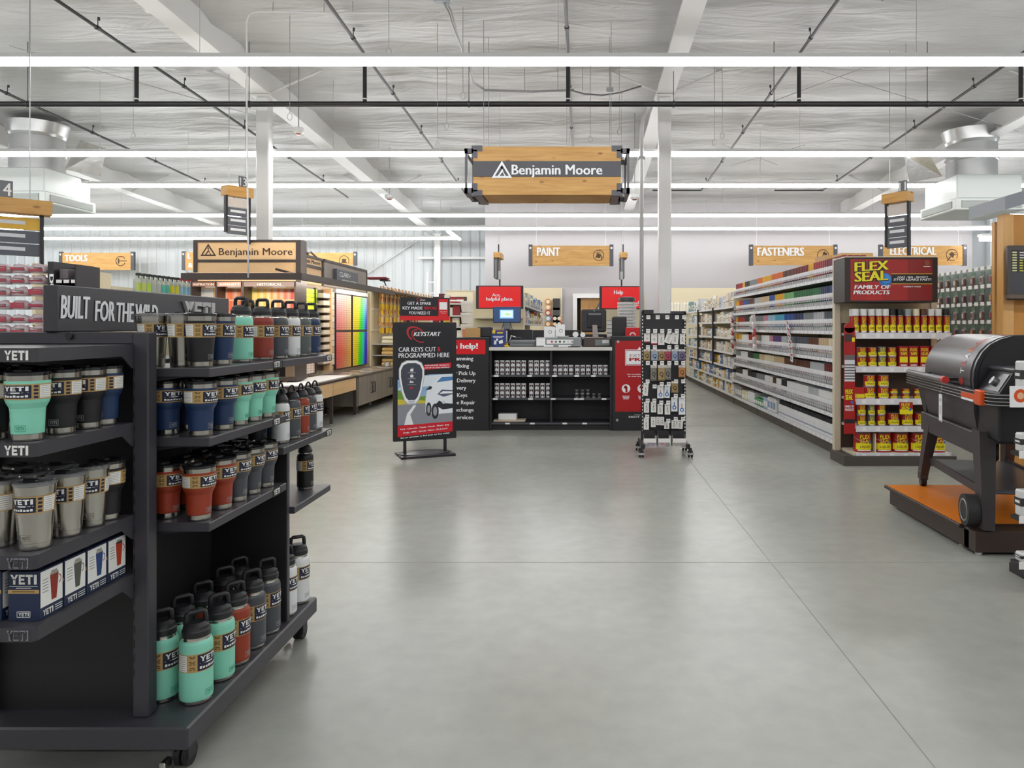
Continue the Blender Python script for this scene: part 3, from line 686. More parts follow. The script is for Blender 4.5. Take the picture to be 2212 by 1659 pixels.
# ---------------------------------------------------------------- bottles and tumblers
SMOKE = mat('smoky_lid', '#2a2c30', .08, trans=.5, coat=.5)
CLEAR = mat('clear_lid', '#c9ccd0', .06, trans=.75, coat=.5)
CAP = mat('cap_black', '#222226', .45)
BRUSH = mat('brushed_steel', '#c4c1b8', .2, 1., noise_s=20, noise_a=.08)
COLS = {'teal': '#8ad8bf', 'navy': '#1c355c', 'rust': '#9a3820', 'charcoal': '#4c4f55', 'white': '#e6e8e9', 'black': '#1d1c1f', 'slate': '#56605e', 'steel': None, 'brick': '#8f3325'}
def coat(c):
    if c == 'steel': return BRUSH
    return mat('powder_'+c, COLS[c], .42, bump=.05, noise_s=900, noise_a=.03)
MARKC = {'teal': '#3f9c80', 'white': '#9ea2a6', 'steel': '#8c8880'}
def wrap(r_of, z0, z1):                                               # flat label drawing -> bent round the wall; angle in radians, +x is 0
    def bend(q, lift): return [((r_of(z)+lift)*math.cos(a), (r_of(z)+lift)*math.sin(a), z) for a, z in q]
    return bend
def band(mb, r_of, a0, a1, z0, z1, m, lift, n=None):
    n = n or max(1, int(abs(a1-a0)/.18)); vs = []
    for k in range(n+1):
        a = a0+(a1-a0)*k/n
        for z in (z0, z1): vs.append(((r_of(z)+lift)*math.cos(a), (r_of(z)+lift)*math.sin(a), z))
    mb.add(vs, [(2*k, 2*k+2, 2*k+3, 2*k+1) for k in range(n)], m, smooth=True)
def label_mesh(r_of, z0, z1):
    g = MB(); h = z1-z0; R = r_of((z0+z1)/2); bend = wrap(r_of, z0, z1)
    band(g, r_of, -PI, PI, z0, z1, TAN, .0008)
    aw = .042/R*(R/.05)                                               # half width of the navy panel
    for s0 in (0, PI):
        e = .003
        band(g, r_of, s0-.82, s0+.62, z0+e, z1-e, NAVYL, .0012)
        for q in yeti(s0-.68, s0+.5, z0+h*.56, z0+h*.86): g.add(bend(q, .0018), [(0, 1, 2, 3)], TEXTW)
        for (a, b_, za, zb) in ((-.7, -.35, .44, .46), (.2, .52, .44, .46), (-.3, .14, .41, .48)):
            band(g, r_of, s0+a, s0+b_, z0+h*za, z0+h*zb, TEXTW, .0016)
        for k in range(7):
            a = s0-.7+k*.175; band(g, r_of, a, a+.13, z0+h*.16, z0+h*(.27 if k % 3 else .3), TEXTW, .0016)
        band(g, r_of, s0+1.0, s0+1.7, z0+e, z1-e, TEXTW, .0012)         # care panel with icons
        for k in range(4): band(g, r_of, s0+.72, s0+.92, z0+h*(.08+.23*k), z0+h*(.22+.23*k), NAVYL, .0014)
        for k in range(7): band(g, r_of, s0+1.06, s0+1.62, z0+h*(.12+.12*k), z0+h*(.15+.12*k), mat('label_grey', '#9a9a98', .6), .0016)
        for k, zz in enumerate((.86, .79, .58, .5, .42, .24, .14)):
            band(g, r_of, s0-1.3+.05*(k % 2), s0-.95-.04*(k % 2), z0+h*zz, z0+h*(zz+.05), mat('label_print', '#5c4520', .6), .0014)
    return g.mesh('paper_label')
def mark_mesh(r_of, z0, z1, c):
    g = MB(); bend = wrap(r_of, z0, z1); m = mat('mark_'+c, MARKC.get(c, '#9c9da0'), .4); h = z1-z0
    for s0 in (0, PI):
        for q in yeti(s0-.24, s0+.24, z0+h*.25, z0+h*.75): g.add(bend(q, .0007), [(0, 1, 2, 3)], m)
        for (a, b_, c0, c1) in ((-.34, .34, 0, .08), (-.34, .34, .92, 1), (-.34, -.31, 0, 1), (.31, .34, 0, 1)): band(g, r_of, s0+a, s0+b_, z0+h*c0, z0+h*c1, m, .0006)
    return g.mesh('body_mark')
def rfun(prof):
    def f(z):
        for (a, b_) in zip(prof, prof[1:]):
            if a[1] <= z <= b_[1] and b_[1] > a[1]: return a[0]+(b_[0]-a[0])*(z-a[1])/(b_[1]-a[1])
        return prof[-1][0]
    return f
TPL = {}
def vessel(kind, c):
    if (kind, c) in TPL: return TPL[kind, c]
    M_ = coat(c); S = BRUSH; parts = []
    def body(prof, lab, mk_):
        g = MB(); g.lathe([(0, prof[0][1])]+prof, S, 28); f = rfun([p[:2] for p in prof])
        parts.append(('body', g.mesh('body'), [('paper_label', label_mesh(f, *lab)), ('body_mark', mark_mesh(f, *mk_, c))]))
    if kind.startswith('chug'):
        R, H, sh = (.051, .291, 1.) if kind == 'chug36' else (.0425, .243, .835)
        body([(R*.9, 0), (R*.94, .003), (R*.95, .012*sh), (R*.985, .013*sh, M_), (R, .02*sh, M_), (R, .185*sh, M_), (R*.97, .195*sh, M_), (R*.9, .2015*sh, M_), (R*.84, .2035*sh), (R*.82, .207*sh), (R*.82, .216*sh)], (.108*sh, .166*sh), (.026*sh, .045*sh))
        g = MB(); g.lathe([(R*.8, .213*sh), (R*.86, .214*sh), (R*.86, .232*sh), (R*.82, .235*sh), (R*.8, .237*sh), (R*.76, .247*sh), (R*.5, .257*sh), (0, .258*sh)], CAP, 24); cap = g.mesh('cap')
        g = MB(); a = R*.56; pts = []; ax_ = 0. if kind == 'chug26' else .8
        for u, v in ((-1, .245), (-1, .268), (-.93, .283), (-.7, .2885), (.7, .2885), (.93, .283), (1, .268), (1, .245)): pts.append((a*u*math.cos(ax_), a*u*math.sin(ax_), v*sh))
        vs_r = R*.16
        g.tube(pts, vs_r, CAP, 8); hm = g.mesh('carry_loop')
        parts.append(('cap', cap, [('carry_loop', hm)]))
    elif kind == 'straw18':
        R = .037
        body([(R*.9, 0), (R*.94, .003), (R*.95, .011), (R*.985, .012, M_), (R, .018, M_), (R, .148, M_), (R*.95, .158, M_), (R*.84, .164, M_), (R*.78, .166), (R*.78, .172)], (.088, .135), (.022, .038))
        g = MB(); g.lathe([(R*.78, .17), (R*.86, .171), (R*.86, .182), (R*.8, .186), (R*.62, .2), (R*.4, .205), (0, .206)], CAP, 20); cap = g.mesh('cap')
        g = MB(); g.tube([(0, .021*math.cos(PI*k/10), .197+.034*math.sin(PI*k/10)) for k in range(11)], .0042, CAP, 6); parts.append(('cap', cap, [('carry_loop', g.mesh('carry_loop'))]))
    elif kind == 't30':
        if c == 'steel': M_ = S
        body([(.0335, 0), (.0345, .004), (.0345, .0165), (.0352, .0175, M_), (.0372, .07, M_), (.0385, .082, M_), (.0455, .096, M_), (.0475, .104, M_), (.0488, .151, M_), (.0488, .1515), (.049, .167)], (.105, .144), (.024, .04))
        g = MB(); g.lathe([(.0485, .164), (.0505, .166), (.0505, .172), (.046, .1745), (.044, .171), (.02, .1695), (0, .1695)], SMOKE, 26); lid = g.mesh('lid')
        g = MB(); g.box(-.008, .008, -.03, .005, .1705, .1785, CAP, bev=.002); parts.append(('lid', lid, [('slider', g.mesh('slider'))]))
    elif kind == 't20':
        st = c == 'steel'
        body([(.0345, 0), (.0355, .004), (.0358, .0165), (.0362, .0172, M_), (.0452, .146, M_), (.0454, .1465), (.0462, .164)], (.094, .138), (.024, .04))
        g = MB(); g.lathe([(.046, .161), (.048, .163), (.048, .169), (.0435, .1715), (.0415, .168), (.018, .1665), (0, .1665)], CLEAR if st else SMOKE, 26); lid = g.mesh('lid')
        g = MB(); g.box(-.008, .008, -.028, .005, .1675, .1755, SMOKE, bev=.002); parts.append(('lid', lid, [('slider', g.mesh('slider'))]))
    if kind in ('t30', 't20'):
        for p_ in parts:
            for me_ in [p_[1]]+[q_[1] for q_ in p_[2]]: me_.transform(Matrix.Scale(1.04, 4))
    TPL[kind, c] = parts
    return parts
KN = {'chug36': ('water_bottle', 'big %s water bottle with black loop cap'), 'chug26': ('water_bottle', 'mid-size %s water bottle with black loop cap'), 'straw18': ('straw_bottle', 'slim %s bottle with ringed black cap'),
      't30': ('wide_top_tumbler', '%s tall tumbler with flared top'), 't20': ('tumbler', '%s tapered tumbler')}
CW = {'teal': 'seafoam', 'navy': 'navy', 'rust': 'rust-red', 'charcoal': 'charcoal', 'white': 'white', 'black': 'black', 'slate': 'grey-green', 'steel': 'stainless steel', 'brick': 'brick-red'}
def item(kind, c, x, y, z, rz, where, grp):
    nm_, lab = KN[kind]
    return put(vessel(kind, c), nm_, lab % CW[c]+', '+where, 'bottle' if 'bottle' in nm_ else 'tumbler', (x, y, z), rz, grp)
# aisle-side shelves: (kind, colour, x, y)
G1 = 'drinkware on the topmost aisle-side shelf'
for i, (kd, c, x, y) in enumerate((('t20', 'steel', -1.45, 2.5), ('t20', 'steel', -1.35, 2.5), ('t20', 'black', -1.272, 2.468), ('t20', 'navy', -1.272, 2.605), ('chug26', 'teal', -1.29, 2.8), ('chug26', 'brick', -1.29, 2.985), ('chug26', 'charcoal', -1.29, 3.136), ('chug26', 'white', -1.29, 3.27), ('chug26', 'slate', -1.29, 3.4), ('chug26', 'navy', -1.29, 3.52))):
    item(kd, c, x, y, 1.266, -.15, nth(i)+', top aisle-side shelf', G1)
item('chug26', 'black', -1.40, 3.1, 1.266, -.15, 'behind the front row, top shelf', G1)
def row(kd, z, ys, cs, x, rz, where, grp):
    for i, (y, c) in enumerate(zip(ys, cs)): item(kd, c, x, y, z, rz+random.uniform(-.12, .12), nth(i)+where, grp)
YS2 = (2.455, 2.60, 2.717, 2.835, 2.955)
row('t30', 1.04, YS2, ('navy', 'navy', 'teal', 'teal', 'teal'), -1.265, -.1, ', front row, second aisle-side shelf', 'tumblers on the second aisle-side shelf')
row('t30', 1.04, (2.48, 2.61, 2.73, 2.85, 2.96), ('navy', 'navy', 'teal', 'teal', 'teal'), -1.39, -.5, ', back row, second aisle-side shelf', 'tumblers on the second aisle-side shelf')
row('t30', .763, YS2, ('rust', 'rust', 'charcoal', 'charcoal', 'charcoal'), -1.27, -.1, ', front row, third aisle-side shelf', 'tumblers on the third aisle-side shelf')
row('t30', .763, (2.48, 2.61, 2.73, 2.85, 2.965), ('rust', 'rust', 'rust', 'charcoal', 'charcoal'), -1.39, -.2, ', back row, third aisle-side shelf', 'tumblers on the third aisle-side shelf')
row('straw18', .91, (3.127, 3.25, 3.355, 3.445, 3.53), ('white', 'charcoal', 'rust', 'charcoal', 'white'), -1.275, -.15, ', front row, low far shelf', 'slim bottles on the low far shelf')
row('straw18', .91, (3.16, 3.28, 3.4), ('charcoal', 'navy', 'charcoal'), -1.385, -.15, ', back row, low far shelf', 'slim bottles on the low far shelf')
item('straw18', 'black', -1.295, 3.46, .643, -.15, 'alone on the lowest far shelf', None); item('straw18', 'charcoal', -1.40, 3.3, .643, -.15, 'half hidden at the lowest far shelf back', None)
row('chug36', .17, (2.446, 2.60, 2.72, 2.857, 2.995, 3.17, 3.315), ('teal', 'teal', 'rust', 'charcoal', 'charcoal', 'white', 'white'), -1.275, -.12, ', front row, rack deck', 'big bottles on the rack deck')
row('chug36', .17, (2.458, 2.585, 2.722, 2.89, 3.01), ('teal', 'teal', 'rust', 'charcoal', 'charcoal'), -1.395, -.12, ', back row, rack deck', 'big bottles on the rack deck')
row('chug36', .17, (3.165, 3.29), ('white', 'white'), -1.395, -.12, ', behind the divider panel', 'big bottles on the rack deck')
# end shelves
EA = -PI/2
row('t30', 1.10, (1.962, 2.085, 2.195, 2.275), ('teal', 'black', 'black', 'navy'), -1.469, EA+.1, ', outer row, upper end shelf', 'tumblers on the upper end shelf')
row('t30', 1.10, (1.975, 2.11, 2.23), ('black', 'black', 'black'), -1.576, EA-.3, ', inner row, upper end shelf', 'tumblers on the upper end shelf')
row('t30', 1.10, (1.975, 2.11, 2.23), ('black', 'teal', 'black'), -1.69, EA-.3, ', innermost row, upper end shelf', 'tumblers on the upper end shelf')
for i, (kd, c, x, y, r) in enumerate((('t20', 'steel', -1.463, 1.98, EA+.05), ('t20', 'steel', -1.463, 2.10, EA-.0), ('t20', 'steel', -1.463, 2.205, EA+.45), ('t30', 'black', -1.463, 2.277, EA-.35))):
    item(kd, c, x, y, .81, r, nth(i)+', outer row, lower end shelf', 'tumblers on the lower end shelf')
row('t20', .81, (2.0, 2.11, 2.22), ('steel', 'steel', 'steel'), -1.573, EA-.4, ', inner row, lower end shelf', 'tumblers on the lower end shelf')
row('t20', .81, (2.0, 2.11, 2.22), ('steel', 'steel', 'steel'), -1.675, EA-.4, ', innermost row, lower end shelf', 'tumblers on the lower end shelf')
# boxed mugs on the lowest end shelf
BXN = mat('carton_navy', '#1f2c4a', .5)
MUGC = ('#8e2f22', '#55584f', '#23407a', '#b23a1e')
for i in range(8):
    col_ = i//4; k = i % 4; w, dp, h = .082, .088, .131
    x = -1.472-col_*.1; y = 1.952+k*.0935; c = MUGC[k]
    t = thing('mug_carton', ('navy and white mug carton picturing a %s handled mug, ' % ('red', 'grey', 'blue', 'orange')[k])+('outer row' if col_ == 0 else 'inner row')+', lowest end shelf', 'box', (x, y+dp/2, .624), 0, 'mug cartons on the lowest end shelf')
    g = MB(); g.box(-w/2, w/2, -dp/2, dp/2, 0, h, BXN, bev=.001); b0 = g.build('carton', t)
    l = MB(); TF = face(0, -dp/2, 0)
    for q in yeti(-.035, .035, .097, .123): l.poly(q, TEXTW, TF, .001)
    l.rect(-w/2, w/2, .073, .083, TAN, TF, .001); l.rect(-.03, .03, .077, .0795, mat('label_print', '#5c4520', .6), TF, .0015); l.rect(-.037, .037, .0915, .093, TEXTW, TF, .001); l.rect(-.02, .02, .0865, .0885, TEXTW, TF, .001)
    outline(l, -.018, .018, .01, .026, .0015, TEXTW, TF, .001)
    for q in yeti(-.014, .014, .0135, .0225): l.poly(q, TEXTW, TF, .001)
    TP = T3(0, -dp/2, h)
    for q in yeti(-.03, .03, .015, .035): l.poly(q, mat('carton_grey', '#555c72', .5), TP, .001)
    l.build('front_print', b0)
    l = MB(); TR = face(w/2, 0, 0, '+x'); hd2 = dp/2
    l.rect(-hd2+.003, hd2-.002, .032, h-.004, TEXTW, TR, .0008)
    for q in yeti(-hd2+.012, -hd2+.05, .008, .024): l.poly(q, TEXTW, TR, .001)
    for kk in range(3): l.rect(-hd2+.056, -hd2+.085, .009+kk*.006, .011+kk*.006, TEXTW, TR, .001)
    cm_ = mat('mug_print_%d' % k, c, .5)
    l.poly([(.0, .041), (.018, .041), (.024, .085), (-.004, .085)], cm_, TR, .0012); l.poly([(-.004, .085), (.024, .085), (.026, .108), (-.006, .108)], cm_, TR, .0012)
    l.rect(-.005, .025, .108, .114, BRUSH, TR, .0012); l.rect(-.002, .02, .114, .12, mat('label_grey', '#9a9a98', .6), TR, .0012)
    l.ring(.027, .09, .009, .012, cm_, TR, .0012, a0=-1.5, a1=1.5, sx=.8)
    for kk in range(5): l.rect(-.034, -.012, .07+kk*.008, .0725+kk*.008, mat('label_grey', '#9a9a98', .6), TR, .0012)
    l.build('picture_panel', b0)
# ================================================================ TOOL AISLES beyond the rack (upper left)
BLK2 = mat('shelf_black', '#262427', .5)
CARD = mat('price_card', '#eceae8', .55)
BLIST = mat('blister_pack', '#b9a8ab', .18, coat=.6, noise_s=60, noise_a=.12)
PKRED = mat('pack_red', '#a83a4a', .35, coat=.4)
D6 = 6.2
t = thing('peg_display', 'black shelf stack of red blister packs behind the rack header', 'display shelf', (0, D6, 0))
xa, xb = -5.6, X(101, D6)
g = MB(); g.box(xa, xb, D6+.22, D6+.26, 0, 1.98, BLK2); g.build('back_panel', t)
g = MB(); g.box(xa, xb, D6-.05, D6+.22, 0, .14, BLK2); g.build('base', t)
SH = [Z(p, D6) for p in (590, 614, 640, 669, 699, 722)]
for i, z in enumerate(SH):
    g = MB(); g.box(xa, xb, D6-.02, D6+.22, z-.012, z, BLK2)
    for k in range(6): g.box(xb-.12-k*.19-.03*((i+k) % 2), xb-.06-k*.19-.03*((i+k) % 2), D6-.034, D6-.03, z-.03, z+.008, CARD)
    g.build('shelf', t)
def blister(v):
    rnd = random.Random(v); g = MB(); n = 7; vs, fs = [], []
    w, d, h = .075, .05, .072
    for j, zz in enumerate((0, .02, .05, h)):
        for k in range(12):
            a = 2*PI*k/12; r = 1+.14*rnd.uniform(-1, 1); s_ = (.95, 1, .95, .7)[j]
            vs.append((w*math.cos(a)*r*s_, d*math.sin(a)*r*s_, zz*(1+.12*rnd.uniform(-1, 1)) if j else 0))
    for j in range(3):
        for k in range(12): fs.append((j*12+k, j*12+(k+1) % 12, (j+1)*12+(k+1) % 12, (j+1)*12+k))
    fs += [tuple(range(12))[::-1], tuple(36+k for k in range(12))]
    g.add(vs, fs, BLIST, smooth=True); m1 = g.mesh('clear_shell')
    g = MB(); g.box(-.06, .06, -d*1.02-.004, -d*.9, .012+.01*(v % 2), .034+.012*(v % 3), PKRED, bev=.008); g.box(-.02, .055, -d*1.0-.006, -d*.85, .04, .05, mat('pack_grey', '#8e8a8c', .4), bev=.004)
    return [('clear_shell', m1, [('printed_insert', g.mesh('printed_insert'))])]
BL = [blister(v) for v in range(4)]
for i, z in enumerate(SH):
    for k in range(7):
        x = xb-.085-k*.152
        put(BL[(i*3+k) % 4], 'blister_pack', 'red and clear blister pack, %s from the black end panel, %s shelf down' % (nth(k), nth(i)), 'package', (x, D6+.035, z), 0, 'red blister packs on black shelves')
t = thing('display_end_unit', 'black cabinet with white lettering turned sideways beside the red packs', 'display cabinet', (0, 0, 0))
d = 6.15; xe0, xe1, xe2 = X(103, d), X(116, d), X(165, d)
g = MB(); g.box(xe0, xe1, d, d+.5, 0, Z(565, d), BLK2); sp = g.build('side_panel', t)
l = MB(); l.text('DUR', 0, .23, -.035, .0, LET, T3(xe0+.006, d-.001, Z(592, d)) @ FRONT @ RZ(-PI/2) @ T3(0, .045, 0), bold=.05); l.build('lettering', sp)
g = MB(); g.box(xe1, xe2, d+.28, d+.3, .0, Z(572, d), mat('dark_maroon', '#2d1a20', .45)); g.box(xe2-.012, xe2, d, d+.28, 0, Z(572, d), BLK2); g.build('back_panel', t)
g = MB(); g.box(xe1, xe2-.012, d+.02, d+.28, Z(602, d)-.01, Z(602, d), BLK2)
for k in range(3): g.box(xe1+.01+k*.062, xe1+.055+k*.062, d+.014, d+.018, Z(611, d), Z(604, d), CARD)
g.build('shelf', t)
g = MB(); g.box(xe1+.01, xe1+.085, d+.05, d+.2, Z(602, d), Z(580, d), mat('carton_grey2', '#6d6568', .5), bev=.004); tag(g.build('carton', None), 'small grey carton on the black cabinet shelf', 'box')
# long tool gondola facing the aisle, with a top shelf of trigger sprayers
SHELFW = mat('shelf_white', '#cfcfd2', .4)
t = thing('pegboard_gondola', 'cream pegboard gondola with a white top shelf behind the rack', 'shelving unit', (0, 0, 0))
GX = -6.35
g = MB(); g.box(GX-.04, GX, 8.6, 9.3, 0, 2.14, CREAM); g.box(GX-.04, GX, 9.32, 9.98, 0, 2.12, CREAM); g.build('back_panel', t)
g = MB(); g.box(GX, GX+.42, 8.7, 9.98, 0, .15, BLK2); g.build('base', t)
for z in (1.86, 1.4, .95, .5):
    g = MB(); g.box(GX, GX+.36, 8.7, 9.98, z-.03, z, SHELFW); g.build('shelf', t)
TRIG = {}
def sprayer(cap, lab):
    if (cap, lab) in TRIG: return TRIG[cap, lab]
    g = MB(); g.lathe([(0, 0), (.044, 0), (.047, .01), (.047, .14), (.04, .175), (.018, .205), (.016, .225)], mat('frosted_bottle', '#b7bdb0', .3, trans=.15), 14)
    b0 = g.mesh('bottle'); l = MB(); l.lathe([(.0475, .02), (.0475, .13)], mat('spray_'+lab, lab, .4), 14, a0=-1.3, a1=1.3); lm = l.mesh('label')
    h = MB(); h.box(-.018, .055, -.012, .012, .225, .262, mat('trigger_'+cap, cap, .4), bev=.008); h.box(.02, .032, -.008, .008, .17, .23, mat('trigger_'+cap, cap, .4), bev=.003); h.cyl((.055, 0, .247), (.068, 0, .247), .009, mat('trigger_'+cap, cap, .4), 8)
    TRIG[cap, lab] = [('bottle', b0, [('label', lm)]), ('trigger_head', h.mesh('trigger_head'))]
    return TRIG[cap, lab]
t2 = thing('pegboard_gondola', 'cream gondola topped with trigger spray bottles beside the lit paint display', 'shelving unit', (0, 0, 0))
g = MB(); g.box(GX-.04, GX-.0, 10.0, 12.4, 0, 1.95, CREAM); g.build('back_panel', t2)
g = MB(); g.box(GX, GX+.42, 10.0, 12.4, 0, .15, BLK2); g.build('base', t2)
g = MB(); g.box(GX, GX+.4, 10.0, 12.4, 1.84, 1.87, SHELFW); g.build('shelf', t2)
for k in range(16):
    d = 10.06+k*.118; cols = ('#a9c04a', '#b9c75a', '#a7d23c', '#b0b3b4', '#b4b8b4', '#58b7a4', '#58b7a4', '#d8d21c', '#d8d21c', '#8fb9cf', '#8fb9cf', '#7fb2cc', '#a8c94c', '#98c04a', '#b9d12c', '#8dc0cc')
    put(sprayer('#1f1f20' if k not in (9, 10, 11) else '#b03030', cols[k]), 'trigger_sprayer', 'trigger spray bottle, %s along the white shelf behind the rack header' % nth(k), 'spray bottle', (GX+.30, d, 1.87), random.uniform(-.3, .3), 'trigger sprayers')

# ================================================================ PAINT COLOUR DISPLAY (left of centre)
DKF = mat('frame_bronze', '#3d322e', .45)
GLOW = mat('display_lamp', '#fff0d8', .4, emit=40)
GLOWW = mat('display_lamp_white', '#fff6ea', .4, emit=24)
D = 10.4; x0, x1 = X(419, D), X(651, D); ztop = Z(518, D)
t = thing('paint_display_header', 'pale wood framed paint display front with brown peak emblem and lit chip racks', 'paint display', (0, 0, 0))
def zz(p): return Z(p, D)
fw = .05
for a, b_ in ((x0, x0+fw), (x1-fw-.02, x1)):
    g = MB(); g.box(a, b_, D-.02, D+.2, .66, ztop, DKF); g.build('frame_post', t)
for ya in (518, 561, 594, 607): 
    g = MB(); g.box(x0+fw, x1-fw-.02, D-.02, D+.2, zz(ya)-.035, zz(ya), DKF); g.build('frame_rail', t)
g = MB(); g.box(x0+fw, x1-fw, D+.0, D+.05, zz(607), zz(523), OAK); pn = g.build('header_panel', t)
l = MB(); TT = face(0, D, 0); k = FPX/D
peaks(l, X(450, D), zz(553), 34/k, 27/k, BRN, OAK, TT, .002)
l.text('Benjamin Moore', X(473, D), X(632, D), zz(556), zz(536), BRN, TT, z=.003, bold=.018)
l.text('TM', X(632.5, D), X(635, D), zz(540), zz(538), BRN, TT, z=.003); l.build('lettering', pn)
MAUVE = mat('header_mauve', '#8d6a64', .5)
for (a, b_, wd, cc) in ((413, 466, 'INSPIRATION', '#7a5148'), (469, 523, 'AFFINITY', '#b98a84'), (527, 638, 'HISTORICAL', '#7d6a6a')):
    g = MB(); g.box(X(a, D-.3), X(b_, D-.3), D-.3, D-.27, Z(619, D-.3), Z(609, D-.3), mat('hdr'+wd, cc, .5)); s_ = g.build('section_sign', t)
    l = MB(); c = (a+b_)/2; w = min((b_-a)*.42, 27); l.text(wd, X(c-w, D-.3), X(c+w, D-.3), Z(617, D-.3), Z(611.5, D-.3), mat('sign_cream', '#f2e6d8', .5), face(0, D-.3, 0), z=.002, bold=.03); l.build('lettering', s_)
g = MB(); g.box(X(416, D-.28), X(640, D-.28), D-.28, D+.0, .66, .70, DKF); g.box(X(413, D-.28), X(416, D-.28), D-.3, D, .66, Z(609, D-.3), DKF); g.box(X(466, D-.28), X(470, D-.28), D-.3, D, .7, Z(609, D-.3), DKF); g.box(X(522, D-.28), X(528, D-.28), D-.3, D, .7, Z(609, D-.3), DKF); g.box(X(637, D-.28), X(641, D-.28), D-.3, D, .66, Z(609, D-.3), DKF); g.build('bay_frame', t)
g = MB(); g.box(X(416, D-.28), -4.18, D-.28, D+.15, 0, .65, OAK); g.box(X(416, D-.28), -4.18, D-.29, D-.28, 0, .08, DKF); g.build('base_cabinet', t)
def hsv(h, s_, v):
    import colorsys
    r = colorsys.hsv_to_rgb(h % 1, min(1, max(0, s_)), min(1, max(0, v))); return tuple(c**2.2 for c in r)
def chips(mb, u0, u1, v0, v1, nu, nv, fn, T, gap=.12, z=.0):
    for i in range(nu):
        for j in range(nv):
            a = u0+(u1-u0)*i/nu; b_ = u0+(u1-u0)*(i+1-gap)/nu; c = v0+(v1-v0)*j/nv; e_ = v0+(v1-v0)*(j+1-gap)/nv
            mb.rect(a, b_, c, e_, VC, T, z, fn((i+.5)/nu, (j+.5)/nv))
zb = .95
for (a, b_, nu, fn, nm_) in ((470, 522, 16, lambda u, v: hsv(.085-.06*u+.02*math.sin(9*u), .2+.45*abs(math.sin(7*u+1)), .98-.12*u), 'a'), (528, 637, 32, lambda u, v: hsv(.17-.17*u, .78-.45*abs(math.sin(23*u)), .97-.5*max(0, u-.75)), 'b')):
    g = MB(); g.box(X(a, D-.05), X(b_, D-.05), D-.05, D, zb, Z(621, D), OAK); rr = g.build('chip_rack', t)
    g = MB(); chips(g, X(a+1, D-.05), X(b_-1, D-.05), zb, Z(621, D-.06), nu, 6, fn, face(0, D-.052, 0)); g.build('colour_chips', rr)
g = MB(); g.box(X(417, D-.05), X(466, D-.05), D-.05, D, zb, Z(621, D), OAK); rr = g.build('inspiration_board', t)
l = MB(); l.rect(X(421, D-.05), X(461, D-.05), 1.2, Z(624, D-.05), PAPER, face(0, D-.052, 0)); l.ring(X(441, D), Z(632, D), .02, .028, mat('pale_mark', '#b9a79a', .5), face(0, D-.053, 0)); l.build('poster', rr)
# lit canopy running over the front and round the corner
t = thing('canopy_light_bar', 'dark slim canopy bar with warm lamps over the paint chip walls', 'canopy light', (0, 0, 0))
zc = 2.02
g = MB(); g.box(X(395, 9.6), -3.62, 9.55, 9.62, zc-.01, zc+.075, DKF); g.box(-3.69, -3.62, 9.62, 14.3, zc-.01, zc+.075, DKF); g.build('bar', t)
for y in (10.0, 11.6, 13.0, 14.2):
    g = MB(); g.cyl((-4.14, y, zc+.16), (-3.66, y, zc+.03), .018, DKF, 6); g.build('arm', t)
g = MB(); g.box(X(405, 9.6), -3.7, 9.63, 9.70, zc+.035, zc+.07, GLOW); g.build('lamp_tube', t)
g = MB(); g.box(-3.76, -3.70, 9.8, 14.2, zc+.035, zc+.07, GLOWW); g.build('lamp_tube', t)
g = MB(); g.box(X(395, 9.6), -3.8, 9.7, D-.31, zc+.075, zc+.09, DKF); g.box(-4.1, -3.69, 10.6, 14.3, zc+.075, zc+.09, DKF); g.build('canopy_panel', t)
# side wall facing the aisle
XW = -4.15
t = thing('paint_chip_display', 'lit paint chip wall with grey and pale wood headers facing the main aisle', 'paint display', (0, 0, 0))
g = MB(); g.box(XW-.12, XW, 10.65, 14.45, 0, 2.05, mat('wall_warm', '#b9a890', .6)); g.build('back_panel', t)
ya, yb, yc = 10.64, XW*FPX/(694-CX), XW*FPX/(787-CX)
g = MB(); g.box(XW-.12, XW+.02, ya, yb, 2.05, Z(551, 10.9), OAK); h1 = g.build('wood_header', t)
g = MB(); g.box(XW+.02, XW+.035, ya, yb, 2.3, 2.34, DKF); g.box(XW-.12, XW+.035, ya, yb, 2.445, 2.48, DKF); g.box(XW+.02, XW+.035, yb-.04, yb, 2.05, 2.45, DKF); g.build('header_trim', t)
l = MB(); l.text('Benjamin Moore', .08, yb-ya-.1, 2.345, 2.425, BRN, face(XW+.021, ya, 0, '+x'), bold=.03); l.build('lettering', h1)
g = MB(); g.box(XW-.12, XW+.04, yb+.02, yc, 2.05, 2.44, GREYWOOD); h2 = g.build('grey_header', t)
g = MB(); g.box(XW-.12, XW+.05, yb+.02, yc+.02, 2.44, 2.48, DKF); g.box(XW-.1, XW+.05, yc, yc+.03, 2.05, 2.44, DKF); g.build('header_trim', t)
g = MB(); y1 = (XW+.08)*FPX/(725-CX); y2 = (XW+.08)*FPX/(771-CX); g.box(XW+.04, XW+.1, y1, y2, 2.09, 2.36, DKG); sp = g.build('brand_plate', t)
l = MB(); F = face(XW+.1, y1, 0, '+x'); L = y2-y1; l.text('CLARK+', L*.12, L*.62, 2.24, 2.32, LET, F, z=.003, bold=.015); l.text('KENSINGTON', L*.22, L*.95, 2.12, 2.2, LET, F, z=.003, bold=.015)
l.build('lettering', sp)
def yat(px, xx=XW): return xx*FPX/(px-CX)
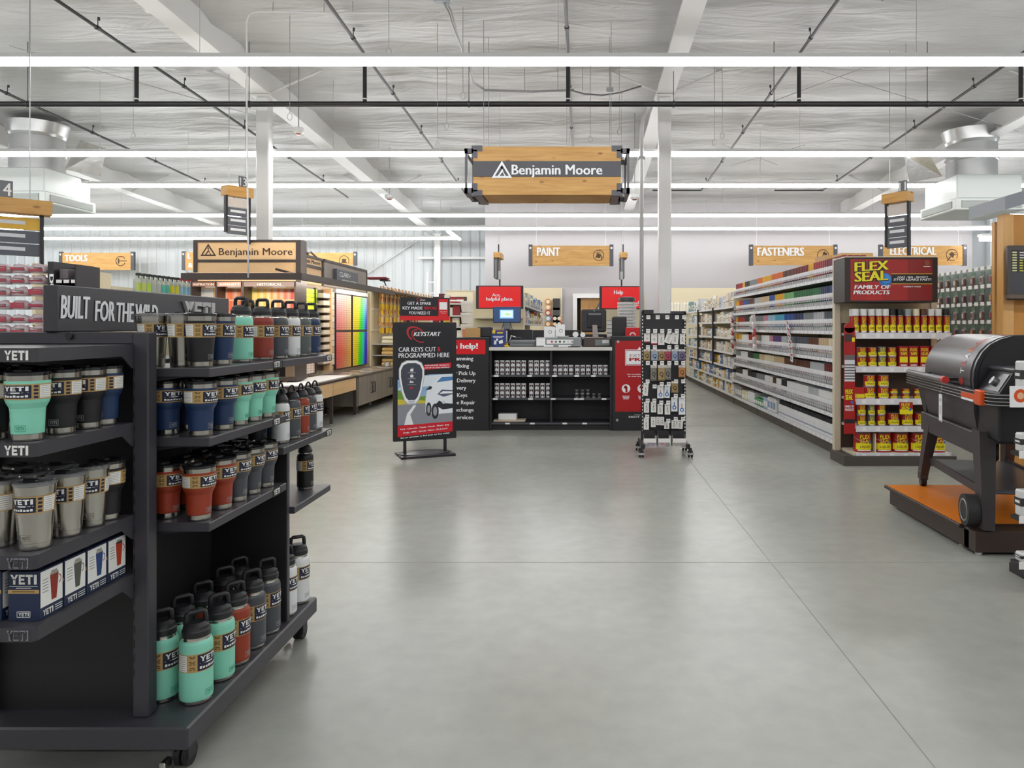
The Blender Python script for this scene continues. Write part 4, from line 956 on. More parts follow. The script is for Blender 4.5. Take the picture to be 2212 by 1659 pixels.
# chip bays: (px0, px1, colour function)
def rack(pa, pb, z0_, z1_, nu, nv, fn, nm_, off=.04):
    g = MB(); y0_, y1_ = yat(pa, XW+off), yat(pb, XW+off); g.box(XW, XW+off, y0_, y1_, z0_-.02, z1_+.02, DKF); r_ = g.build(nm_, t)
    g = MB(); chips(g, 0.01, y1_-y0_-.01, z0_, z1_, nu, nv, fn, face(XW+off+.002, y0_, 0, '+x'), .08); g.build('colour_chips', r_)
rack(652, 686, 1.2, 1.98, 8, 12, lambda u, v: hsv(.155+.06*u, .5+.4*v, .98), 'chip_rack')
rack(652, 684, .70, 1.0, 5, 8, lambda u, v: hsv(.06+.03*v, .12+.15*v, .95), 'chip_rack')
GXD = mat('chip_dark', '#3a2c28', .5)
g = MB(); ys0, ys1 = yat(689, XW+.1), yat(709, XW+.1)
g.box(XW, XW+.03, ys0, ys1, .72, 1.98, GXD); sr = g.build('sample_tower', t)
for i in range(10):
    z_ = .82+i*.115; g = MB(); g.box(XW+.03, XW+.13, ys0+.12, ys1-.02, z_, z_+.07, mat('tower_card', '#e2d2c0', .5)); g.box(XW+.03, XW+.14, ys0, ys1, z_-.012, z_-.004, DKF); g.build('card_slot', sr)
g = MB(); g.box(XW, XW+.16, ys1-.02, ys1+.015, .70, 2.0, OAK); g.box(XW, XW+.06, ys0-.03, ys0-.0, .70, 2.0, DKF); g.build('wood_fin', t)
rack(712, 723, .78, 1.98, 2, 12, lambda u, v: hsv(.08, .1+.12*((v*12) % 3 > 2), .86-.1*((int(v*12) % 4) == 2)), 'chip_rack')
def warm(u, v): return hsv(.97+.13*u+.02*(1-v), .16+.5*(1-abs(v-.2)*1.25), .97-.1*(1-v))
def cool(u, v): return hsv(.15+.62*max(0, u-.4+.15*(1-v))/.75, min(.95, max(.06, (.95-1.0*max(0, v-.45)*(.5+u)))), .99-.12*(1-v)*u)
zt_, zm_, zb_ = 1.95, 1.33, .70
rack(726, 759, zm_+.02, zt_, 9, 16, lambda u, v: warm(u, .5+.5*v), 'chip_rack'); rack(726, 759, zb_, zm_-.02, 9, 16, lambda u, v: warm(u, .5*v), 'chip_rack')
rack(762, 793, zm_+.02, zt_, 12, 16, lambda u, v: cool(u, .5+.5*v), 'chip_rack'); rack(762, 793, zb_, zm_-.02, 12, 16, lambda u, v: cool(u, .5*v), 'chip_rack')
g = MB(); g.box(XW, XW+.05, yat(725, XW+.04), yat(794, XW+.04), 1.97, 2.04, PAPER); g.build('top_strip', t)
# cabinets in front of the chip wall
def leg(g, x, y, z1): g.box(x-.02, x+.02, y-.02, y+.02, .012, z1, DKF); g.cyl((x, y, 0), (x, y, .012), .022, STEEL, 8)
XC = -3.56; CT = .63
t = thing('paint_desk', 'wood-fronted desk on dark legs below the chip wall', 'desk', (0, 0, 0))
g = MB(); g.box(XW+.006, XC, 9.5, 11.72, CT-.03, CT, DKF); g.box(XW+.05, XC-.06, 9.55, 11.6, CT, CT+.012, PAPER); g.build('desk_top', t)
for (a, b_) in ((9.52, 10.58), (10.6, 11.66)):
    g = MB(); g.box(XC-.03, XC-.005, a, b_, CT-.22, CT-.03, OAK); g.build('drawer_front', t)
g = MB(); g.box(XW+.006, XC-.03, 9.5, 11.7, CT-.22, CT-.03, DKF); g.build('carcass', t)
for (x_, y_) in ((XC-.03, 9.54), (XC-.03, 10.59), (XC-.03, 11.69), (XW+.05, 9.54), (XW+.05, 11.69)):
    g = MB(); leg(g, x_, y_, CT-.22); g.build('leg', t)
g = MB(); g.cyl((XC-.06, 10.62, .2), (XW+.1, 11.6, .2), .012, DKF, 6); g.build('brace', t)
t = thing('paint_cabinet', 'grey two-door cabinet with dark handles under the rainbow chips', 'cabinet', (0, 0, 0))
g = MB(); g.box(XW+.006, XC-.02, 11.78, 14.48, .13, CT-.025, GREYWOOD); g.build('body', t)
g = MB(); g.box(XW+.006, XC+.01, 11.76, 14.5, CT-.025, CT, mat('cabinet_top', '#6f625b', .45)); g.build('cabinet_top', t)
for i, (a, b_) in enumerate(((11.8, 13.1), (13.12, 14.46))):
    g = MB(); g.box(XC-.02, XC, a, b_, .14, CT-.03, GREYWOOD); dr = g.build('door', t)
    g = MB(); m_ = (a+b_)/2+(.1 if i == 0 else -.1)
    for yy in (m_-.07, m_+.07): g.tube([(XC, yy, .29), (XC+.03, yy, .30), (XC+.03, yy, .46), (XC, yy, .47)], .009, BLACK, 6)
    g.build('handle', dr)
for (x_, y_) in ((XC-.05, 11.84), (XC-.05, 14.42), (XW+.05, 11.84), (XW+.05, 14.42)):
    g = MB(); leg(g, x_, y_, .13); g.build('leg', t)
rr_ = random.Random(3)
for i in range(13):
    y_ = 12.0+i*.19; g = MB(); w_, l_ = rr_.uniform(.05, .08), rr_.uniform(.16, .24)
    c = ('#e9dcc4', '#d9c39a', '#f0efe9', '#e7b7a0', '#d6dbe0', '#efe5d0')[i % 6]
    g.box(-l_/2, l_/2, -w_/2, w_/2, 0, .004, VC, col=c); g.box(-l_/2+.01, l_/2-.04, -w_/2+.008, -w_/2+.02, .004, .005, VC, col='#a98d62')
    tag(g.build('colour_leaflet', None, (XC-.27+.12*math.sin(i*2.1), y_, CT+.0005*i), rr_.uniform(-1, 1)), 'pale colour leaflet on the grey cabinet top, %s from its near end' % nth(i), 'leaflet', 'colour leaflets on the grey cabinet')
g = MB(); g.box(-.05, .05, -.06, .06, 0, .008, BLACK); g.box(-.05, -.042, -.06, .06, .008, .1, GALV); g.box(.042, .05, -.06, .06, .008, .1, GALV); g.box(-.04, .04, -.01, .01, .008, .085, CARD)
tag(g.build('leaflet_holder', None, (XC-.2, 14.3, CT)), 'small wire leaflet holder at the far end of the grey cabinet', 'holder')
g = MB(); g.box(-.2, .2, -.12, .12, 0, .05, mat('boxed_red', '#7d2a34', .4), bev=.02); g.cyl((.1, 0, 0), (.16, -.02, -.12), .012, BLACK, 6); g.box(.05, .22, -.1, .1, -.03, .0, BLACK, bev=.01)
t = tag(g.build('lamp_head', None, (XW+.12, 14.62, 2.33)), 'red and black lamp head poking past the grey header end', 'lamp')
g = MB(); g.tube([(-.35, 0, 0), (-.2, .05, .06), (0, -.02, .03), (.2, .04, .08), (.36, 0, .0)], .02, mat('roll_plastic', '#c9c2c0', .4), 6); g.tube([(-.3, .1, .02), (0, .08, .1), (.3, .1, .02)], .012, BLACK, 6)
tag(g.build('packing_roll', None, (XW-.06, 11.35, 2.505), PI/2), 'loose dark and pale wrap lying on top of the headers', 'wrapping')

# ================================================================ BRUSH AND ROLLER AISLE behind the chip wall
t = thing('brush_pegboard', 'long pegboard of brushes and rollers past the chip wall', 'display wall', (0, 0, 0))
g = MB(); g.box(XW-.1, XW, 14.55, 20.3, .2, 2.1, CREAM); g.build('back_panel', t)
g = MB(); g.box(XW, XW+.5, 14.55, 20.3, 0, .2, BLK2); g.build('base', t)
for z_ in (1.98, 1.62, 1.20):
    g = MB(); g.box(XW, XW+.012, 14.55, 20.3, z_+.12, z_+.145, CARD); g.build('price_strip', t)
g = MB(); g.box(XW, XW+.45, 14.6, 20.3, 2.1, 2.115, mat('clear_riser', '#d7d7d4', .2, trans=.3)); g.build('clear_riser', t)
YEL = '#e0b50f'
def brush(headc, handc, hw_=.035, hl=.09, pack=True):
    g = MB(); g.box(-.006, .006, -hw_, hw_, -hl, 0, VC, col=headc, bev=.004); g.box(-.007, .007, -hw_*1.02, hw_*1.02, 0, .03, VC, col='#b9a27a'); m1 = None
    g.prism([(-hw_*.9, .03), (hw_*.9, .03), (.011, .08), (.013, .17), (-.013, .17), (-.011, .08)], -.007, .007, VC, T=Matrix(((0, 0, 1, 0), (1, 0, 0, 0), (0, 1, 0, 0), (0, 0, 0, 1))), col=handc)
    return [('', g.mesh('paint_brush'))]
BR = [brush(YEL, '#c98f52'), brush('#efc414', '#d9a266', .042), brush('#6e1f28', '#c79058', .03), brush('#5c2a20', '#b87f48', .034), brush('#e8d9a8', YEL, .03)]
for b_ in BR: b_[0][1].transform(Matrix.Diagonal((1.6, 1.55, 1.25, 1)))
rowspec = [(2.0, 14.7, 34, (3, 3, 2, 3)), (1.86, 14.65, 22, (0, 0, 1, 0)), (1.60, 14.65, 22, (4, 0, 1, 3)), (1.38, 14.65, 22, (0, 1, 0, 2))]
for ri, (z_, y_, n, kinds) in enumerate(rowspec):
    for k in range(n):
        yy = y_+k*.155
        kd = kinds[k % 4] if k < 12 or ri == 0 else (2, 3)[k % 2]
        put(BR[kd], 'paint_brush', 'hanging paint brush, %s from the near end in the %s row of brushes' % (nth(k), nth(ri)), 'brush', (XW+.2-.09*(k % 2), yy, z_), random.uniform(-.15, .15), 'paint brushes on the pegboard')
# bins of roller covers
def roller():
    g = MB(); T_ = RY(PI/2); g.lathe([(.016, 0), (.026, 0), (.027, .006), (.027, .19), (.026, .196), (.016, .196)], mat('roller_nap', '#dcb878', .8, noise_s=80, noise_a=.15), 12, T=T_); g.lathe([(.016, .196), (.016, 0)], mat('roller_core', '#7a5a34', .7), 12, T=T_)
    return [('', g.mesh('roller_cover'))]
def roller2():
    g = MB(); T_ = RY(PI/2); g.lathe([(.016, 0), (.026, 0), (.027, .006), (.027, .19), (.026, .196), (.016, .196)], mat('roller_nap_pale', '#e3d9c0', .8, noise_s=80, noise_a=.15), 12, T=T_); g.lathe([(.016, .196), (.016, 0)], mat('roller_core', '#7a5a34', .7), 12, T=T_)
    return [('', g.mesh('roller_cover'))]
RO = [roller2(), roller(), roller()]
for r_ in RO: r_[0][1].transform(Matrix.Scale(1.35, 4))
for bi, z_ in enumerate((1.06, .84, .62)):
    t = thing('roller_bin', 'clear shelf bin of roller covers, %s down under the yellow brushes' % nth(bi), 'bin', (0, 0, 0), 0, 'roller cover bins')
    g = MB(); g.box(XW+.005, XW+.46, 14.62, 18.2, z_-.012, z_, SHELFW); g.build('shelf', t)
    g = MB(); g.box(XW+.455, XW+.46, 14.62, 18.2, z_, z_+.05, mat('clear_acrylic', '#dfe3e6', .08, alpha=.2)); g.build('front_lip', t)
    for r_ in range(2):
        for k in range(14):
            yy = 14.68+k*.08+(r_ % 2)*.038
            put(RO[bi], 'roller_cover', 'roller cover, %s along layer %s of bin %s under the yellow brushes' % (nth(k), 'one two three'.split()[r_], 'one two three'.split()[bi]), 'paint roller', (XW+.18, yy, z_+.037+r_*.074), 0, 'roller covers in the bins')
for k in range(14):
    g = MB(); c = ('#c9c3bd', '#d9c14a', '#b9b4b0', '#cfcac4', '#8f3a36')[k % 5]; g.box(-.1, .1, -.09, .09, 0, .14, VC, col=c, bev=.03)
    tag(g.build('bagged_roller_kit', None, (XW+.28, 15.9+.2*k, (1.062, .842, .622)[k % 3]), random.uniform(-.2, .2)), 'plastic bagged roller kit, %s back along the roller bins' % nth(k), 'package', 'bagged roller kits')
# ladder against the corrugated wall
t = thing('step_ladder', 'pale ladder standing upright near the corner column', 'ladder', (X(932, 21), 21.0, 0))
for sx_ in (-.11, .11):
    g = MB(); g.box(sx_-.02, sx_+.02, -.03, .03, 0, Z(587, 21), WHITE); g.build('rail', t)
for k in range(9):
    g = MB(); g.box(-.09, .09, -.025, .025, .25+k*.3, .28+k*.3, WHITE); g.build('rung', t)
# ================================================================ KEY POSTER STAND
SGB = mat('poster_black', '#17151b', .4); SGF = mat('frame_black', '#1d1b20', .4)
REDP = mat('poster_red', '#cf1226', .4); CRIM = mat('poster_crimson', '#b3262e', .4)
t = thing('poster_stand', 'black floor poster stand advertising car keys with small topper sign', 'sign', (-1.72, 8.1, 0), .42)
w, zb, zt = .345, .165, 1.45
g = MB(); g.box(-w, w, -.02, .02, zb, zt, SGF, bev=.006); fr = g.build('frame', t)
l = MB(); F = face(0, -.0205, 0)
a = w-.045; l.rect(-a, a, zb+.05, zt-.05, SGB, F, .0)
# emblem and headline
l.ring(-.1, 1.315, .062, .078, CRIM, F, .001, a0=1.1, a1=4.6, sx=1.5, rot=-.6); l.ring(-.07, 1.3, .052, .062, CRIM, F, .0012, a0=2.2, a1=5.9, sx=1.5, rot=-.6)
l.text('KEYSTART', -.13, .17, 1.30, 1.345, LET, F, .002, bold=.035, shear=.25)
l.text('CAR KEYS CUT', -.29, .115, 1.13, 1.18, LET, F, .001, bold=.02); l.text('&', .13, .165, 1.13, 1.18, REDP, F, .001, bold=.04)
l.text('PROGRAMMED HERE', -.29, .265, 1.065, 1.115, LET, F, .001, bold=.02)
l.poly([(-.02, .93), (.28, .95), (.285, 1.005), (-.02, .985)], REDP, F, .001)
l.text('DEALERSHIP QUALITY', -.005, .26, .97, .985, LET, F, .002, bold=.04); l.text('AT UP TO 50% SAVINGS', -.005, .265, .945, .96, LET, F, .002, bold=.04)
# picture: sky, hills, road, white car
def p_(pts, c, z): l.poly(pts, VC, F, z, c)
p_([(-a, .44), (a, .44), (a, .88), (.05, .88), (-a, .83)], '#8fb6d8', .001)
p_([(-a, .72), (-.18, .86), (a, .88), (a, .78)], '#dfe8f0', .0012)
p_([(-a, .56), (a, .54), (a, .64), (.1, .66), (-.12, .63), (-a, .72)], '#6f9a35', .0014)
p_([(-a, .56), (a, .50), (a, .56), (-.05, .60), (-a, .62)], '#d2c23c', .0016)
p_([(-a, .34), (a, .34), (a, .52), (-.05, .57), (-a, .56)], '#8d8f98', .0018)
p_([(-.23, .34), (-.13, .34), (-.165, .45), (-.1, .55), (-.13, .55), (-.2, .46)], '#eceef0', .002)
p_([(.0, .47), (.08, .44), (a, .45), (a, .85), (.17, .86), (.07, .77), (.02, .72), (0, .62)], '#e8edf3', .0022)
p_([(.12, .79), (a, .81), (a, .85), (.18, .85)], '#4a7fb8', .0024)
p_([(.13, .66), (.18, .71), (a, .70), (a, .655), (.2, .63)], '#4d5a70', .0024); p_([(.15, .665), (.19, .69), (a, .685), (a, .665)], '#f4f6fa', .0026)
p_([(.1, .54), (.19, .49), (a, .50), (a, .55), (.2, .56), (.15, .59)], '#22252b', .0024)
p_([(0, .71), (.05, .755), (.075, .74), (.06, .715)], '#2a2d33', .0026)
for (cx_, cy_, rx, ry) in ((.035, .50, .03, .075), (.105, .475, .04, .085)):
    l.add([(cx_+rx*math.cos(2*PI*k/18), cy_+ry*math.sin(2*PI*k/18), .0026) for k in range(18)], [tuple(range(18))], VC, col='#24262b', T=F); l.add([(cx_+rx*.55*math.cos(2*PI*k/18), cy_+ry*.6*math.sin(2*PI*k/18), .0028) for k in range(18)], [tuple(range(18))], VC, col='#9aa0a8', T=F)
l.disc(.2, .57, .018, VC, F, .0027, '#cfd6de')
# key fob
def fob(sc, oy=0): return [(x*sc-.15, (y-.85)*sc+.85) for x, y in ((-.10, 1.0), (-.128, .94), (-.128, .86), (-.10, .70), (-.07, .615), (-.04, .58), (.04, .58), (.07, .615), (.10, .70), (.128, .86), (.128, .94), (.10, 1.0), (.05, 1.025), (-.05, 1.025))]
p_(fob(1.08), '#aeb2b8', .003); p_(fob(1.03), '#f2f3f5', .0032); p_(fob(.9), '#3f4450', .0034)
for zc_ in (.935, .87, .805, .74):
    if zc_ != .74: l.rect(-.195, -.105, zc_-.032, zc_-.03, LET, F, .0036)
    if zc_ == .74: l.poly([(-.165, .725), (-.165, .755), (-.13, .74)], REDP, F, .0036)
    elif zc_ == .805: l.rect(-.172, -.13, .795, .808, LET, F, .0036); l.rect(-.165, -.155, .808, .82, LET, F, .0036)
    else: l.rect(-.165, -.132, zc_-.018, zc_+.008, LET, F, .0036); l.ring(-.15+(.008 if zc_ > .9 else 0), zc_+.008, .008, .012, LET, F, .0036, a0=0, a1=PI)
p_([(-.19, .60), (-.11, .60), (-.12, .575), (-.18, .575)], '#c6cad0', .0036)
# red makes band and footer
l.poly([(-a, .215), (a, .245), (a, .355), (-a, .335)], REDP, F, .003)
sk = Matrix(((1, 0, 0, 0), (.05, 1, 0, 0), (0, 0, 1, 0), (0, 0, 0, 1)))
l.text('Ford - Chevrolet - Toyota - Honda - Nissan - Jeep', -.27, .26, .295, .318, LET, F @ sk, .004, bold=.03); l.text('Dodge - GMC - Hyundai - Subaru - Kia & more!', -.24, .24, .255, .278, LET, F @ sk, .004, bold=.03)
l.text('See an associate to find your car key today!', -.27, .265, .2155 -.012, .225, LET, F @ sk, .004, bold=.03)
l.build('poster', fr)
g = MB(); g.box(-.27, .27, -.012, .012, zt+.02, 1.72, SGB); tp = g.build('topper_board', t)
g = MB(); g.box(-.2, -.17, -.006, .006, zt, zt+.02, SGF); g.box(.17, .2, -.006, .006, zt, zt+.02, SGF); g.build('topper_clip', t)
l = MB(); F2 = face(0, -.0125, 0)
l.rect(-.27, .27, zt+.02, zt+.068, RED, F2, .0005)
l.ring(-.06, 1.69, .018, .023, CRIM, F2, .001, a0=1.1, a1=5, sx=1.6, rot=-.6); l.text('KEYSTART', -.06, .0, 1.685, 1.697, LET, F2, .0014, bold=.04, shear=.25)
l.text('GET A SPARE', -.195, .06, 1.64, 1.672, LET, F2, .001, bold=.02); l.text('KEY MADE', -.245, -.03, 1.588, 1.62, LET, F2, .001, bold=.02); l.text('BEFORE', -.01, .125, 1.588, 1.62, REDP, F2, .001, bold=.02); l.text('YOU NEED IT', -.18, .055, 1.535, 1.568, LET, F2, .001, bold=.02)
l.rect(.145, .25, zt+.035, 1.705, RED, F2, .001); l.rect(.155, .24, 1.59, 1.672, PAPER, F2, .0015)
l.text('Scan to Find', .16, .235, 1.562, 1.572, LET, F2, .002, bold=.02); l.text('your Key', .175, .22, 1.545, 1.555, LET, F2, .002, bold=.02)
l.build('topper_print', tp)
for x_ in (-.22, .22):
    g = MB(); g.box(x_-.015, x_+.015, -.015, .015, .03, zb+.01, SGF); g.build('post', t)
g = MB(); g.lathe([(0, 0), (.29, 0), (.29, .012), (0, .03)], mat('base_plate', '#3a3a3e', .3), 28); b0 = g.build('base_plate', t); b0.scale = (1, .62, 1); b0.location = (0, .05, .012)
g = MB(); g.box(-.29, .29, -.2, -.12, 0, .022, SGF); g.box(-.29, -.25, -.2, .2, 0, .016, SGF); g.box(.25, .29, -.2, .2, 0, .016, SGF); g.build('foot_bar', t)

# ================================================================ SERVICE COUNTER
DK = mat('counter_black', '#242428', .45); DKI = mat('counter_inner', '#1c1c22', .5)
D = 10.0; kk = FPX/D
cx0, cx1 = X(1057, D), X(1322, D)
t = thing('service_counter', 'dark counter shelving of paint jars under a pale worktop', 'counter', (0, 0, 0))
g = MB(); g.box(cx0, cx1, D-.03, D+.72, Z(757, D), Z(750, D), mat('counter_top', '#d8d4cf', .4)); g.build('worktop', t)
g = MB(); g.box(cx0, cx1, D+.4, D+.7, 0, Z(757, D), DKI); g.build('back_panel', t)
for x_ in (cx0, (cx0+cx1)/2-.01, cx1-.03):
    g = MB(); g.box(x_, x_+.03, D+(.04 if x_ not in (cx0, cx1-.03) else 0), D+.4, .0, Z(757, D), DK); g.build('upright', t)
g = MB(); g.box(cx0+.03, cx1-.03, D+.06, D+.4, 0, .09, DK); g.build('kick_plate', t)
CS = [Z(810, D), Z(860, D), Z(913, D)]
for i, z in enumerate(CS):
    g = MB(); g.box(cx0+.03, cx1-.03, D+.02, D+.4, z-.025, z, DK); g.box(cx0+.03, cx1-.03, D+.012, D+.02, z-.025, z-.001, mat('shelf_lip', '#55565c', .35, .3))
    for px in ((1072, 1144, 1198, 1246, 1282) , (1070, 1146, 1195, 1245, 1256, 1305), (1096, 1150, 1220, 1263))[i]:
        g.box(X(px-5, D), X(px+5, D), D+.006, D+.01, z-.024, z-.001, CARD)
    g.build('shelf', t)
JW = mat('jar_white', '#dedee0', .35); JL = mat('jar_label', '#2b2528', .45)
def jar(kind):
    g = MB()
    if kind == 'sample':
        g.lathe([(0, 0), (.029, 0), (.03, .003), (.03, .055), (.028, .057)], JW, 16); b0 = g.mesh('jar')
        l = MB(); l.lathe([(.0303, .016), (.0303, .046)], JL, 16, a0=-PI/2-.85, a1=-PI/2+.85)
        T_ = T3(0, -.0312, 0) @ FRONT; l.poly([(-.012, .018), (.012, .018), (0, .034)], JW, T_, .0); l.rect(-.018, .018, .036, .041, mat('jar_band', '#8a3a40', .5), T_, .0)
        h = MB(); h.lathe([(.031, .054), (.0315, .056), (.0315, .062), (.029, .0635), (0, .0635)], JW, 16)
        return [('jar', b0, [('label', l.mesh('label'))]), ('lid', h.mesh('lid'))]
    g.lathe([(0, 0), (.031, 0), (.032, .003), (.03, .006), (.03, .046), (.032, .049), (.032, .053), (0, .051)], STEEL, 18); b0 = g.mesh('tin')
    l = MB(); l.lathe([(.0303, .008), (.0303, .044)], mat('tin_label', '#2e3034', .4), 18)
    return [('tin', b0, [('label', l.mesh('label'))])]
JS, JT = jar('sample'), jar('tin')
def stack(tpl, nm_, what, px0, n, rows, zs, where, step=.074, hstep=.064, cat='jar'):
    for r_ in range(rows if isinstance(rows, int) else len(rows)):
        for k in range(n if isinstance(rows, int) else rows[r_]):
            put(tpl, nm_, '%s, %s in layer %s of the %s' % (what, nth(k), 'one two three'.split()[r_], where), cat, (X(px0, D)+k*step, D+.09, zs+r_*hstep), 0, what+'s')
stack(JS, 'sample_jar', 'paint sample jar', 1071.5, 6, 3, CS[0], 'six-wide upper stack', .0735)
stack(JS, 'sample_jar', 'paint sample jar', 1146, 4, 3, CS[0], 'four-wide upper stack', .0765)
stack(JS, 'sample_jar', 'paint sample jar', 1198, 4, 2, CS[0], 'two-high stack past middle', .0735)
stack(JS, 'sample_jar', 'paint sample jar', 1247, 3, 2, CS[0], 'two-high stack further along', .075)
stack(JS, 'sample_jar', 'paint sample jar', 1285, 3, 2, CS[0], 'two-high stack at the end', .075)
stack(JS, 'sample_jar', 'paint sample jar', 1071.5, 6, 3, CS[1], 'six-wide lower stack', .0735)
stack(JS, 'sample_jar', 'paint sample jar', 1147, 4, 3, CS[1], 'four-wide lower stack', .0765)
stack(JT, 'small_tin', 'shiny small tin', 1246, 5, (5, 3), CS[1], 'tin pile on the lower shelf', .077, .0535, 'tin')
g = MB(); g.box(-.21, .22, -.12, .12, 0, .018, mat('tray_pale', '#d9cbb4', .5)); g.box(-.15, .1, -.08, .08, .018, .1, PAPER, bev=.006)
tag(g.build('carton_on_tray', None, (X(1098, D), D+.2, CS[2]+.004)), 'white carton on a pale tray on the counter bottom shelf', 'box')
# dark side boards with lettering
g = MB(); px0, px1 = X(892, D), X(1057, D)-.005
t = thing('service_list_board', 'black counter end board listing services under a red can help panel', 'sign board', (0, 0, 0))
g.box(px0, px1, D-.02, D+.7, 0, Z(729, D), DK); b0 = g.build('board', t)
l = MB(); F = face(0, D-.0205, 0)
l.rect(px0+.06, X(1049, D), Z(765, D), Z(734, D), RED, F, .001); l.text('We can help!', X(925, D), X(1033, D), Z(757, D), Z(741, D), LET, F, .002, bold=.05); l.build('red_panel', b0)
l = MB()
for i, (s_, px_) in enumerate((('Key Programming', 1023), ('Paint Mixing', 1014), ('Online Order Pick Up', 1028), ('Assembly & Delivery', 1028), ('Local Delivery', 1008), ('Chip Keys', 1010), ('Small Engine Repair', 1027), ('Propane Exchange', 1024), ('Business Services', 1023))):
    y_ = 779+i*15.8; zl, zh = Z(y_, D), Z(y_-9, D)
    if any(c in s_ for c in 'gypP,') and any(c in 'gyp' for c in s_): zl -= .012
    l.text(s_, None, X(px_, D), zl, zh, LET, F @ T3(0, 0, 0), .002, bold=.035)
l.build('lettering', b0)
g = MB(); qx0, qx1 = X(1322, D)+.005, X(1440, D)
t = thing('red_poster_board', 'black counter end board with red poster behind the keychain rack', 'sign board', (0, 0, 0))
g.box(qx0, qx1, D-.02, D+.7, 0, Z(727, D), DK); b0 = g.build('board', t)
l = MB(); l.rect(X(1329, D), X(1432, D), Z(889, D), Z(736, D), mat('poster_deep_red', '#b0191f', .4), F, .001)
u0, u1, v0, v1 = X(1350, D), X(1412, D), Z(789, D), Z(755, D)
for (m_, d_) in ((LET, 0), (mat('poster_deep_red', '', .4), .006), (LET, .014)): l.rect(u0+d_, u1-d_, v0+d_, v1-d_, m_, F, .002+d_*.02)
l.poly([(X(1376, D), v1-.01), (X(1381, D), v1+.04), (X(1386, D), v1-.01)], LET, F, .0015)
l.text('EXTRA', X(1360, D), X(1402, D), Z(771, D), Z(765, D), mat('poster_pale', '#b9a0a0', .5), F, .003, bold=.03); l.text('PRO', X(1359, D), X(1402, D), Z(780, D), Z(772.5, D), mat('poster_deep_red', '', .4), F, .003, bold=.05)
l.text('Get everything you need', X(1354, D), X(1410, D), Z(810, D), Z(807, D), LET, F, .002, bold=.03); l.text('in one trip or less', X(1357, D), X(1407, D), Z(814.5, D), Z(811.5, D), LET, F, .002, bold=.03)
for px in (1352, 1386, 1418):
    l.disc(X(px, D), Z(839, D), .058, LET, F, .002); l.disc(X(px-1, D), Z(836, D), .022, mat('poster_deep_red', '', .4), F, .003); l.rect(X(px-1, D), X(px+3, D), Z(847, D), Z(836, D), mat('poster_deep_red', '', .4), F, .003)
    for k in range(3): l.rect(X(px-8+k, D), X(px+8-k, D), Z(856+k*3, D), Z(854.5+k*3, D), LET, F, .002)
l.rect(X(1370, D), X(1384, D), Z(896, D), Z(895.3, D), LET, F, .002); l.text('RIGHT STUFF', X(1358, D), X(1406, D), Z(902, D), Z(898, D), LET, F, .002, bold=.03)
l.build('poster', b0)
g = MB()
for (px, py) in ((1335, 738), (1333, 907)): g.cyl((X(px, D), D-.035, Z(py, D)), (X(px, D), D-.02, Z(py, D)), .018, STEEL, 12)
g.build('standoff', b0)
# things on the counter
ZT = Z(750, D); GREY = mat('device_grey', '#73777a', .45); DGY = mat('device_dark', '#2b2b2e', .4)
t = thing('leaflet_box', 'blue and yellow boxed product standing on the counter end', 'box', (X(1075, D), D+.16, ZT), .0)
g = MB(); g.box(-.095, .095, -.05, .05, 0, .235, mat('box_blue', '#2c3f7d', .4)); b0 = g.build('carton', t)
l = MB(); F = face(0, -.0505, 0); l.poly([(-.09, .19), (-.05, .18), (-.04, .23), (-.08, .235)], VC, F, .001, '#e6c51a'); l.rect(-.02, .06, .185, .205, VC, F, .001, '#e6c51a'); l.rect(-.03, .075, .22, .232, VC, F, .001, '#9c4a6c')
l.rect(-.08, .07, .14, .148, LET, F, .001); l.rect(-.07, .05, .125, .132, LET, F, .001)
l.poly([(-.065, .035), (-.03, .035), (-.028, .085), (-.06, .09)], LET, F, .001); l.poly([(.01, .04), (.06, .055), (.055, .1), (.0, .08)], LET, F, .001); l.disc(-.02, .1, .016, LET, F, .001); l.build('print', b0)
def simple(name, label, cat, px, py, dd, build, rz=0., z=None, group=None):
    g = MB(); build(g); return tag(g.build(name, None, (X(px, dd), dd, Z(py, dd) if z is None else z), rz), label, cat, group)
simple('yellow_gadget', 'small yellow gadget beside the blue box on the counter', 'gadget', 1094, 0, D+.12, lambda g: (g.box(-.03, .03, -.03, .03, 0, .03, VC, col='#e2bd15', bev=.01), g.box(-.015, .02, -.02, .02, .03, .07, VC, col='#d9b012', bev=.01), g.cyl((-.01, -.02, .05), (.03, -.03, .075), .008, VC, col='#333333')), z=ZT)
simple('label_printer', 'flat grey printer on the counter under the blue monitor', 'printer', 1130, 0, D+.3, lambda g: (g.box(-.18, .18, -.12, .12, 0, .09, GREY, bev=.012), g.box(-.15, .17, -.125, -.12, .05, .055, DGY)), z=ZT)
simple('barcode_cradle', 'black and white hand scanner cradle on the counter', 'scanner', 1100, 0, D+.5, lambda g: (g.box(-.07, .12, -.05, .05, 0, .05, DGY, bev=.01), g.cyl((-.05, 0, .05), (-.05, 0, .22), .022, PAPER, 10), g.tube([(0, 0, .05), (.03, 0, .15), (.09, -.01, .13)], .008, PAPER, 6), g.box(.09, .17, -.03, .03, .1, .13, DGY, bev=.01)), z=ZT)
t = thing('till_printer', 'grey till unit with coloured buttons in the counter middle', 'till', (X(1206, D), D+.2, ZT))
g = MB(); g.box(-.31, .31, -.12, .16, 0, .13, mat('till_grey', '#8d9194', .4), bev=.01); b0 = g.build('body', t)
l = MB(); F = face(0, -.1205, 0); l.rect(-.16, .2, .045, .1, PAPER, F, .001)
for k, c in enumerate(('#c03040', '#3e8a5a', '#23252b', '#3b8f5c', '#d9dadc', '#9aa0a8')): l.disc(-.09+k*.055, .072, .015, VC, F, .002, c)
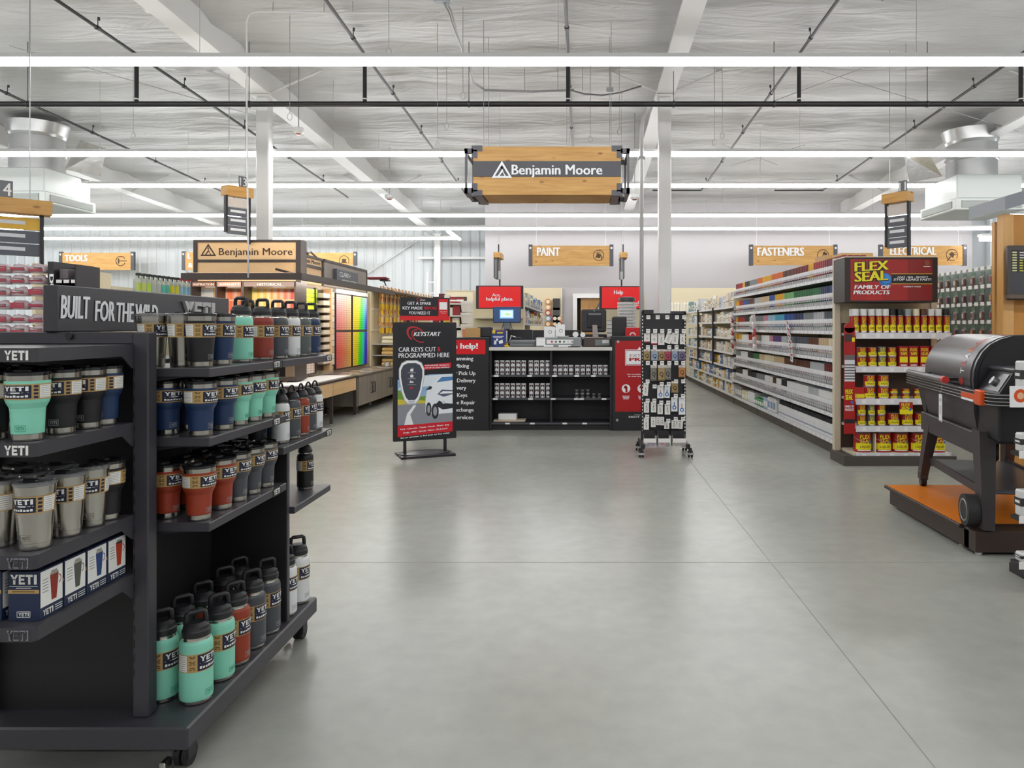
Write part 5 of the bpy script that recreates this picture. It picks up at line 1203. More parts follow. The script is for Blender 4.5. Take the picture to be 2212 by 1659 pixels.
for (a, b_) in ((-.2, -.07), (.0, .17)): l.rect(a, b_, .005, .03, PAPER, F, .001)
l.rect(-.3, -.18, .02, .12, PAPER, F, .0008); l.build('buttons', b0)
for i, (px, h_, w_) in enumerate(((1187, .15, .075), (1210, .18, .065))):
    simple('white_card_stand', 'small white card stand on the till unit, %s' % ('with a round dial print' if i == 0 else 'the taller one'), 'card stand', px, 0, D+.25, lambda g: (g.box(-w_, w_, -.008, .008, 0, h_, PAPER), g.disc(.01, h_*.5, .025, GREY, FRONT, .0085), g.disc(.01, h_*.5, .018, PAPER, FRONT, .009)), z=ZT+.13)
simple('white_dish', 'low white dish on top of the till unit', 'dish', 1216, 0, D+.13, lambda g: g.lathe([(0, 0), (.06, 0), (.09, .02), (.085, .022), (.055, .008), (0, .008)], PAPER, 20), z=ZT+.13)
simple('receipt_roll', 'paper rolls beside the black monitor foot', 'paper roll', 1251, 0, D+.22, lambda g: (g.cyl((-.05, -.03, .04), (-.05, .05, .04), .04, PAPER, 14), g.cyl((.05, -.03, .035), (.05, .05, .035), .035, PAPER, 14)), z=ZT+.13)
t = thing('till_monitor', 'black monitor seen from behind on a silver stand', 'monitor', (X(1284, D), D+.32, ZT), .08)
g = MB(); g.box(-.18, .17, -.03, .02, .20, .52, DGY, bev=.02); g.box(-.1, .1, -.045, -.03, .26, .46, mat('monitor_rear', '#1c1a20', .35), bev=.01); g.box(-.08, .09, -.05, -.045, .44, .465, GREY); g.disc(.0, .5, .012, GREY, FRONT, .0315); b0 = g.build('screen_housing', t)
g = MB(); g.prism([(-.02, 0), (.07, 0), (.035, .3), (-.03, .3)], .05, .075, mat('stand_silver', '#a59c98', .35, .4), T=FRONT); g.box(-.13, .13, -.14, .1, .12, .132, mat('stand_silver', '', .3), bev=.004); g.build('stand', t)
g = MB(); g.box(-.165, .22, -.16, .12, 0, .118, mat('drawer_dark', '#4a3f3c', .45), bev=.01); b0 = g.build('cash_drawer', t)
l = MB(); l.rect(.0, .2, .02, .1, GREY, face(0, -.161, 0), .001)
for k in range(5): l.rect(.1+k*.018, .112+k*.018, .05, .095, PAPER, face(0, -.161, 0), .002)
l.build('drawer_grille', b0)
simple('key_ring_holder', 'dark keys lying on the counter beside the cash drawer', 'keys', 1240, 0, D+.02, lambda g: (g.box(-.08, .08, -.03, .03, 0, .012, DGY, bev=.004), g.ring(.05, 0, .015, .02, GREY, None, .013)), z=ZT)
# blue monitor on an arm
t = thing('blue_screen_monitor', 'monitor with a blue screen on a cabled post behind the counter', 'monitor', (X(1095, 11.2), 11.2, Z(748, 11.2)))
g = MB(); zc_ = Z(680, 11.2)-Z(748, 11.2); hw, hh = 30*11.2/FPX, 17.5*11.2/FPX
g.box(-hw, hw, -.02, .03, zc_-hh, zc_+hh, mat('monitor_blue_bezel', '#2c3b5c', .35), bev=.008); b0 = g.build('housing', t)
l = MB(); F = face(0, -.0205, 0); l.rect(-hw*.94, hw*.94, zc_-hh*.86, zc_+hh*.86, vcmat('screen', .2, emit=.6), F, 0, '#34496f'); l.rect(-hw*.5, hw*.48, zc_-hh*.45, zc_+hh*.62, vcmat('screen', .2), F, .001, '#8fc4ea'); l.rect(-hw*.42, hw*.42, zc_-hh*.3, zc_+hh*.5, vcmat('screen', .2), F, .0015, '#d3e8f4'); l.rect(-hw*.1, hw*.25, zc_-hh*.05, zc_+hh*.2, vcmat('screen', .2), F, .002, '#b7d98a'); l.build('screen', b0)
g = MB(); g.cyl((0, .04, 0), (0, .04, zc_), .03, DGY, 10); g.box(-.05, .05, -.03, .05, zc_-hh-.1, zc_-hh, GREY, bev=.01); g.build('post', t)
g = MB()
for s_ in (-1, 1): g.tube([(s_*.05, .02, zc_-hh), (s_*.08, 0, zc_-hh-.1), (s_*.05, .0, zc_-hh-.2), (.01*s_, .02, .02)], .006, BLACK, 5)
g.build('cable', t)
# rear desk screens, back counter
t = thing('back_counter', 'dark low partition and back counter behind the worktop', 'partition', (0, 0, 0))
g = MB(); d = 11.5; g.box(X(1035, d), X(1150, d), d, d+.05, 0, Z(712, d), DK, bev=.004); g.build('panel', t)
g = MB(); g.box(X(1151, d), X(1252, d), d, d+.05, 0, Z(713, d), DK, bev=.004); g.build('panel', t)
g = MB(); g.box(X(1252, d), X(1330, d), d, d+.05, 0, Z(722, d), DK, bev=.004); g.build('panel', t)
g = MB(); g.box(X(1060, d), X(1330, d), d-.45, d, Z(752, d)-.04, Z(752, d), DK); g.build('ledge', t)
simple('tan_carton', 'brown carton on the dark partition end over the services board', 'box', 1024, 0, 10.5, lambda g: (g.box(-.11, .1, -.1, .1, 0, .13, mat('kraft', '#c39a62', .6)), g.box(-.15, -.11, -.1, .1, 0, .11, VC, col='#d9835a')), z=Z(729, D))
simple('dark_case', 'low dark case beside the brown carton over the services board', 'case', 1048, 0, 10.55, lambda g: (g.box(-.1, .1, -.1, .1, 0, .14, DGY, bev=.01), g.disc(-.07, .1, .008, STEEL, FRONT, .101)), z=Z(729, D))
# tall key-tag carousel and dark box right of the monitor
KT = mat('tag_white', '#d9d8d6', .5)
t = thing('key_blank_carousel', 'tall round white carousel of tagged keys topped black', 'carousel', (X(1354, 11.4), 11.4, Z(716, 11.4)))
H_ = Z(643, 11.4)-Z(716, 11.4); R_ = 20*11.4/FPX
g = MB(); g.lathe([(0, 0), (R_*.9, 0), (R_*.9, .03), (0, .03)], DGY, 20); g.cyl((0, 0, -Z(716, 11.4)+.0), (0, 0, .0), .05, DGY, 10); g.cyl((0, 0, .03), (0, 0, H_-.03), R_*.7, mat('carousel_core', '#8d8e90', .5), 16); g.build('core', t)
g = MB(); g.lathe([(R_*.96, H_-.05), (R_*.9, H_), (R_*.5, H_+.01), (0, H_+.01)], DGY, 20); g.lathe([(0, H_-.05), (R_*.96, H_-.05)], DGY, 20); g.build('cap', t)
g = MB(); 
for j in range(9):
    for i in range(18):
        a_ = 2*PI*i/18+.05*(j % 2); z0_ = .035+j*(H_-.1)/9; TT = RZ(a_) @ T3(R_, 0, 0); g.box(-.005, .0, -.032, .032, z0_, z0_+(H_-.1)/9-.008, KT, T=TT)
        g.box(.0, .001, -.022, .022, z0_+.012, z0_+.015, GREY, T=TT)
o = g.build('key_tag_sheets', t); o['kind'] = 'stuff'
t = thing('key_cutting_box', 'black box with a white tagged side strip left of the carousel', 'box', (X(1335, 10.9), 10.9, Z(742, 10.9)))
g = MB(); g.box(-.09, .12, -.12, .12, -Z(742, 10.9), Z(684, 10.9)-Z(742, 10.9), DGY, bev=.015); g.build('body', t)
g = MB(); 
for k in range(7): g.box(-.165, -.095, -.1, .0, -.08+k*.06, -.03+k*.06, KT, T=RY(-.12*0))
g.box(-.16, -.1, -.02, .1, -.1, .34, GREY); g.build('tag_strip', t)
simple('red_bag_display', 'red display box with a white arch behind the red poster board', 'box', 1366, 0, 10.6, lambda g: (g.box(-.1, .1, -.06, .06, -.02, .12, RED, bev=.004), g.ring(0, .01, .03, .045, LET, face(0, -.0605, 0), .001, a0=0, a1=PI)), z=Z(727, D))
# red screens on poles
for nme, pa, pb, yt, yb, pole, lines, lab in ((1, 1028, 1130, 617, 667, 1079, ((('Ace,', 1063, 1081, 634, 641)), ('helpful place.', 1050, 1109, 642, 652)), 'hanging red screen reading Ace, helpful place'), (2, 1295, 1388, 618, 668, 1343, (('Help', 1326, 1346, 627, 638), ('is here!', 1350, 1380, 650, 661)), 'hanging red screen reading Help behind the key carousel')):
    d = 11.9; t = thing('hanging_screen', lab, 'screen', (X((pa+pb)/2, d), d, 0))
    hw = (pb-pa)/2*d/FPX
    g = MB(); g.box(-hw, hw, .0, .07, Z(yb, d), Z(yt, d), DGY, bev=.006); b0 = g.build('housing', t)
    l = MB(); F = face(0, -.0005, 0); c_ = (pa+pb)/2
    l.rect(-hw*.88, hw*.9, Z(yb-2, d), Z(yt+2, d), vcmat('screen_red', .3, emit=.35), F, .0, '#d60f14')
    for (s_, a_, b_, ya_, yb_) in lines: l.text(s_, (a_-c_)*d/FPX, (b_-c_)*d/FPX, Z(yb_, d), Z(ya_, d), LET, F, .001, bold=.05)
    l.build('display', b0)
    g = MB(); xo = X(pole, d)-X(c_, d); g.cyl((xo, .04, Z(yt, d)), (xo, .04, Z(585, d)), .012, BLACK, 8); g.cyl((xo, .04, Z(585, d)), (xo, .04, ceil_z(d)-.06), .003, GALV, 4); g.build('pole', t)
    g = MB(); g.box(xo-.02, xo+.02, .02, .06, Z(yt-14, d), Z(yt-32, d), GALV); g.build('pole_sleeve', t)
# ---------------------------------------------------------------- stock shelves behind the counter
def goods(name, what, cat, x0, x1, y0, y1, z, hmin, hmax, wmin, wmax, cols, along, where, rnd, group):
    i = 0; a, b_ = (y0, y1) if along == 'y' else (x0, x1); p = a
    while True:
        w_ = rnd.uniform(wmin, wmax)
        if p+w_ > b_: break
        h_ = rnd.uniform(hmin, hmax); c = rnd.choice(cols); c2 = rnd.choice(('#efefea', '#e9e2c8', c)); g = MB()
        if along == 'y': bx = (x0, x1, p, p+w_*.94)
        else: bx = (p, p+w_*.94, y0, y1)
        cx_, cy_ = (bx[0]+bx[1])/2, (bx[2]+bx[3])/2
        g.box(bx[0]-cx_, bx[1]-cx_, bx[2]-cy_, bx[3]-cy_, 0, h_, VC, col=c)
        ins = .0012
        g.box(bx[0]-cx_-ins, bx[1]-cx_+ins, bx[2]-cy_-ins, bx[3]-cy_+ins, h_*.3, h_*rnd.uniform(.5, .75), VC, col=c2)
        g.box(bx[0]-cx_-2*ins, bx[1]-cx_+2*ins, (bx[2]-cy_)*.6, (bx[3]-cy_)*.6, h_*.36, h_*.44, VC, col='#5a5a60')
        tag(g.build(name, None, (cx_, cy_, z+.0015)), '%s, %s along %s' % (what, nth(i), where), cat, group); p += w_; i += 1
rg = random.Random(11)
t = thing('stock_gondola', 'cream gondola with end panel and white shelves behind the first red screen', 'shelving unit', (0, 0, 0))
xg = -.98; g = MB(); g.box(xg-.42, xg-.36, 12.6, 19.0, 0, Z(620, 12.6), CREAM); g.build('spine', t)
g = MB(); g.box(X(1024, 12.6), X(1131, 12.6), 12.5, 12.56, 0, Z(632, 12.6), CREAM); g.box(X(1130, 12.5), X(1132, 12.5)+.01, 12.48, 12.58, 0, Z(632, 12.6), CREAMM); g.build('end_panel', t)
g = MB(); g.box(X(1024, 12.4), X(1128, 12.4), 12.3, 12.5, Z(688, 12.4), Z(684, 12.4), CREAMM); g.build('end_shelf', t)
GS = [1.78, 1.46, 1.05, .66, .3]
for z in GS:
    g = MB(); g.box(xg-.36, xg, 12.62, 19.0, z-.03, z, SHELFW); g.build('shelf', t)
for i, z in enumerate(GS):
    goods('boxed_good', 'boxed item', 'box', xg-.3, xg-.03, 12.66, 18.9, z, .14, .26, .12, .3, ('#d9b51c', '#3b3d42', '#c7ccd4', '#3f6ea8', '#b9c2cc', '#a83a30', '#5a8bb8', '#8d9299'), 'y', '%s shelf behind the helpful-place screen' % nth(i), rg, 'boxed goods behind the counter')
t = thing('stock_gondola', 'gondola end behind the second red screen', 'shelving unit', (0, 0, 0))
xg2 = .30; g = MB(); g.box(X(1300, 12.6), X(1392, 12.6), 12.5, 12.56, 0, Z(636, 12.6), CREAM); g.build('end_panel', t)
g = MB(); g.box(xg2+.34, xg2+.4, 12.6, 19, 0, 1.95, CREAM); g.build('spine', t)
for z in (1.62, 1.3, .95, .6):
    g = MB(); g.box(xg2, xg2+.34, 12.6, 19, z-.03, z, SHELFW); g.build('shelf', t)
    goods('dark_case_item', 'dark boxed item', 'box', xg2+.04, xg2+.3, 12.64, 18.9, z, .2, .28, .2, .4, ('#2a2a30', '#3a3a44', '#23232a', '#4a4a55'), 'y', '%s shelf behind second red screen' % nth((1.62, 1.3, .95, .6).index(z)), rg, 'dark goods behind the counter')
# pegboard on the back wall between the two
t = thing('wall_pegboard', 'cream pegboard on the back wall hung with tape rolls', 'pegboard', (0, 0, 0))
d = 20.4; g = MB(); g.box(X(1110, d), X(1213, d), d, d+.08, 0, Z(622, d), CREAM); g.build('panel', t); g = MB(); g.box(X(1211, d), X(1214, d), d-.03, d+.08, 0, Z(622, d), CREAMM); g.build('edge', t)
for j in range(6):
    for i, px in enumerate((1184, 1199, 1208)):
        c = ('#c98f4a', '#d9a06a', '#b84a4a', '#7aa0c8', '#c8833f', '#c25a5a')[(i*2+j) % 6]
        if i and j < 3:
            g = MB(); g.box(-.09, .09, -.1, .0, -.32, 0, VC, col=('#3a3634', '#4a4a4a', '#2e2c2c')[j]); 
            if i == 2: continue
            tag(g.build('dark_bagged_item', None, (X(1202, d), d-.01, Z(645+j*20, d)), 0), 'dark bagged item on the back pegboard, %s down' % nth(j), 'package', 'dark bagged items'); continue
        g = MB(); g.cyl((0, -.1, 0), (0, -.02, 0), .085, VC, 16, col=c); g.cyl((0, -.104, 0), (0, -.1, 0), .05, VC, 12, col='#efe6d2'); g.cyl((0, -.104, 0), (0, .0, .02), .01, GALV, 5)
        tag(g.build('tape_roll', None, (X(px, d), d-.01, Z(652+j*12, d))), 'tape roll on the back wall pegboard, %s down in column %s' % (nth(j), 'one two three'.split()[i]), 'tape', 'tape rolls on the back wall')
# shelving and buckets left of the first screen
t = thing('stain_shelves', 'red and white product shelves behind the poster stand', 'shelving unit', (0, 0, 0))
d = 15.0; g = MB(); g.box(X(930, d), X(1003, d), d+.3, d+.34, 0, Z(640, d), mat('shelf_back_brown', '#4a4038', .6)); g.build('back_panel', t)
for i, py in enumerate((655, 681, 705, 730)):
    g = MB(); g.box(X(930, d), X(1003, d), d-.05, d+.3, Z(py, d)-.03, Z(py, d), SHELFW); g.build('shelf', t)
    goods('stain_can', 'red and black stain can', 'can', X(935, d), X(1002, d), d, d+.15, Z(py, d), .11, .2, .11, .15, ('#5a1a24', '#8f2630', '#efefec', '#7a1f2a', '#d9d6d0', '#3a1a1e'), 'x', '%s shelf behind poster stand' % nth(i), rg, 'stain cans')
g = MB(); g.box(-.02, .02, -.2, .2, 0, 1.95, VC, col='#d9c818'); tag(g.build('yellow_edge_post', None, (X(966, 14.5), 14.5, 0)), 'yellow edge strip beside the poster topper', 'strip')
for k in range(8):
    g = MB(); g.lathe([(0, 0), (.14, 0), (.16, .15), (.165, .15), (.165, .2), (.155, .2), (0, .19)], mat('bucket_white', '#e4e2de', .4), 18)
    tag(g.build('white_bucket', None, (X(1014, 13.6), 13.6, .2+k*.21)), 'white bucket in the tall stack left of the first red screen, %s up' % nth(k), 'bucket', 'stacked white buckets')
g = MB(); g.box(-.2, .2, -.2, .2, 0, .2, DKI); tag(g.build('bucket_plinth', None, (X(1014, 13.6), 13.6, 0)), 'low dark plinth under the white bucket stack', 'plinth')
t = thing('wall_gondola', 'cream wall panel against the far wall left of the red screens', 'wall panel', (0, 0, 0)); g = MB(); g.box(X(963, 20.4), X(1036, 20.4), 20.4, 20.5, 0, Z(628, 20.4), CREAM); g.build('panel', t); g = MB(); g.box(X(963, 20.4), X(1036, 20.4), 20.38, 20.5, Z(628, 20.4), Z(627, 20.4), CREAMM); g.build('cap', t)
# ================================================================ KEYCHAIN PEG RACK
D = 8.15
def ru(u): return X(1370+u/4.88, D)
def rv(v): return Z(650+v/4.88, D)
rx0, rx1 = ru(78), ru(545)
t = thing('keychain_rack', 'black wheeled peg rack hung with carded key rings', 'display rack', ((rx0+rx1)/2, D, 0)); rcx = (rx0+rx1)/2
PGB = mat('peg_black', '#2b2a2e', .5)
g = MB(); g.box(rx0-rcx+.02, rx1-rcx-.02, .02, .06, .2, rv(130), PGB); g.build('peg_panel', t)
for s_ in (-1, 1):
    xs = s_*(rx1-rx0)/2
    g = MB(); g.box(xs-.0, xs-s_*.022, -.0, .1, .14, rv(105 if s_ < 0 else 120), BLACK); 
    for k in range(34): g.box(xs-s_*.006, xs-s_*.016, -.001, .0, .25+k*.038, .268+k*.038, CARD)
    g.build('upright', t)
    g = MB(); g.box(xs-.02, xs+.02, -.2, .28, .085, .14, BLACK, bev=.008); g.build('foot', t)
    for yy in (-.19, .26):
        g = MB(); g.box(xs-.015+s_*.02, xs+.015+s_*.02, yy-.02, yy+.02, .05, .1, BLACK); c_ = g.build('caster', t)
        for q in (-.016, .016):
            g = MB(); g.cyl((xs+s_*.02+q-.009, yy, .036), (xs+s_*.02+q+.009, yy, .036), .036, mat('caster_rubber', '', .6), 14); g.build('wheel', c_)
        g = MB(); g.box(xs+s_*.02-.03, xs+s_*.02+.03, yy-.05, yy-.03, .03, .05, STEEL); g.build('brake_lever', c_)
for (a, b_, va, vb) in ((90, 205, 95, 140), (390, 545, 108, 140)):
    g = MB(); g.box(ru(a)-rcx, ru(b_)-rcx, .0, .08, rv(vb), rv(va), PGB); g.build('top_cap', t)
HOOKS = [(175, (138, 235, 335, 435, 510)), (318, (135, 208, 282, 358, 433, 505)), (485, (133, 205, 355, 430)), (650, (132, 205, 280, 355, 428, 500)), (840, (130, 425, 500)), (868, (277, 350)), (893, (203,)), (1040, (130, 200)), (1060, (272, 345)), (990, (422, 497)), (1205, (125,)), (1230, (422, 498)), (1250, (345,))]
for v, us in HOOKS:
    for u in us:
        g = MB(); x_, z_ = ru(u)-rcx, rv(v); g.cyl((x_, .02, z_+.005), (x_, -.13, z_+.012), .003, STEEL, 5)
        g.box(x_-.021, x_+.021, -.134, -.131, z_-.02, z_+.022, CARD); g.box(x_-.015, x_+.015, -.1345, -.134, z_-.0, z_+.01, mat('label_grey', '', .6)); g.build('peg_hook', t)
FL = mat('flag_red', '#a8243a', .45)
def card(px, v0, v1, half, kind, tilt=0., idx=[0]):
    x_, z0_, z1_ = ru(px), rv(v1), rv(v0); h = (z1_-z0_); c = MB(); w_ = half/4.88*D/FPX
    F_ = T3(0, 0, 0) @ FRONT; yb = -.004
    pal = {'r': ('#e9e6e2', '#7a2a38'), 'w': ('#ebe8e4', '#3a3a3e'), 'b': ('#e8eaee', '#2f6fb5'), 'bag': ('#8d8578', '#4a3a22')}
    base, ink = pal[kind[0] if kind[0] in pal else 'bag']
    if kind.startswith('bag'): base = {'bag1': '#a08a5e', 'bag2': '#9aa6b8', 'bag3': '#a8485a', 'bag4': '#6e6580', 'bag5': '#7f7a74', 'bag6': '#b07a48'}[kind]; ink = {'bag1': '#4e3c1c', 'bag2': '#3d5a86', 'bag3': '#6e1f30', 'bag4': '#3b3050', 'bag5': '#38332e', 'bag6': '#6a3f1c'}[kind]
    c.box(-w_, w_, -.002, .002, -h, 0, VC, col=base)
    c.rect(-.012, .012, -.016, -.012, VC, F_, .0025, '#3b3a3e')
    if kind.startswith('bag'):
        c.box(-w_*.9, w_*.9, -.014, -.002, -h*.95, -h*.2, VC, col=base, bev=.006); c.rect(-w_, w_, -h*.18, -.002, VC, F_, .0024, '#e6e3de')
        c.ring(0, -h*.58, w_*.35, w_*.6, VC, F_, .0146, ink, 14); c.disc(w_*.2, -h*.75, w_*.25, VC, F_, .0146, ink, 10)
    elif kind == 'r': c.rect(-w_, w_, -h, -h*.88, VC, F_, .0024, '#a8243a'); c.ring(0, -h*.55, .008, .012, VC, F_, .0024, '#77777c', 12)
    elif kind == 'w': c.ring(0, -h*.58, .009, .0125, VC, F_, .0024, ink, 12, sx=.7); c.rect(-.003, .003, -h*.5, -h*.33, VC, F_, .0024, ink); c.ring(.002, -h*.74, .007, .01, VC, F_, .0024, ink, 12)
    else: c.ring(0, -h*.72, .012, .022, VC, F_, .0026, '#2f6fb5', 14, sx=1); c.rect(-.006, .004, -h*.6, -h*.35, VC, F_, .0026, '#c87a4a' if idx[0] % 2 else '#2f6fb5')
    i = idx[0]; idx[0] += 1
    o = c.build('key_ring_card', None, (x_, D-.05-.012*(i % 2), z1_)); o.rotation_euler = (0, tilt, 0)
    kd = {'r': 'white key card with red foot', 'w': 'white carded key hook', 'b': 'white card with blue tag'}.get(kind, 'bagged coloured key holder')
    rowi = int((v0-340)/135)+1
    return tag(o, '%s, %s counted across and down the wheeled peg rack' % (kd, nth(i)), 'key ring', 'carded key rings on the peg rack')
for (px, v0, v1, hf, k_, tl) in ((130, 342, 437, 31, 'r', 0), (205, 342, 458, 32, 'r', 0), (280, 342, 462, 33, 'w', 0), (375, 342, 450, 34, 'w', .35), (430, 338, 455, 36, 'w', .1), (500, 345, 455, 26, 'w', 0),
        (130, 508, 625, 34, 'bag1', 0), (208, 508, 628, 36, 'bag2', 0), (283, 508, 628, 37, 'bag1', 0), (345, 510, 622, 33, 'bag3', 0), (420, 508, 630, 33, 'bag2', 0), (492, 508, 625, 36, 'bag4', 0),
        (200, 672, 838, 33, 'bag5', 0), (280, 672, 835, 37, 'bag1', 0), (346, 672, 828, 36, 'bag5', 0), (495, 675, 800, 36, 'bag6', 0),
        (122, 862, 995, 27, 'w', .08), (270, 885, 1020, 33, 'b', 0), (345, 882, 1018, 30, 'b', .06), (420, 842, 962, 35, 'bag1', 0),
        (125, 1060, 1172, 27, 'w', 0), (198, 1058, 1168, 28, 'w', 0), (268, 1082, 1188, 28, 'w', 0), (343, 1080, 1190, 29, 'w', 0), (417, 1012, 1160, 33, 'b', 0), (495, 1012, 1192, 34, 'b', 0),
        (123, 1226, 1350, 27, 'w', 0), (195, 1215, 1322, 25, 'w', 0), (247, 1215, 1303, 20, 'w', 0), (289, 1215, 1303, 20, 'w', 0), (338, 1268, 1342, 27, 'w', 0), (412, 1250, 1338, 26, 'w', 0), (478, 1250, 1342, 32, 'w', .08)):
    card(px, v0, v1, hf, k_, tl)
ACR = mat('clear_acrylic', '#dfe3e6', .08, alpha=.2)
for i, (a, b_, cs) in enumerate(((86, 216, ('#8f2230', '#b03a44', '#4a4a80', '#d9b0b0')), (236, 362, ('#6a5a80', '#c99ab0', '#3f6a4a', '#c04a5a')), (386, 522, ('#b8a88a', '#a3957a', '#cabd9f', '#9a8f7d')))):
    w_ = (ru(b_)-ru(a))/2; t = thing('acrylic_bin', ('clear bin of red clips low on the peg rack', 'clear bin of pink and purple clips low on the peg rack', 'clear bin of tan clips low on the peg rack')[i], 'bin', ((ru(a)+ru(b_))/2, D-.08, rv(1520)), 0, 'clear bins on the peg rack')
    h_ = rv(1362)-rv(1520)
    g = MB(); g.box(-w_, w_, .06, .085, 0, h_, PGB); g.build('back', t)
    g = MB(); g.box(-w_, -w_+.003, -.09, .06, 0, h_*.8, ACR); g.box(w_-.003, w_, -.09, .06, 0, h_*.8, ACR); g.box(-w_, w_, -.093, -.09, 0, h_*.5, ACR); g.box(-w_, w_, -.09, .06, -.003, 0, ACR); g.build('clear_tray', t)
    g = MB(); g.box(-w_, w_, -.0945, -.0935, h_*.33, h_*.6, CARD); g.build('label_card', t)
    g = MB(); rnd = random.Random(i)
    for k in range(70): g.add(*[( [(x_+q[0], y_+q[1], z_+q[2]) for q in ((-.02, 0, 0), (.02, .004, 0), (0, .01, .022), (0, -.01, -.012))], [(0, 1, 2), (0, 3, 1), (1, 3, 2), (0, 2, 3)]) for x_, y_, z_ in [(rnd.uniform(-w_*.85, w_*.85), rnd.uniform(-.075, .03), rnd.uniform(.016, h_*.34))]][0], VC, col=rnd.choice(cs))
    o = g.build('clips', t); o['kind'] = 'stuff'

# ================================================================ LONG RIGHT-HAND AISLE
XG = 2.75; POST = mat('cream_post', '#d8cdb6', .45); STRIPW = mat('price_strip_white', '#dcdce0', .4); KICK = mat('kick_brown', '#4b443f', .5)
LV = [1.945, 1.64, 1.35, 1.045, .75, .44, .15]
def shelf_with_strip(parent, y0, y1, z, depth=.40, strip=True):
    g = MB(); g.box(XG+.01, XG+depth, y0, y1, z-.025, z, SHELFW); s_ = g.build('shelf', parent)
    g = MB(); g.box(XG-.004, XG+.01, y0, y1, z-.035, z+.005, STRIPW)
    n = int((y1-y0)/.16)
    for k in range(n): g.box(XG-.006, XG-.004, y0+.03+k*.16, y0+.1+k*.16, z-.03, z+.0, PAPER)
    g.build('price_strip', s_)
SEC = [(7.92, 9.78), (9.8, 11.66), (11.68, 13.52)]
whr = ['nearest section', 'middle section', 'third section']
for i, (a, b_) in enumerate(SEC):
    t = thing('aisle_shelving', 'white-shelved spray paint shelving, %s of the long right aisle' % whr[i], 'shelving unit', (0, 0, 0), 0, 'spray paint shelving sections')
    g = MB(); g.box(XG+.40, XG+.44, a, b_, .15, 2.12, CREAM); g.build('back_panel', t)
    g = MB(); g.box(XG+.02, XG+.44, a, b_, 0, .125, KICK); g.build('base', t)
    g = MB(); g.box(XG-.005 if i == 0 else XG+.36, XG+.44, a-.018, a, 0, 2.13, POST); g.build('upright', t)
    for z in LV: shelf_with_strip(t, a, b_, z)
WIRE = mat('wire_grey', '#8b8c90', .3, .7); CLRP = mat('clear_front', '#cfd3d8', .1, trans=.8)
g = MB(); L_ = .455
for k in range(7): g.cyl((0, k*L_/6, 0), (-.012, k*L_/6, .09), .002, WIRE, 4, caps=False)
for z_ in (.0, .045, .09): g.cyl((-.011*z_/.09, 0, z_), (-.011*z_/.09, L_, z_), .0025, WIRE, 4, caps=False)
wf = g.mesh('wire_front'); l = MB()
for k in range(6): l.box(-.0165, -.0145, k*L_/6+.014, (k+1)*L_/6-.014, .062, .094, STRIPW); l.box(-.0172, -.0165, k*L_/6+.02, (k+1)*L_/6-.02, .07, .086, VC, col='#8f93a8' if k % 3 else '#a84a58')
BIN = [('wire_front', wf), ('name_tags', l.mesh('name_tags'))]
SC_SHELF = LV[:6]
for si, z in enumerate(SC_SHELF):
    for k in range(12):
        y_ = 7.95+k*.464
        put(BIN, 'wire_bin', 'wire-fronted bin, %s from the end post on the %s shelf of spray cans' % (nth(k), nth(si)), 'wire bin', (XG+.025, y_, z+.002), 0, 'wire bins on the spray can shelves')
CC = {'maroon': '#7a1a34', 'red': '#a01c20', 'yellow': '#e0a915', 'orange': '#d96a18', 'brown': '#5c3422', 'grey': '#7f8488', 'lgrey': '#b4b8bb', 'teal': '#1f8f8f', 'blue': '#1f4f9a', 'navy': '#23335f', 'green': '#1f6a3a', 'lgreen': '#6fae6a', 'cyan': '#4aa8c8', 'sky': '#9cc4dc', 'pink': '#c98a98', 'cream': '#e0d6b4', 'beige': '#cbb08a', 'white': '#e6e6e4', 'black': '#1f1e20', 'purple': '#5a3a78', 'dred': '#6e1a1e', 'slate': '#4d5560'}
CN = {'lgrey': 'pale grey', 'lgreen': 'light green', 'dred': 'dark red'}
PLAN = [  # near -> far, cap colours per shelf with how many cans each
    'maroon 9,red 6,yellow 3,dred 9,brown 8,orange 9,yellow 8,orange 5,grey 8,black 5,yellow 3,red 6,maroon 6',
    'blue 6,navy 5,green 10,green 6,lgreen 7,yellow 7,blue 5,beige 8,lgrey 6,brown 6,blue 6,red 5,yellow 5,green 3',
    'teal 4,slate 5,lgrey 6,grey 6,navy 6,blue 7,cyan 7,sky 6,pink 4,grey 8,white 6,black 5,red 8,yellow 5',
    'cream 7,beige 5,brown 6,slate 8,grey 6,lgrey 4,purple 7,pink 3,white 7,grey 4,orange 5,red 4,white 8,yellow 6',
    'white 4,dred 5,lgrey 8,brown 9,brown 8,beige 8,cream 8,beige 5,green 6,black 6,white 8,grey 5',
    'white 12,lgrey 6,white 14,black 4,white 4,brown 3,white 7,grey 8,black 9,white 6,black 6']
CANW = mat('can_silver', '#b9babc', .3, .5)
CT_ = {}
def can_tpl(c):
    if c in CT_: return CT_[c]
    col = CC[c]; r = .0325; g = MB()
    g.lathe([(0, 0), (r, .0), (r, .006, VC, '#d8d8d8'), (r, .05, VC, col), (r, .085, VC, '#e8e8e8'), (r, .135), (r*.95, .145), (r*.75, .155), (.0, .156)], CANW, 12); b0 = g.mesh('can_body')
    h = MB(); h.lathe([(r*.98, .135), (r*.98, .218), (r*.92, .222), (0, .222)], mat('cap_'+c, col, .35), 12)
    CT_[c] = [('can_body', b0), ('cap', h.mesh('cap'))]
    return CT_[c]
rest = MB(); PITCH = .0682
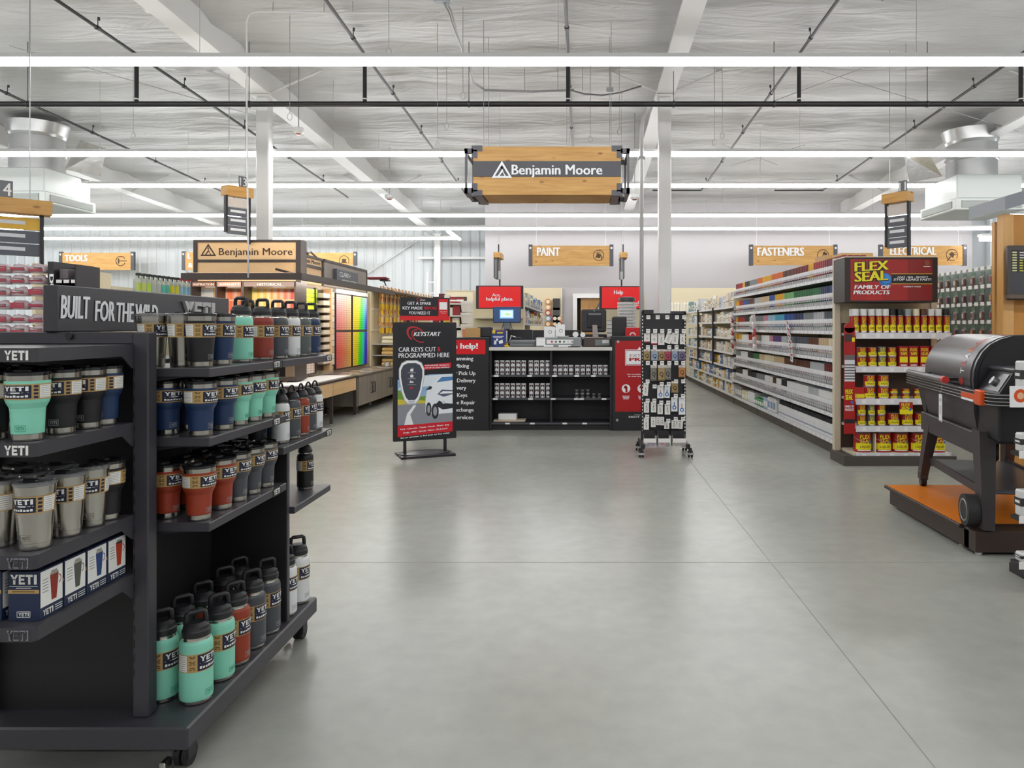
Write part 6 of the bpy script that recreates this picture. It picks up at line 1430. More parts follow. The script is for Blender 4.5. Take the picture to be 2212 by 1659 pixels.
for si, (z, plan) in enumerate(zip(SC_SHELF, PLAN)):
    seq = [];
    for e_ in plan.split(','):
        c, n = e_.split(); seq += [c]*int(n)
    n_row = 81
    for k in range(n_row):
        c = seq[k] if k < len(seq) else seq[-1]; y_ = 7.975+k*PITCH+.012*(k//7 % 2)
        if y_ > 13.48: break
        if k < 50: put(can_tpl(c), 'spray_can', '%s-capped spray can, %s from the end post in front row, %s shelf' % (CN.get(c, c), nth(k), nth(si)), 'spray can', (XG+.07, y_, z+.002), 0, 'spray paint cans in the long aisle')
        rows = range(1 if k < 50 else 0, 4)
        for r_ in rows:
            T_ = T3(XG+.07+r_*.068, y_, z+.002); col = CC[c]
            rest.lathe([(.0325, .0, VC, '#cfcfcf'), (.0325, .05, VC, col), (.0325, .085, VC, '#e4e4e4'), (.032, .135)], VC, 7, T=T_, col='#b0b0b0'); rest.lathe([(.0318, .135), (.0318, .222), (0, .222)], VC, 7, T=T_, col=col)
o = rest.build('spray_cans_behind'); tag(o, 'rows of spray cans behind the front row and farther down the aisle', 'spray cans', None, 'stuff')
# bottom shelf: bottles, jugs, boxes
g = MB(); r = .036; g.lathe([(0, 0), (r, 0), (r, .12), (r*.9, .14), (r*.4, .16), (r*.4, .165)], mat('bottle_white', '#e2e2e0', .4), 12); g.lathe([(r*1.005, .03, VC, '#9aa0b0'), (r*1.005, .05, VC, '#e0e0e0'), (r*1.005, .1)], VC, 12); b0 = g.mesh('bottle'); h = MB(); h.lathe([(r*.6, .15), (r*.62, .205), (r*.3, .215), (0, .215)], BLACK, 12); PB = [('bottle', b0), ('cap', h.mesh('cap'))]
for k in range(34):
    for r_ in range(3):
        put(PB, 'primer_bottle', 'white bottle with black cap, %s from end post, bottom shelf row %s' % (nth(k), 'one two three'.split()[r_]), 'bottle', (XG+.07+r_*.085, 7.99+k*.0765, LV[6]+.002), 0, 'primer bottles on the bottom shelf')
rg = random.Random(5); y_ = 10.65
for k, (nm_, lab, c, w_, h_, cap) in enumerate([('white_jug', 'white jug', '#e4e4e2', .16, .24, '#e4e4e2')]*3+[('blue_tin', 'pale blue tin', '#9fb4cc', .13, .2, '#2a2a2e')]*2+[('green_pack', 'green bottle pack', '#2f8f4a', .12, .13, '#e6e6e4')]*5+[('white_jug', 'white tub', '#dfe0e2', .12, .2, '#222226')]*4+[('cream_carton', 'cream carton', '#d9cfae', .24, .15, None)]*2+[('grey_can', 'grey can', '#8a8c90', .1, .22, '#9a2a30')]*5):
    if y_+w_ > 13.45: break
    g = MB(); g.box(-.12, .12, -w_*.46, w_*.46, 0, h_*.85 if cap else h_, VC, col=c, bev=.012); g.box(-.1205, -.12, -w_*.36, w_*.36, h_*.2, h_*.6, VC, col='#f0f0ee' if c != '#e4e4e2' else '#7f9ac4')
    if cap: g.cyl((0, 0, h_*.85), (0, 0, h_), w_*.28, VC, 10, col=cap)
    tag(g.build(nm_, None, (XG+.15, y_+w_/2, LV[6]+.002)), '%s on the aisle bottom shelf, %s beyond the black-capped bottles' % (lab, nth(k)), 'container', 'mixed containers on the bottom shelf'); y_ += w_
# clip strips of hanging packs
def clip(y, z0, z1, n, label, cols, lean=0.):
    t = thing('clip_strip', label, 'clip strip', (XG-.05, y, z1), 0)
    g = MB(); g.box(-.003, .003, -.012, .012, z0-z1, .03, SHELFW); g.build('strip', t)
    for k in range(n):
        zz_ = -(z1-z0)*(k+.5)/n; g = MB(); g.box(-.03, .012, -.06, .06, -(z1-z0)/n*.42, (z1-z0)/n*.42, VC, col=cols[k % len(cols)], bev=.01); g.box(-.032, -.03, -.045, .045, .0, (z1-z0)/n*.3, VC, col='#e9e4e4')
        o = g.build('hung_pack', t, (0, lean*(k-n/2), zz_)); o.rotation_euler = (.3*math.sin(k*2.1), 0, 0)
clip(13.3, 1.02, 1.62, 8, 'strip of red and white packs hanging at the spray section far end', ('#c9b4b8', '#a8323e', '#d9d0d2'))
clip(11.6, 1.02, 1.6, 5, 'leaning strip of pale packs hanging between the spray sections', ('#c4b4b6', '#d4cccc', '#b04a54'), -.03)
t = thing('colour_card_chain', 'slanting chain of white colour cards with red tabs over the spray cans', 'card chain', (XG-.02, 9.95, 1.47))
for k in range(6):
    g = MB(); g.box(-.003, .003, -.05, .05, -.11, 0, PAPER); g.box(-.0045, -.003, -.045, .045, -.038, -.008, FL); g.box(-.004, -.003, -.035, .035, -.09, -.05, mat('label_grey', '', .6))
    o = g.build('colour_card', t, (-.004*k, -.12-.05*k, -.082*k)); o.rotation_euler = (.45-.07*k, 0, 0)
# farther sections: boxed goods, dark dividers
SEC2 = [(13.56, 15.5), (15.54, 17.5), (17.54, 19.5)]; LV2 = [1.78, 1.5, 1.2, .92, .66, .40, .15]
rg = random.Random(21)
pal = [('#e2ddd2', '#d8c9b0', '#c9b89a', '#e6e2da', '#a8b4c4', '#d9d4d0'), ('#dcd3c2', '#e8e4dd', '#b89a6a', '#8a96a8', '#d0c4b8'), ('#e0dbd4', '#c4c9cf', '#5f93a0', '#d8d0c4', '#efefec')]
for i, (a, b_) in enumerate(SEC2):
    t = thing('aisle_shelving', 'sundries shelving with dark dividers, %s section beyond the spray cans' % nth(i), 'shelving unit', (0, 0, 0), 0, 'sundries shelving sections')
    g = MB(); g.box(XG+.40, XG+.44, a, b_, .15, 1.95, CREAM); g.build('back_panel', t)
    g = MB(); g.box(XG+.02, XG+.44, a, b_, 0, .125, KICK); g.build('base', t)
    if i: 
        g = MB(); g.box(XG-.03, XG+.02, a-.03, a+.03, .6, 1.80, mat('divider_dark', '#2e2723', .5)); g.build('divider', t)
    for z in LV2: shelf_with_strip(t, a, b_, z)
    for si, z in enumerate(LV2):
        cols = pal[i] if si < 4 else pal[i]+('#d9a81c', '#3f6aa8')
        goods('boxed_sundry', 'boxed item', 'box', XG+.03, XG+.3, a+.04, b_-.03, z+.002, .13, .2 if si else .3, .11, .24, cols, 'y', 'shelf %s of the %s sundries section' % ('one two three four five six seven'.split()[si], nth(i)), rg, 'boxed sundries beyond the spray cans')
for i, (y_, w_, h_) in enumerate(((9.6, .35, .2), (10.3, .42, .24), (11.2, .3, .18))):
    g = MB(); g.box(-.2, .2, -w_/2, w_/2, 0, h_, mat('kraft', '', .6)); g.box(-.03, .03, -w_/2-.001, w_/2+.001, h_*.98, h_+.001, CREAM)
    tag(g.build('kraft_carton', None, (XG+.75, y_, 2.14)), 'tan carton on top of the right gondola spine, %s along' % nth(i), 'box', 'tan cartons on the gondola top')
t = thing('aisle_shelving', 'cream back side of the long gondola carrying tan cartons', 'shelving unit', (0, 0, 0)); g = MB(); g.box(XG+.5, XG+1.0, 7.95, 13.5, 2.1, 2.14, SHELFW); g.build('top_shelf', t); g = MB(); g.box(XG+.46, XG+.5, 7.95, 19.4, 0, 2.1, CREAM); g.build('back_panel', t); g = MB(); g.box(XG+.5, XG+.92, 7.95, 19.4, 0, .13, KICK); g.build('base', t)
# far end pegboard and pale jars at the end of the aisle
t = thing('pegboard_gondola', 'cream wall gondola with pale jars closing the long aisle', 'shelving unit', (0, 0, 0)); d = 20.3
g = MB(); g.box(X(1445, d), X(1640, d), d, d+.1, 0, Z(622, d), CREAM); g.build('back_panel', t); g = MB(); g.box(X(1445, d), X(1490, d), d-.35, d, Z(673, d)-.04, Z(673, d), SHELFW); g.box(X(1445, d), X(1490, d), d-.35, d, .9, .94, SHELFW); g.box(X(1445, d), X(1490, d), d-.35, d, 0, .1, KICK); g.build('shelf', t)
for k in range(6):
    g = MB(); g.lathe([(0, 0), (.045, 0), (.045, .2), (.03, .23), (.03, .26), (0, .26)], mat('jar_cream', '#e6dfce', .4), 10); tag(g.build('pale_jar', None, (X(1450+k*6.5, d), d-.2, Z(673, d)+.002)), 'pale jar on the shelf closing the long aisle, %s along' % nth(k), 'jar', 'pale jars at the aisle end')

# ================================================================ END CAP of red and yellow sealant products
YE, FR_ = 7.86, 7.47; ex0, ex1 = 2.66, 3.74
SRED = mat('sealant_red', '#a81b1a', .35); SYEL = mat('sealant_yellow', '#ece01a', .35); SOUT = mat('sealant_dark', '#5a1210', .4); SBLU = mat('sealant_blue', '#2a6fc0', .35)
t = thing('end_cap_unit', 'cream end cap with shelves of red and yellow sealant under red sign', 'shelving unit', (0, 0, 0))
g = MB(); g.box(ex0+.05, ex1-.05, YE-.02, YE+.02, .1, 2.12, CREAM)
for i in range(26):
    for z_ in (1.50, 1.54, 1.58, 1.62): g.box(ex0+.1+i*.034, ex0+.105+i*.034, YE-.0215, YE-.02, z_, z_+.005, mat('peg_hole', '#a5997c', .7))
g.build('back_panel', t)
g = MB(); g.box(ex0+.08, ex1-.06, YE-.024, YE-.02, .12, 1.44, mat('panel_brown', '#4a3a32', .6)); g.build('dark_back', t)
for x_ in (ex0, ex1-.06):
    g = MB(); g.box(x_, x_+.06, YE-.05, YE+.02, 0, 2.12, POST); g.build('upright', t)
g = MB(); g.box(ex0-.03, ex1+.02, 7.44, YE, 0, .10, KICK); g.build('base', t)
EZ = [1.335, .995, .67, .395, .125]
for i, z in enumerate(EZ):
    g = MB(); g.box(ex0+.08, ex1-.02, FR_+.01, YE-.03, z-.025, z, SHELFW if i < 4 else CREAMM); s_ = g.build('shelf', t)
    g = MB(); g.box(ex0+.1, ex1-.02, FR_-.003, FR_+.01, z-.055, z+.005, STRIPW)
    for k in range(7): g.box(ex0+.16+k*.14, ex0+.2+k*.14, FR_-.005, FR_-.003, z-.045, z-.005, PAPER)
    g.build('price_strip', s_)
# header sign
t = thing('sealant_sign', 'red sign reading family of products over the end cap', 'sign', (0, 0, 0))
d = 7.46; sa, sb, s0, s1 = X(1825, d), X(2026, d), Z(653, d), Z(556, d)
g = MB(); g.box(sa, sb, d, YE-.06, s0, s1, mat('sign_case', '#2c211e', .5), bev=.004); g.box(sa, sb, d, YE-.06, s1, s1+.01, CREAMM); b0 = g.build('case', t)
l = MB(); F = face(0, d-.0005, 0); k_ = FPX/d
def qx(u): return X(1780+u/3.317, d)
def qz(v): return Z(500+v/3.317, d)
grad = [('#a31d18', 190, 300), ('#b3201b', 300, 420), ('#a01c18', 420, 600), ('#861614', 600, 776)]
for c, a, b_ in grad: l.rect(qx(a), qx(b_), qz(495), qz(200), VC, F, .0, c)
l.disc(qx(437), qz(345), 48/3.317/k_, SBLU, F, .002); l.disc(qx(443), qz(338), 34/3.317/k_, mat('sealant_blue2', '#3f8fd8', .3), F, .0025)
for (wd, a, b_, v0, v1) in (('FLEX', 216, 462, 215, 280), ('SEAL', 216, 458, 285, 355)):
    TT_ = F @ Matrix(((1, 0, 0, 0), (.06, 1, 0, -.06*qx(340)), (0, 0, 1, 0), (0, 0, 0, 1)))
    l.text(wd, qx(a-4), qx(b_+4), qz(v1+5), qz(v0-4), BLACK, TT_, .003, bold=.14); l.text(wd, qx(a), qx(b_), qz(v1), qz(v0), SYEL, TT_, .006, bold=.05)
l.text('FAMILY OF', qx(215), qx(478), qz(412), qz(384), LET, F, .005, bold=.05, shear=.15); l.text('PRODUCTS', qx(208), qx(470), qz(450), qz(422), LET, F, .005, bold=.05, shear=.15)
l.rect(qx(484), qx(776), qz(372), qz(308), VC, F, .001, '#1b1514'); l.rect(qx(484), qx(776), qz(306), qz(300), VC, F, .001, '#c8a03a'); l.rect(qx(484), qx(776), qz(378), qz(372), VC, F, .001, '#c8a03a')
l.text('COAT - SEAL - PROTECT', qx(525), qx(745), qz(334), qz(322), LET, F, .002, bold=.04); l.text('STOP LEAKS FAST!', qx(498), qx(768), qz(352), qz(337), LET, F, .002, bold=.04, shear=.1); l.text('RUBBERIZE IT YOURSELF', qx(570), qx(695), qz(400), qz(391), LET, F, .002, bold=.03)
l.add([(qx(738)+18/3.317/k_*math.cos(2*PI*q/16), qz(228)+24/3.317/k_*math.sin(2*PI*q/16), .002) for q in range(16)], [tuple(range(16))], VC, col='#8a4a34', T=F); l.rect(qx(712), qx(760), qz(255), qz(250), LET, F, .002)
l.build('sign_face', b0)
# blade sign
t = thing('blade_sign', 'tall narrow red side sign with white lines at the end cap edge', 'sign', (0, 0, 0))
d = 7.42; g = MB(); g.box(qx(145), qx(222), d, d+.012, qz(1450), qz(690), SRED); g.lathe([(0, 0), ((qx(222)-qx(145))/2, 0), ((qx(222)-qx(145))/2, .012), (0, .012)], SRED, 20, T=T3((qx(145)+qx(222))/2, d+.012, qz(690)) @ FRONT); b0 = g.build('panel', t)
l = MB(); F = face(0, d-.0005, 0)
l.rect(qx(148), qx(205), qz(790), qz(735), VC, F, .001, '#3a2f2e'); l.rect(qx(200), qx(220), qz(790), qz(760), SYEL, F, .002); l.rect(qx(147), qx(220), qz(1075), qz(885), VC, F, .001, '#d8d8dc')
for q in range(6): l.rect(qx(147), qx(220), qz(960+q*20), qz(952+q*20), VC, F, .002, '#4a4a52')
l.rect(qx(147), qx(220), qz(920), qz(885), VC, F, .002, '#6a6266'); l.text('FLEX', qx(152), qx(206), qz(1162), qz(1132), SYEL, F, .002, bold=.08); l.text('SEAL', qx(152), qx(206), qz(1206), qz(1170), SYEL, F, .002, bold=.08)
l.disc(qx(200), qz(1225), .014, SBLU, F, .002); l.text('FAMILY OF', qx(150), qx(212), qz(1262), qz(1245), LET, F, .002, bold=.04); l.text('PRODUCTS', qx(150), qx(212), qz(1285), qz(1268), LET, F, .002, bold=.04); l.rect(qx(147), qx(220), qz(1375), qz(1345), VC, F, .001, '#1e1a1a')
l.build('print', b0)
# sealant products
def bendtext(mb, s_, r, a0, a1, z0, z1, m, lift, bold=.012, shear=.1):
    vs, fs = text_geo(s_, min(bold, .0149)); vs = [(x+shear*y, y) for x, y, _ in vs]
    ax, bx = min(v[0] for v in vs), max(v[0] for v in vs); ay, by = min(v[1] for v in vs), max(v[1] for v in vs)
    g_ = []
    for x, y in vs:
        a = a0+(x-ax)/(bx-ax)*(a1-a0); g_.append(((r+lift)*math.cos(a), (r+lift)*math.sin(a), z0+(y-ay)/(by-ay)*(z1-z0)))
    mb.add(g_, fs, m)
def seal_can(r, h, kind, cap='#e6e6e4'):
    fr = -PI/2; parts = []; g = MB()
    body = {'red': SRED, 'grey': mat('sealant_grey', '#5b5b5e', .35)}.get(kind, SRED)
    top = h*.74 if kind == 'spray' else h
    g.lathe([(0, 0), (r, 0), (r, h*.03), (r*.985, h*.04, body), (r*.985, top*.94), (r, top*.95), (r, top*.97), (r*.9, top), (0, top*.985)], STEEL if kind != 'bucket' else body, 18); bm = g.mesh('can_body')
    l = MB(); rr = r*.985
    def bd(a0, a1, z0, z1, m, lift=.0008): 
        n = 8; vs = []
        for q in range(n+1):
            a = fr+a0+(a1-a0)*q/n
            for z in (z0, z1): vs.append(((rr+lift)*math.cos(a), (rr+lift)*math.sin(a), z))
        l.add(vs, [(2*q, 2*q+2, 2*q+3, 2*q+1) for q in range(n)], m)
    bd(-1.15, 1.15, top*.12, top*.45, SYEL); bd(-.9, .9, top*.06, top*.11, LET, .001)
    bendtext(l, 'FLEX', rr, fr-.62, fr+.62, top*.68, top*.88, SYEL, .0012); bendtext(l, 'SEAL', rr, fr-.62, fr+.62, top*.46, top*.66, SYEL, .0012)
    bendtext(l, 'LIQUID' if kind == 'bucket' else 'PASTE', rr, fr-.6, fr+.6, top*.2, top*.33, SOUT, .0016)
    bd(.5, .95, top*.42, top*.55, SBLU, .0014)
    parts.append(('can_body', bm, [('label', l.mesh('label'))]))
    if kind == 'spray':
        c_ = MB(); c_.lathe([(r*.97, top*.97), (r*.97, h*.97), (r*.9, h), (0, h)], mat('scap'+cap, cap, .35), 16); parts.append(('cap', c_.mesh('cap')))
    elif kind == 'bucket':
        c_ = MB(); c_.lathe([(r*1.02, h*.95), (r*1.03, h), (0, h)], mat('bucket_lid', '#4a3a36', .4), 18); parts.append(('lid', c_.mesh('lid')))
        w_ = MB(); w_.tube([(r*1.02*math.cos(fr+q), r*1.02*math.sin(fr+q)-.004, h*(.72-.18*math.cos((q)*1.2))) for q in [-1.4+.28*k for k in range(11)]], .0025, STEEL, 5); parts.append(('bail_handle', w_.mesh('bail_handle')))
    return parts
def sxp(u): return X(1780+u/3.317, 7.56)
caps = ['#e6e6e4']*5+['#1f1e20', '#1f1e20', '#9aa2a4', '#e6dcc0', '#5a3a28', '#e6e6e4', '#e6e6e4', '#1f1e20']
CPN = {'#e6e6e4': 'white', '#1f1e20': 'black', '#9aa2a4': 'grey', '#e6dcc0': 'cream', '#5a3a28': 'brown'}
SP = {c: seal_can(.034, .245, 'spray', c) for c in set(caps)}
for i, (u, c) in enumerate(zip((216, 273, 330, 382, 432, 482, 535, 590, 650, 703, 755, 808, 865), caps)):
    for r_ in range(2):
        put(SP[c], 'sealant_spray', '%s-capped sealant spray, %s on the end cap top shelf, %s row' % (CPN[c], nth(i), ('front', 'back')[r_]), 'spray can', (sxp(u), 7.53+r_*.075, EZ[0]+.001), 0, 'sealant sprays on the end cap')
SM, SG, SM2, SS = seal_can(.047, .098, 'red'), seal_can(.044, .1, 'grey'), seal_can(.058, .12, 'red'), seal_can(.04, .05, 'red')
SQ, SQG, SL, BK = seal_can(.043, .108, 'red'), seal_can(.038, .105, 'grey'), seal_can(.062, .13, 'red'), seal_can(.088, .2, 'bucket')
def two(tpl, u, z, h, what, cat='can', n=2, y=7.535):
    for q in range(n): put(tpl, 'sealant_can', what+(', lower' if q == 0 else ', upper'), cat, (sxp(u), y, z+.001+q*(h+.0015)), 0, 'sealant cans on the end cap')
for i, (u, tp_) in enumerate(((262, SM), (336, SM), (405, SG), (475, SM))): two(tp_, u, EZ[1], .098 if tp_ is SM else .1, '%s sealant can, %s pair on the second shelf' % ('grey' if tp_ is SG else 'red', nth(i)))
for i, u in enumerate((556, 624, 700, 775)):
    g = MB(); g.box(-.046, .046, -.035, .035, 0, .205, SRED); b0 = g.mesh('carton'); l = MB(); F = face(0, -.0355, 0); l.rect(-.04, .04, .04, .1, SYEL, F, .0005); l.text('FLEX', -.034, .034, .155, .185, SYEL, F, .001, bold=.05); l.text('TAPE' if i < 2 else 'GLUE', -.034, .034, .115, .145, SYEL, F, .001, bold=.05); l.rect(-.03, .03, .01, .02, LET, F, .001)
    put([('carton', b0, [('print', l.mesh('print'))])], 'sealant_carton', 'tall red and yellow sealant carton, %s on the second end cap shelf' % nth(i), 'box', (sxp(u)+.004*i, 7.545, EZ[1]+.001), 0, 'sealant cartons on the end cap')
for i, u in enumerate((316, 412)): two(SM2, u, EZ[2], .12, 'wide red sealant can, %s pair on the third shelf' % nth(i))
for i, u in enumerate((490, 575, 660, 735)): two(SS, u, EZ[2], .05, 'flat red sealant tin, %s pair on the third shelf' % nth(i))
g = MB(); g.box(-.04, .04, -.03, .03, 0, .115, VC, col='#b8201c'); g.box(-.0405, .0405, -.0305, .0305, .01, .05, VC, col='#e6d91a'); tag(g.build('sealant_carton', None, (sxp(248), 7.54, EZ[2])), 'small red and yellow carton at the third shelf end', 'box', 'sealant cartons on the end cap')
for i, (u, tp_) in enumerate(((260, SQ), (330, SQG), (400, SQ))): two(tp_, u, EZ[3], .108 if tp_ is SQ else .105, '%s small sealant can, %s pair on the fourth shelf' % ('grey' if tp_ is SQG else 'red', nth(i)))
for i, u in enumerate((492, 590, 685, 780)): put(SL, 'sealant_can', 'single red sealant can, %s on the fourth shelf of the end cap' % nth(i), 'can', (sxp(u), 7.56, EZ[3]+.001), 0, 'sealant cans on the end cap')
for i, u in enumerate((285, 428, 550, 680, 815)): put(BK, 'sealant_bucket', 'large red and yellow sealant bucket, %s on the end cap base' % nth(i), 'bucket', (sxp(u), 7.60, EZ[4]+.001), 0, 'sealant buckets on the end cap')
g = MB(); g.box(-.006, .006, -.1, .1, 0, .19, CREAMM); tag(g.build('shelf_divider', None, (sxp(358), 7.62, EZ[4])), 'cream divider between first and second sealant bucket', 'divider')
g = MB(); F = face(0, -.003, 0); g.box(-.066, .066, -.002, .002, -.12, 0, SRED); g.rect(-.066, .066, -.12, -.07, SYEL, F, .0); g.text('FLEX', -.05, .04, -.035, -.008, SYEL, F, .001, bold=.05, shear=.1); g.text('SEAL', -.05, .04, -.065, -.04, SYEL, F, .001, bold=.05, shear=.1); g.disc(.04, -.07, .014, SBLU, F, .001)
tag(g.build('shelf_talker', None, (sxp(556), 7.455, EZ[2]-.03)), 'red and yellow card hanging from the third end cap shelf edge', 'card')
# ================================================================ GRILL ON ITS PLATFORM
ORG = mat('platform_orange', '#ea8210', .4); PLT = mat('platform_dark', '#3a2c26', .45)
t = thing('display_platform', 'low dark platform with an orange top under the grill', 'platform', (0, 0, 0))
g = MB(); g.box(2.40, 3.9, 4.6, 5.78, .02, .135, PLT); g.build('body', t)
g = MB(); g.box(2.37, 3.9, 4.66, 5.82, .135, .158, PLT, bev=.004); g.box(2.40, 3.9, 4.52, 4.66, .02, .150, PLT, bev=.004); g.build('rim', t)
g = MB(); g.box(2.385, 3.9, 4.675, 5.805, .158, .161, ORG); g.build('orange_top', t)
for x_, y_ in ((2.44, 4.56), (2.44, 4.75), (2.44, 5.74), (3.6, 4.56), (3.6, 5.74)):
    g = MB(); g.cyl((x_, y_, 0), (x_, y_, .02), .022, STEEL, 10); g.build('levelling_foot', t)
GB = mat('grill_black', '#45444a', .3, noise_s=30, noise_a=.06); GB2 = mat('grill_body', '#3a3436', .5); GBD = mat('grill_dark', '#17161a', .45); GSIL = mat('rail_silver', '#9a9c9c', .3, .8); GOR = mat('grill_orange', '#d9541a', .4); GREDM = mat('grill_red', '#b8322a', .4)
gr = thing('pellet_grill', 'large black barrel grill with curved lid and wheels on the platform', 'grill', (2.845, 5.095, .161), math.radians(-99.6))
OZ = .161
PRF = [(-.285, 1.005), (-.29, 1.06), (-.285, 1.12), (-.268, 1.18), (-.235, 1.24), (-.19, 1.288), (-.13, 1.322), (-.06, 1.342), (.02, 1.347), (.1, 1.335), (.17, 1.30), (.23, 1.25), (.27, 1.18), (.285, 1.1), (.285, 1.005)]
def loft(mb, prf, x0, x1, m, cap=None, smooth=True):
    n = len(prf); vs = [(x0, y, z-OZ) for y, z in prf]+[(x1, y, z-OZ) for y, z in prf]
    mb.add(vs, [(i, i+1, n+i+1, n+i) for i in range(n-1)], m, smooth=smooth); mb.add(vs, [tuple(range(n)), tuple(range(n, 2*n))[::-1]], cap or m)
def shrink(prf, s_, cz=1.12): return [(y*s_, cz+(z-cz)*s_) for y, z in prf]
g = MB(); loft(g, PRF, -.62, .36, GB); lid = g.build('lid', gr)
g = MB(); loft(g, shrink(PRF, 1.012), .36, .385, GB); loft(g, shrink(PRF, .985), .385, .415, GB, GBD); loft(g, shrink(PRF, 1.0), .415, .44, GB, GBD); g.build('lid_end_rim', lid)
g = MB(); loft(g, shrink(PRF, .9), .44, .448, GBD); g.build('lid_end_recess', lid)
# emblem strip following the lid curve
arc = [(0, PRF[0])]
for p, q in zip(PRF, PRF[1:]): arc.append((arc[-1][0]+math.hypot(q[0]-p[0], q[1]-p[1]), q))
def onlid(s_, x, lift=.002):
    for (a, p), (b_, q) in zip(arc, arc[1:]):
        if a <= s_ <= b_:
            f = (s_-a)/(b_-a); y, z = p[0]+(q[0]-p[0])*f, p[1]+(q[1]-p[1])*f; ny, nz = -(q[1]-p[1]), (q[0]-p[0]); L = math.hypot(ny, nz)
            return (x, y+ny/L*lift, z+nz/L*lift-OZ)
    return (x, arc[-1][1][0], arc[-1][1][1]-OZ)
g = MB()
def lidrect(s0, s1, x0, x1, m, lift=.002):
    n = 4; vs = []
    for k in range(n+1):
        for x in (x0, x1): vs.append(onlid(s0+(s1-s0)*k/n, x, lift))
    g.add(vs, [(2*k, 2*k+1, 2*k+3, 2*k+2) for k in range(n)], m)
xs = .20
g.add([onlid(.02, xs-.03), onlid(.02, xs+.05), onlid(.055, xs+.05), onlid(.055, xs-.03), onlid(.005, xs+.01)], [(4, 1, 2, 3, 0)], GREDM)
for i, ch in enumerate('TRAEGER'):
    vs, fs = text_geo(ch, .0149); ax, bx = min(v[0] for v in vs), max(v[0] for v in vs); ay, by = min(v[1] for v in vs), max(v[1] for v in vs)
    s0 = .085+i*.052; c = (LET, GREDM, LET, GOR, GOR, GREDM, LET)[i]
    g.add([onlid(s0+.04*(x-ax)/(bx-ax), xs+.055-.07*(y-ay)/(by-ay), .002) for x, y, _ in vs], fs, c)
lidrect(.46, .50, xs-.02, xs+.055, GREDM); g.build('lid_emblem', lid)
# barrel and frame body
BOD = [(-.29, 1.0), (-.29, .86), (-.27, .74), (-.2, .66), (.2, .66), (.27, .74), (.29, .86), (.29, 1.0)]
g = MB(); loft(g, BOD, -.62, .45, GB2, smooth=False); g.build('barrel_body', gr)
g = MB(); g.box(-.66, .60, -.31, -.28, .60-OZ, .74-OZ, GB2, bev=.006); g.box(-.66, .60, .26, .29, .60-OZ, .74-OZ, GB2, bev=.006); g.build('cross_beam', gr)
g = MB(); g.box(.45, .80, -.27, .29, .72-OZ, 1.0-OZ, GBD, bev=.01)
g.prism([(-.27, 1.0-OZ), (-.19, 1.13-OZ), (.29, 1.13-OZ), (.29, 1.0-OZ)], .45, .80, GBD, T=Matrix(((0, 0, 1, 0), (1, 0, 0, 0), (0, 1, 0, 0), (0, 0, 0, 1)))); hop = g.build('hopper', gr)
g = MB(); g.box(.43, .83, -.2, .31, 1.13-OZ, 1.155-OZ, GB, bev=.008); g.build('hopper_lid', hop)
cpm = Matrix(((1, 0, 0, 0), (0, .524, -.852, 0), (0, .852, .524, 0), (0, 0, 0, 1))); CPT = T3(.625, -.23, 1.065-OZ) @ cpm
g = MB(); g.box(-.15, .15, -.06, .06, -.004, .004, mat('panel_gloss', '#232327', .2), T=CPT); g.build('control_panel', hop)
g = MB(); g.lathe([(0, .004), (.028, .004), (.026, .025), (.0, .027)], GSIL, 16, T=CPT @ T3(.01, 0, 0)); g.build('control_knob', hop)
# front rail, side shelf, handle
def path_rail(dz, off): return [(-1.08, -.22, .985+dz-OZ), (-.98, -.33-off, .985+dz-OZ), (.80, -.33-off, .985+dz-OZ), (.85, -.30-off, .985+dz-OZ), (.87, -.2, .985+dz-OZ), (.87, .3, .985+dz-OZ)]
g = MB(); 
for a, b_ in zip(path_rail(0, 0), path_rail(0, 0)[1:]):
    g.add([(a[0], a[1], .935-OZ), (b_[0], b_[1], .935-OZ), (b_[0], b_[1], 1.01-OZ), (a[0], a[1], 1.01-OZ), (a[0], a[1]+.02, .935-OZ), (b_[0], b_[1]+.02, .935-OZ), (b_[0], b_[1]+.02, 1.01-OZ), (a[0], a[1]+.02, 1.01-OZ)], [(0, 1, 2, 3), (7, 6, 5, 4), (0, 4, 5, 1), (3, 2, 6, 7)], GBD)
rl = g.build('accessory_rail', gr)
for k in range(4):
    g = MB(); g.tube(path_rail(-.042+k*.02, .006), .0035, GSIL, 5); g.build('rail_wire', rl)
g = MB(); g.box(-1.06, -.64, -.3, .2, .985-OZ, 1.0-OZ, GB, bev=.006); g.prism([(-.66, .70-OZ), (-.62, .70-OZ), (-.62, .97-OZ), (-.9, .97-OZ)], -.28, -.26, GBD, T=Matrix(((1, 0, 0, 0), (0, 0, 1, 0), (0, 1, 0, 0), (0, 0, 0, 1)))); g.build('side_shelf', gr)
g = MB(); g.cyl((-.72, -.385, 1.045-OZ), (.20, -.385, 1.045-OZ), .02, mat('handle_grey', '#6e6c70', .35), 12); g.box(-.5, -.46, -.385, -.28, 1.035-OZ, 1.055-OZ, GBD); g.box(.1, .14, -.385, -.28, 1.035-OZ, 1.055-OZ, GBD); hd_ = g.build('lid_handle', lid)
g = MB(); g.cyl((.14, -.385, 1.045-OZ), (.205, -.385, 1.045-OZ), .024, GREDM, 12); g.build('handle_end', hd_)
g = MB(); g.box(.4, .66, -.352, -.34, .955-OZ, .985-OZ, GOR); g.box(.66, .76, -.36, -.325, .93-OZ, 1.02-OZ, GOR, bev=.006); g.box(.41, .62, -.353, -.340, .94-OZ, .953-OZ, LET); g.build('orange_hook', gr)
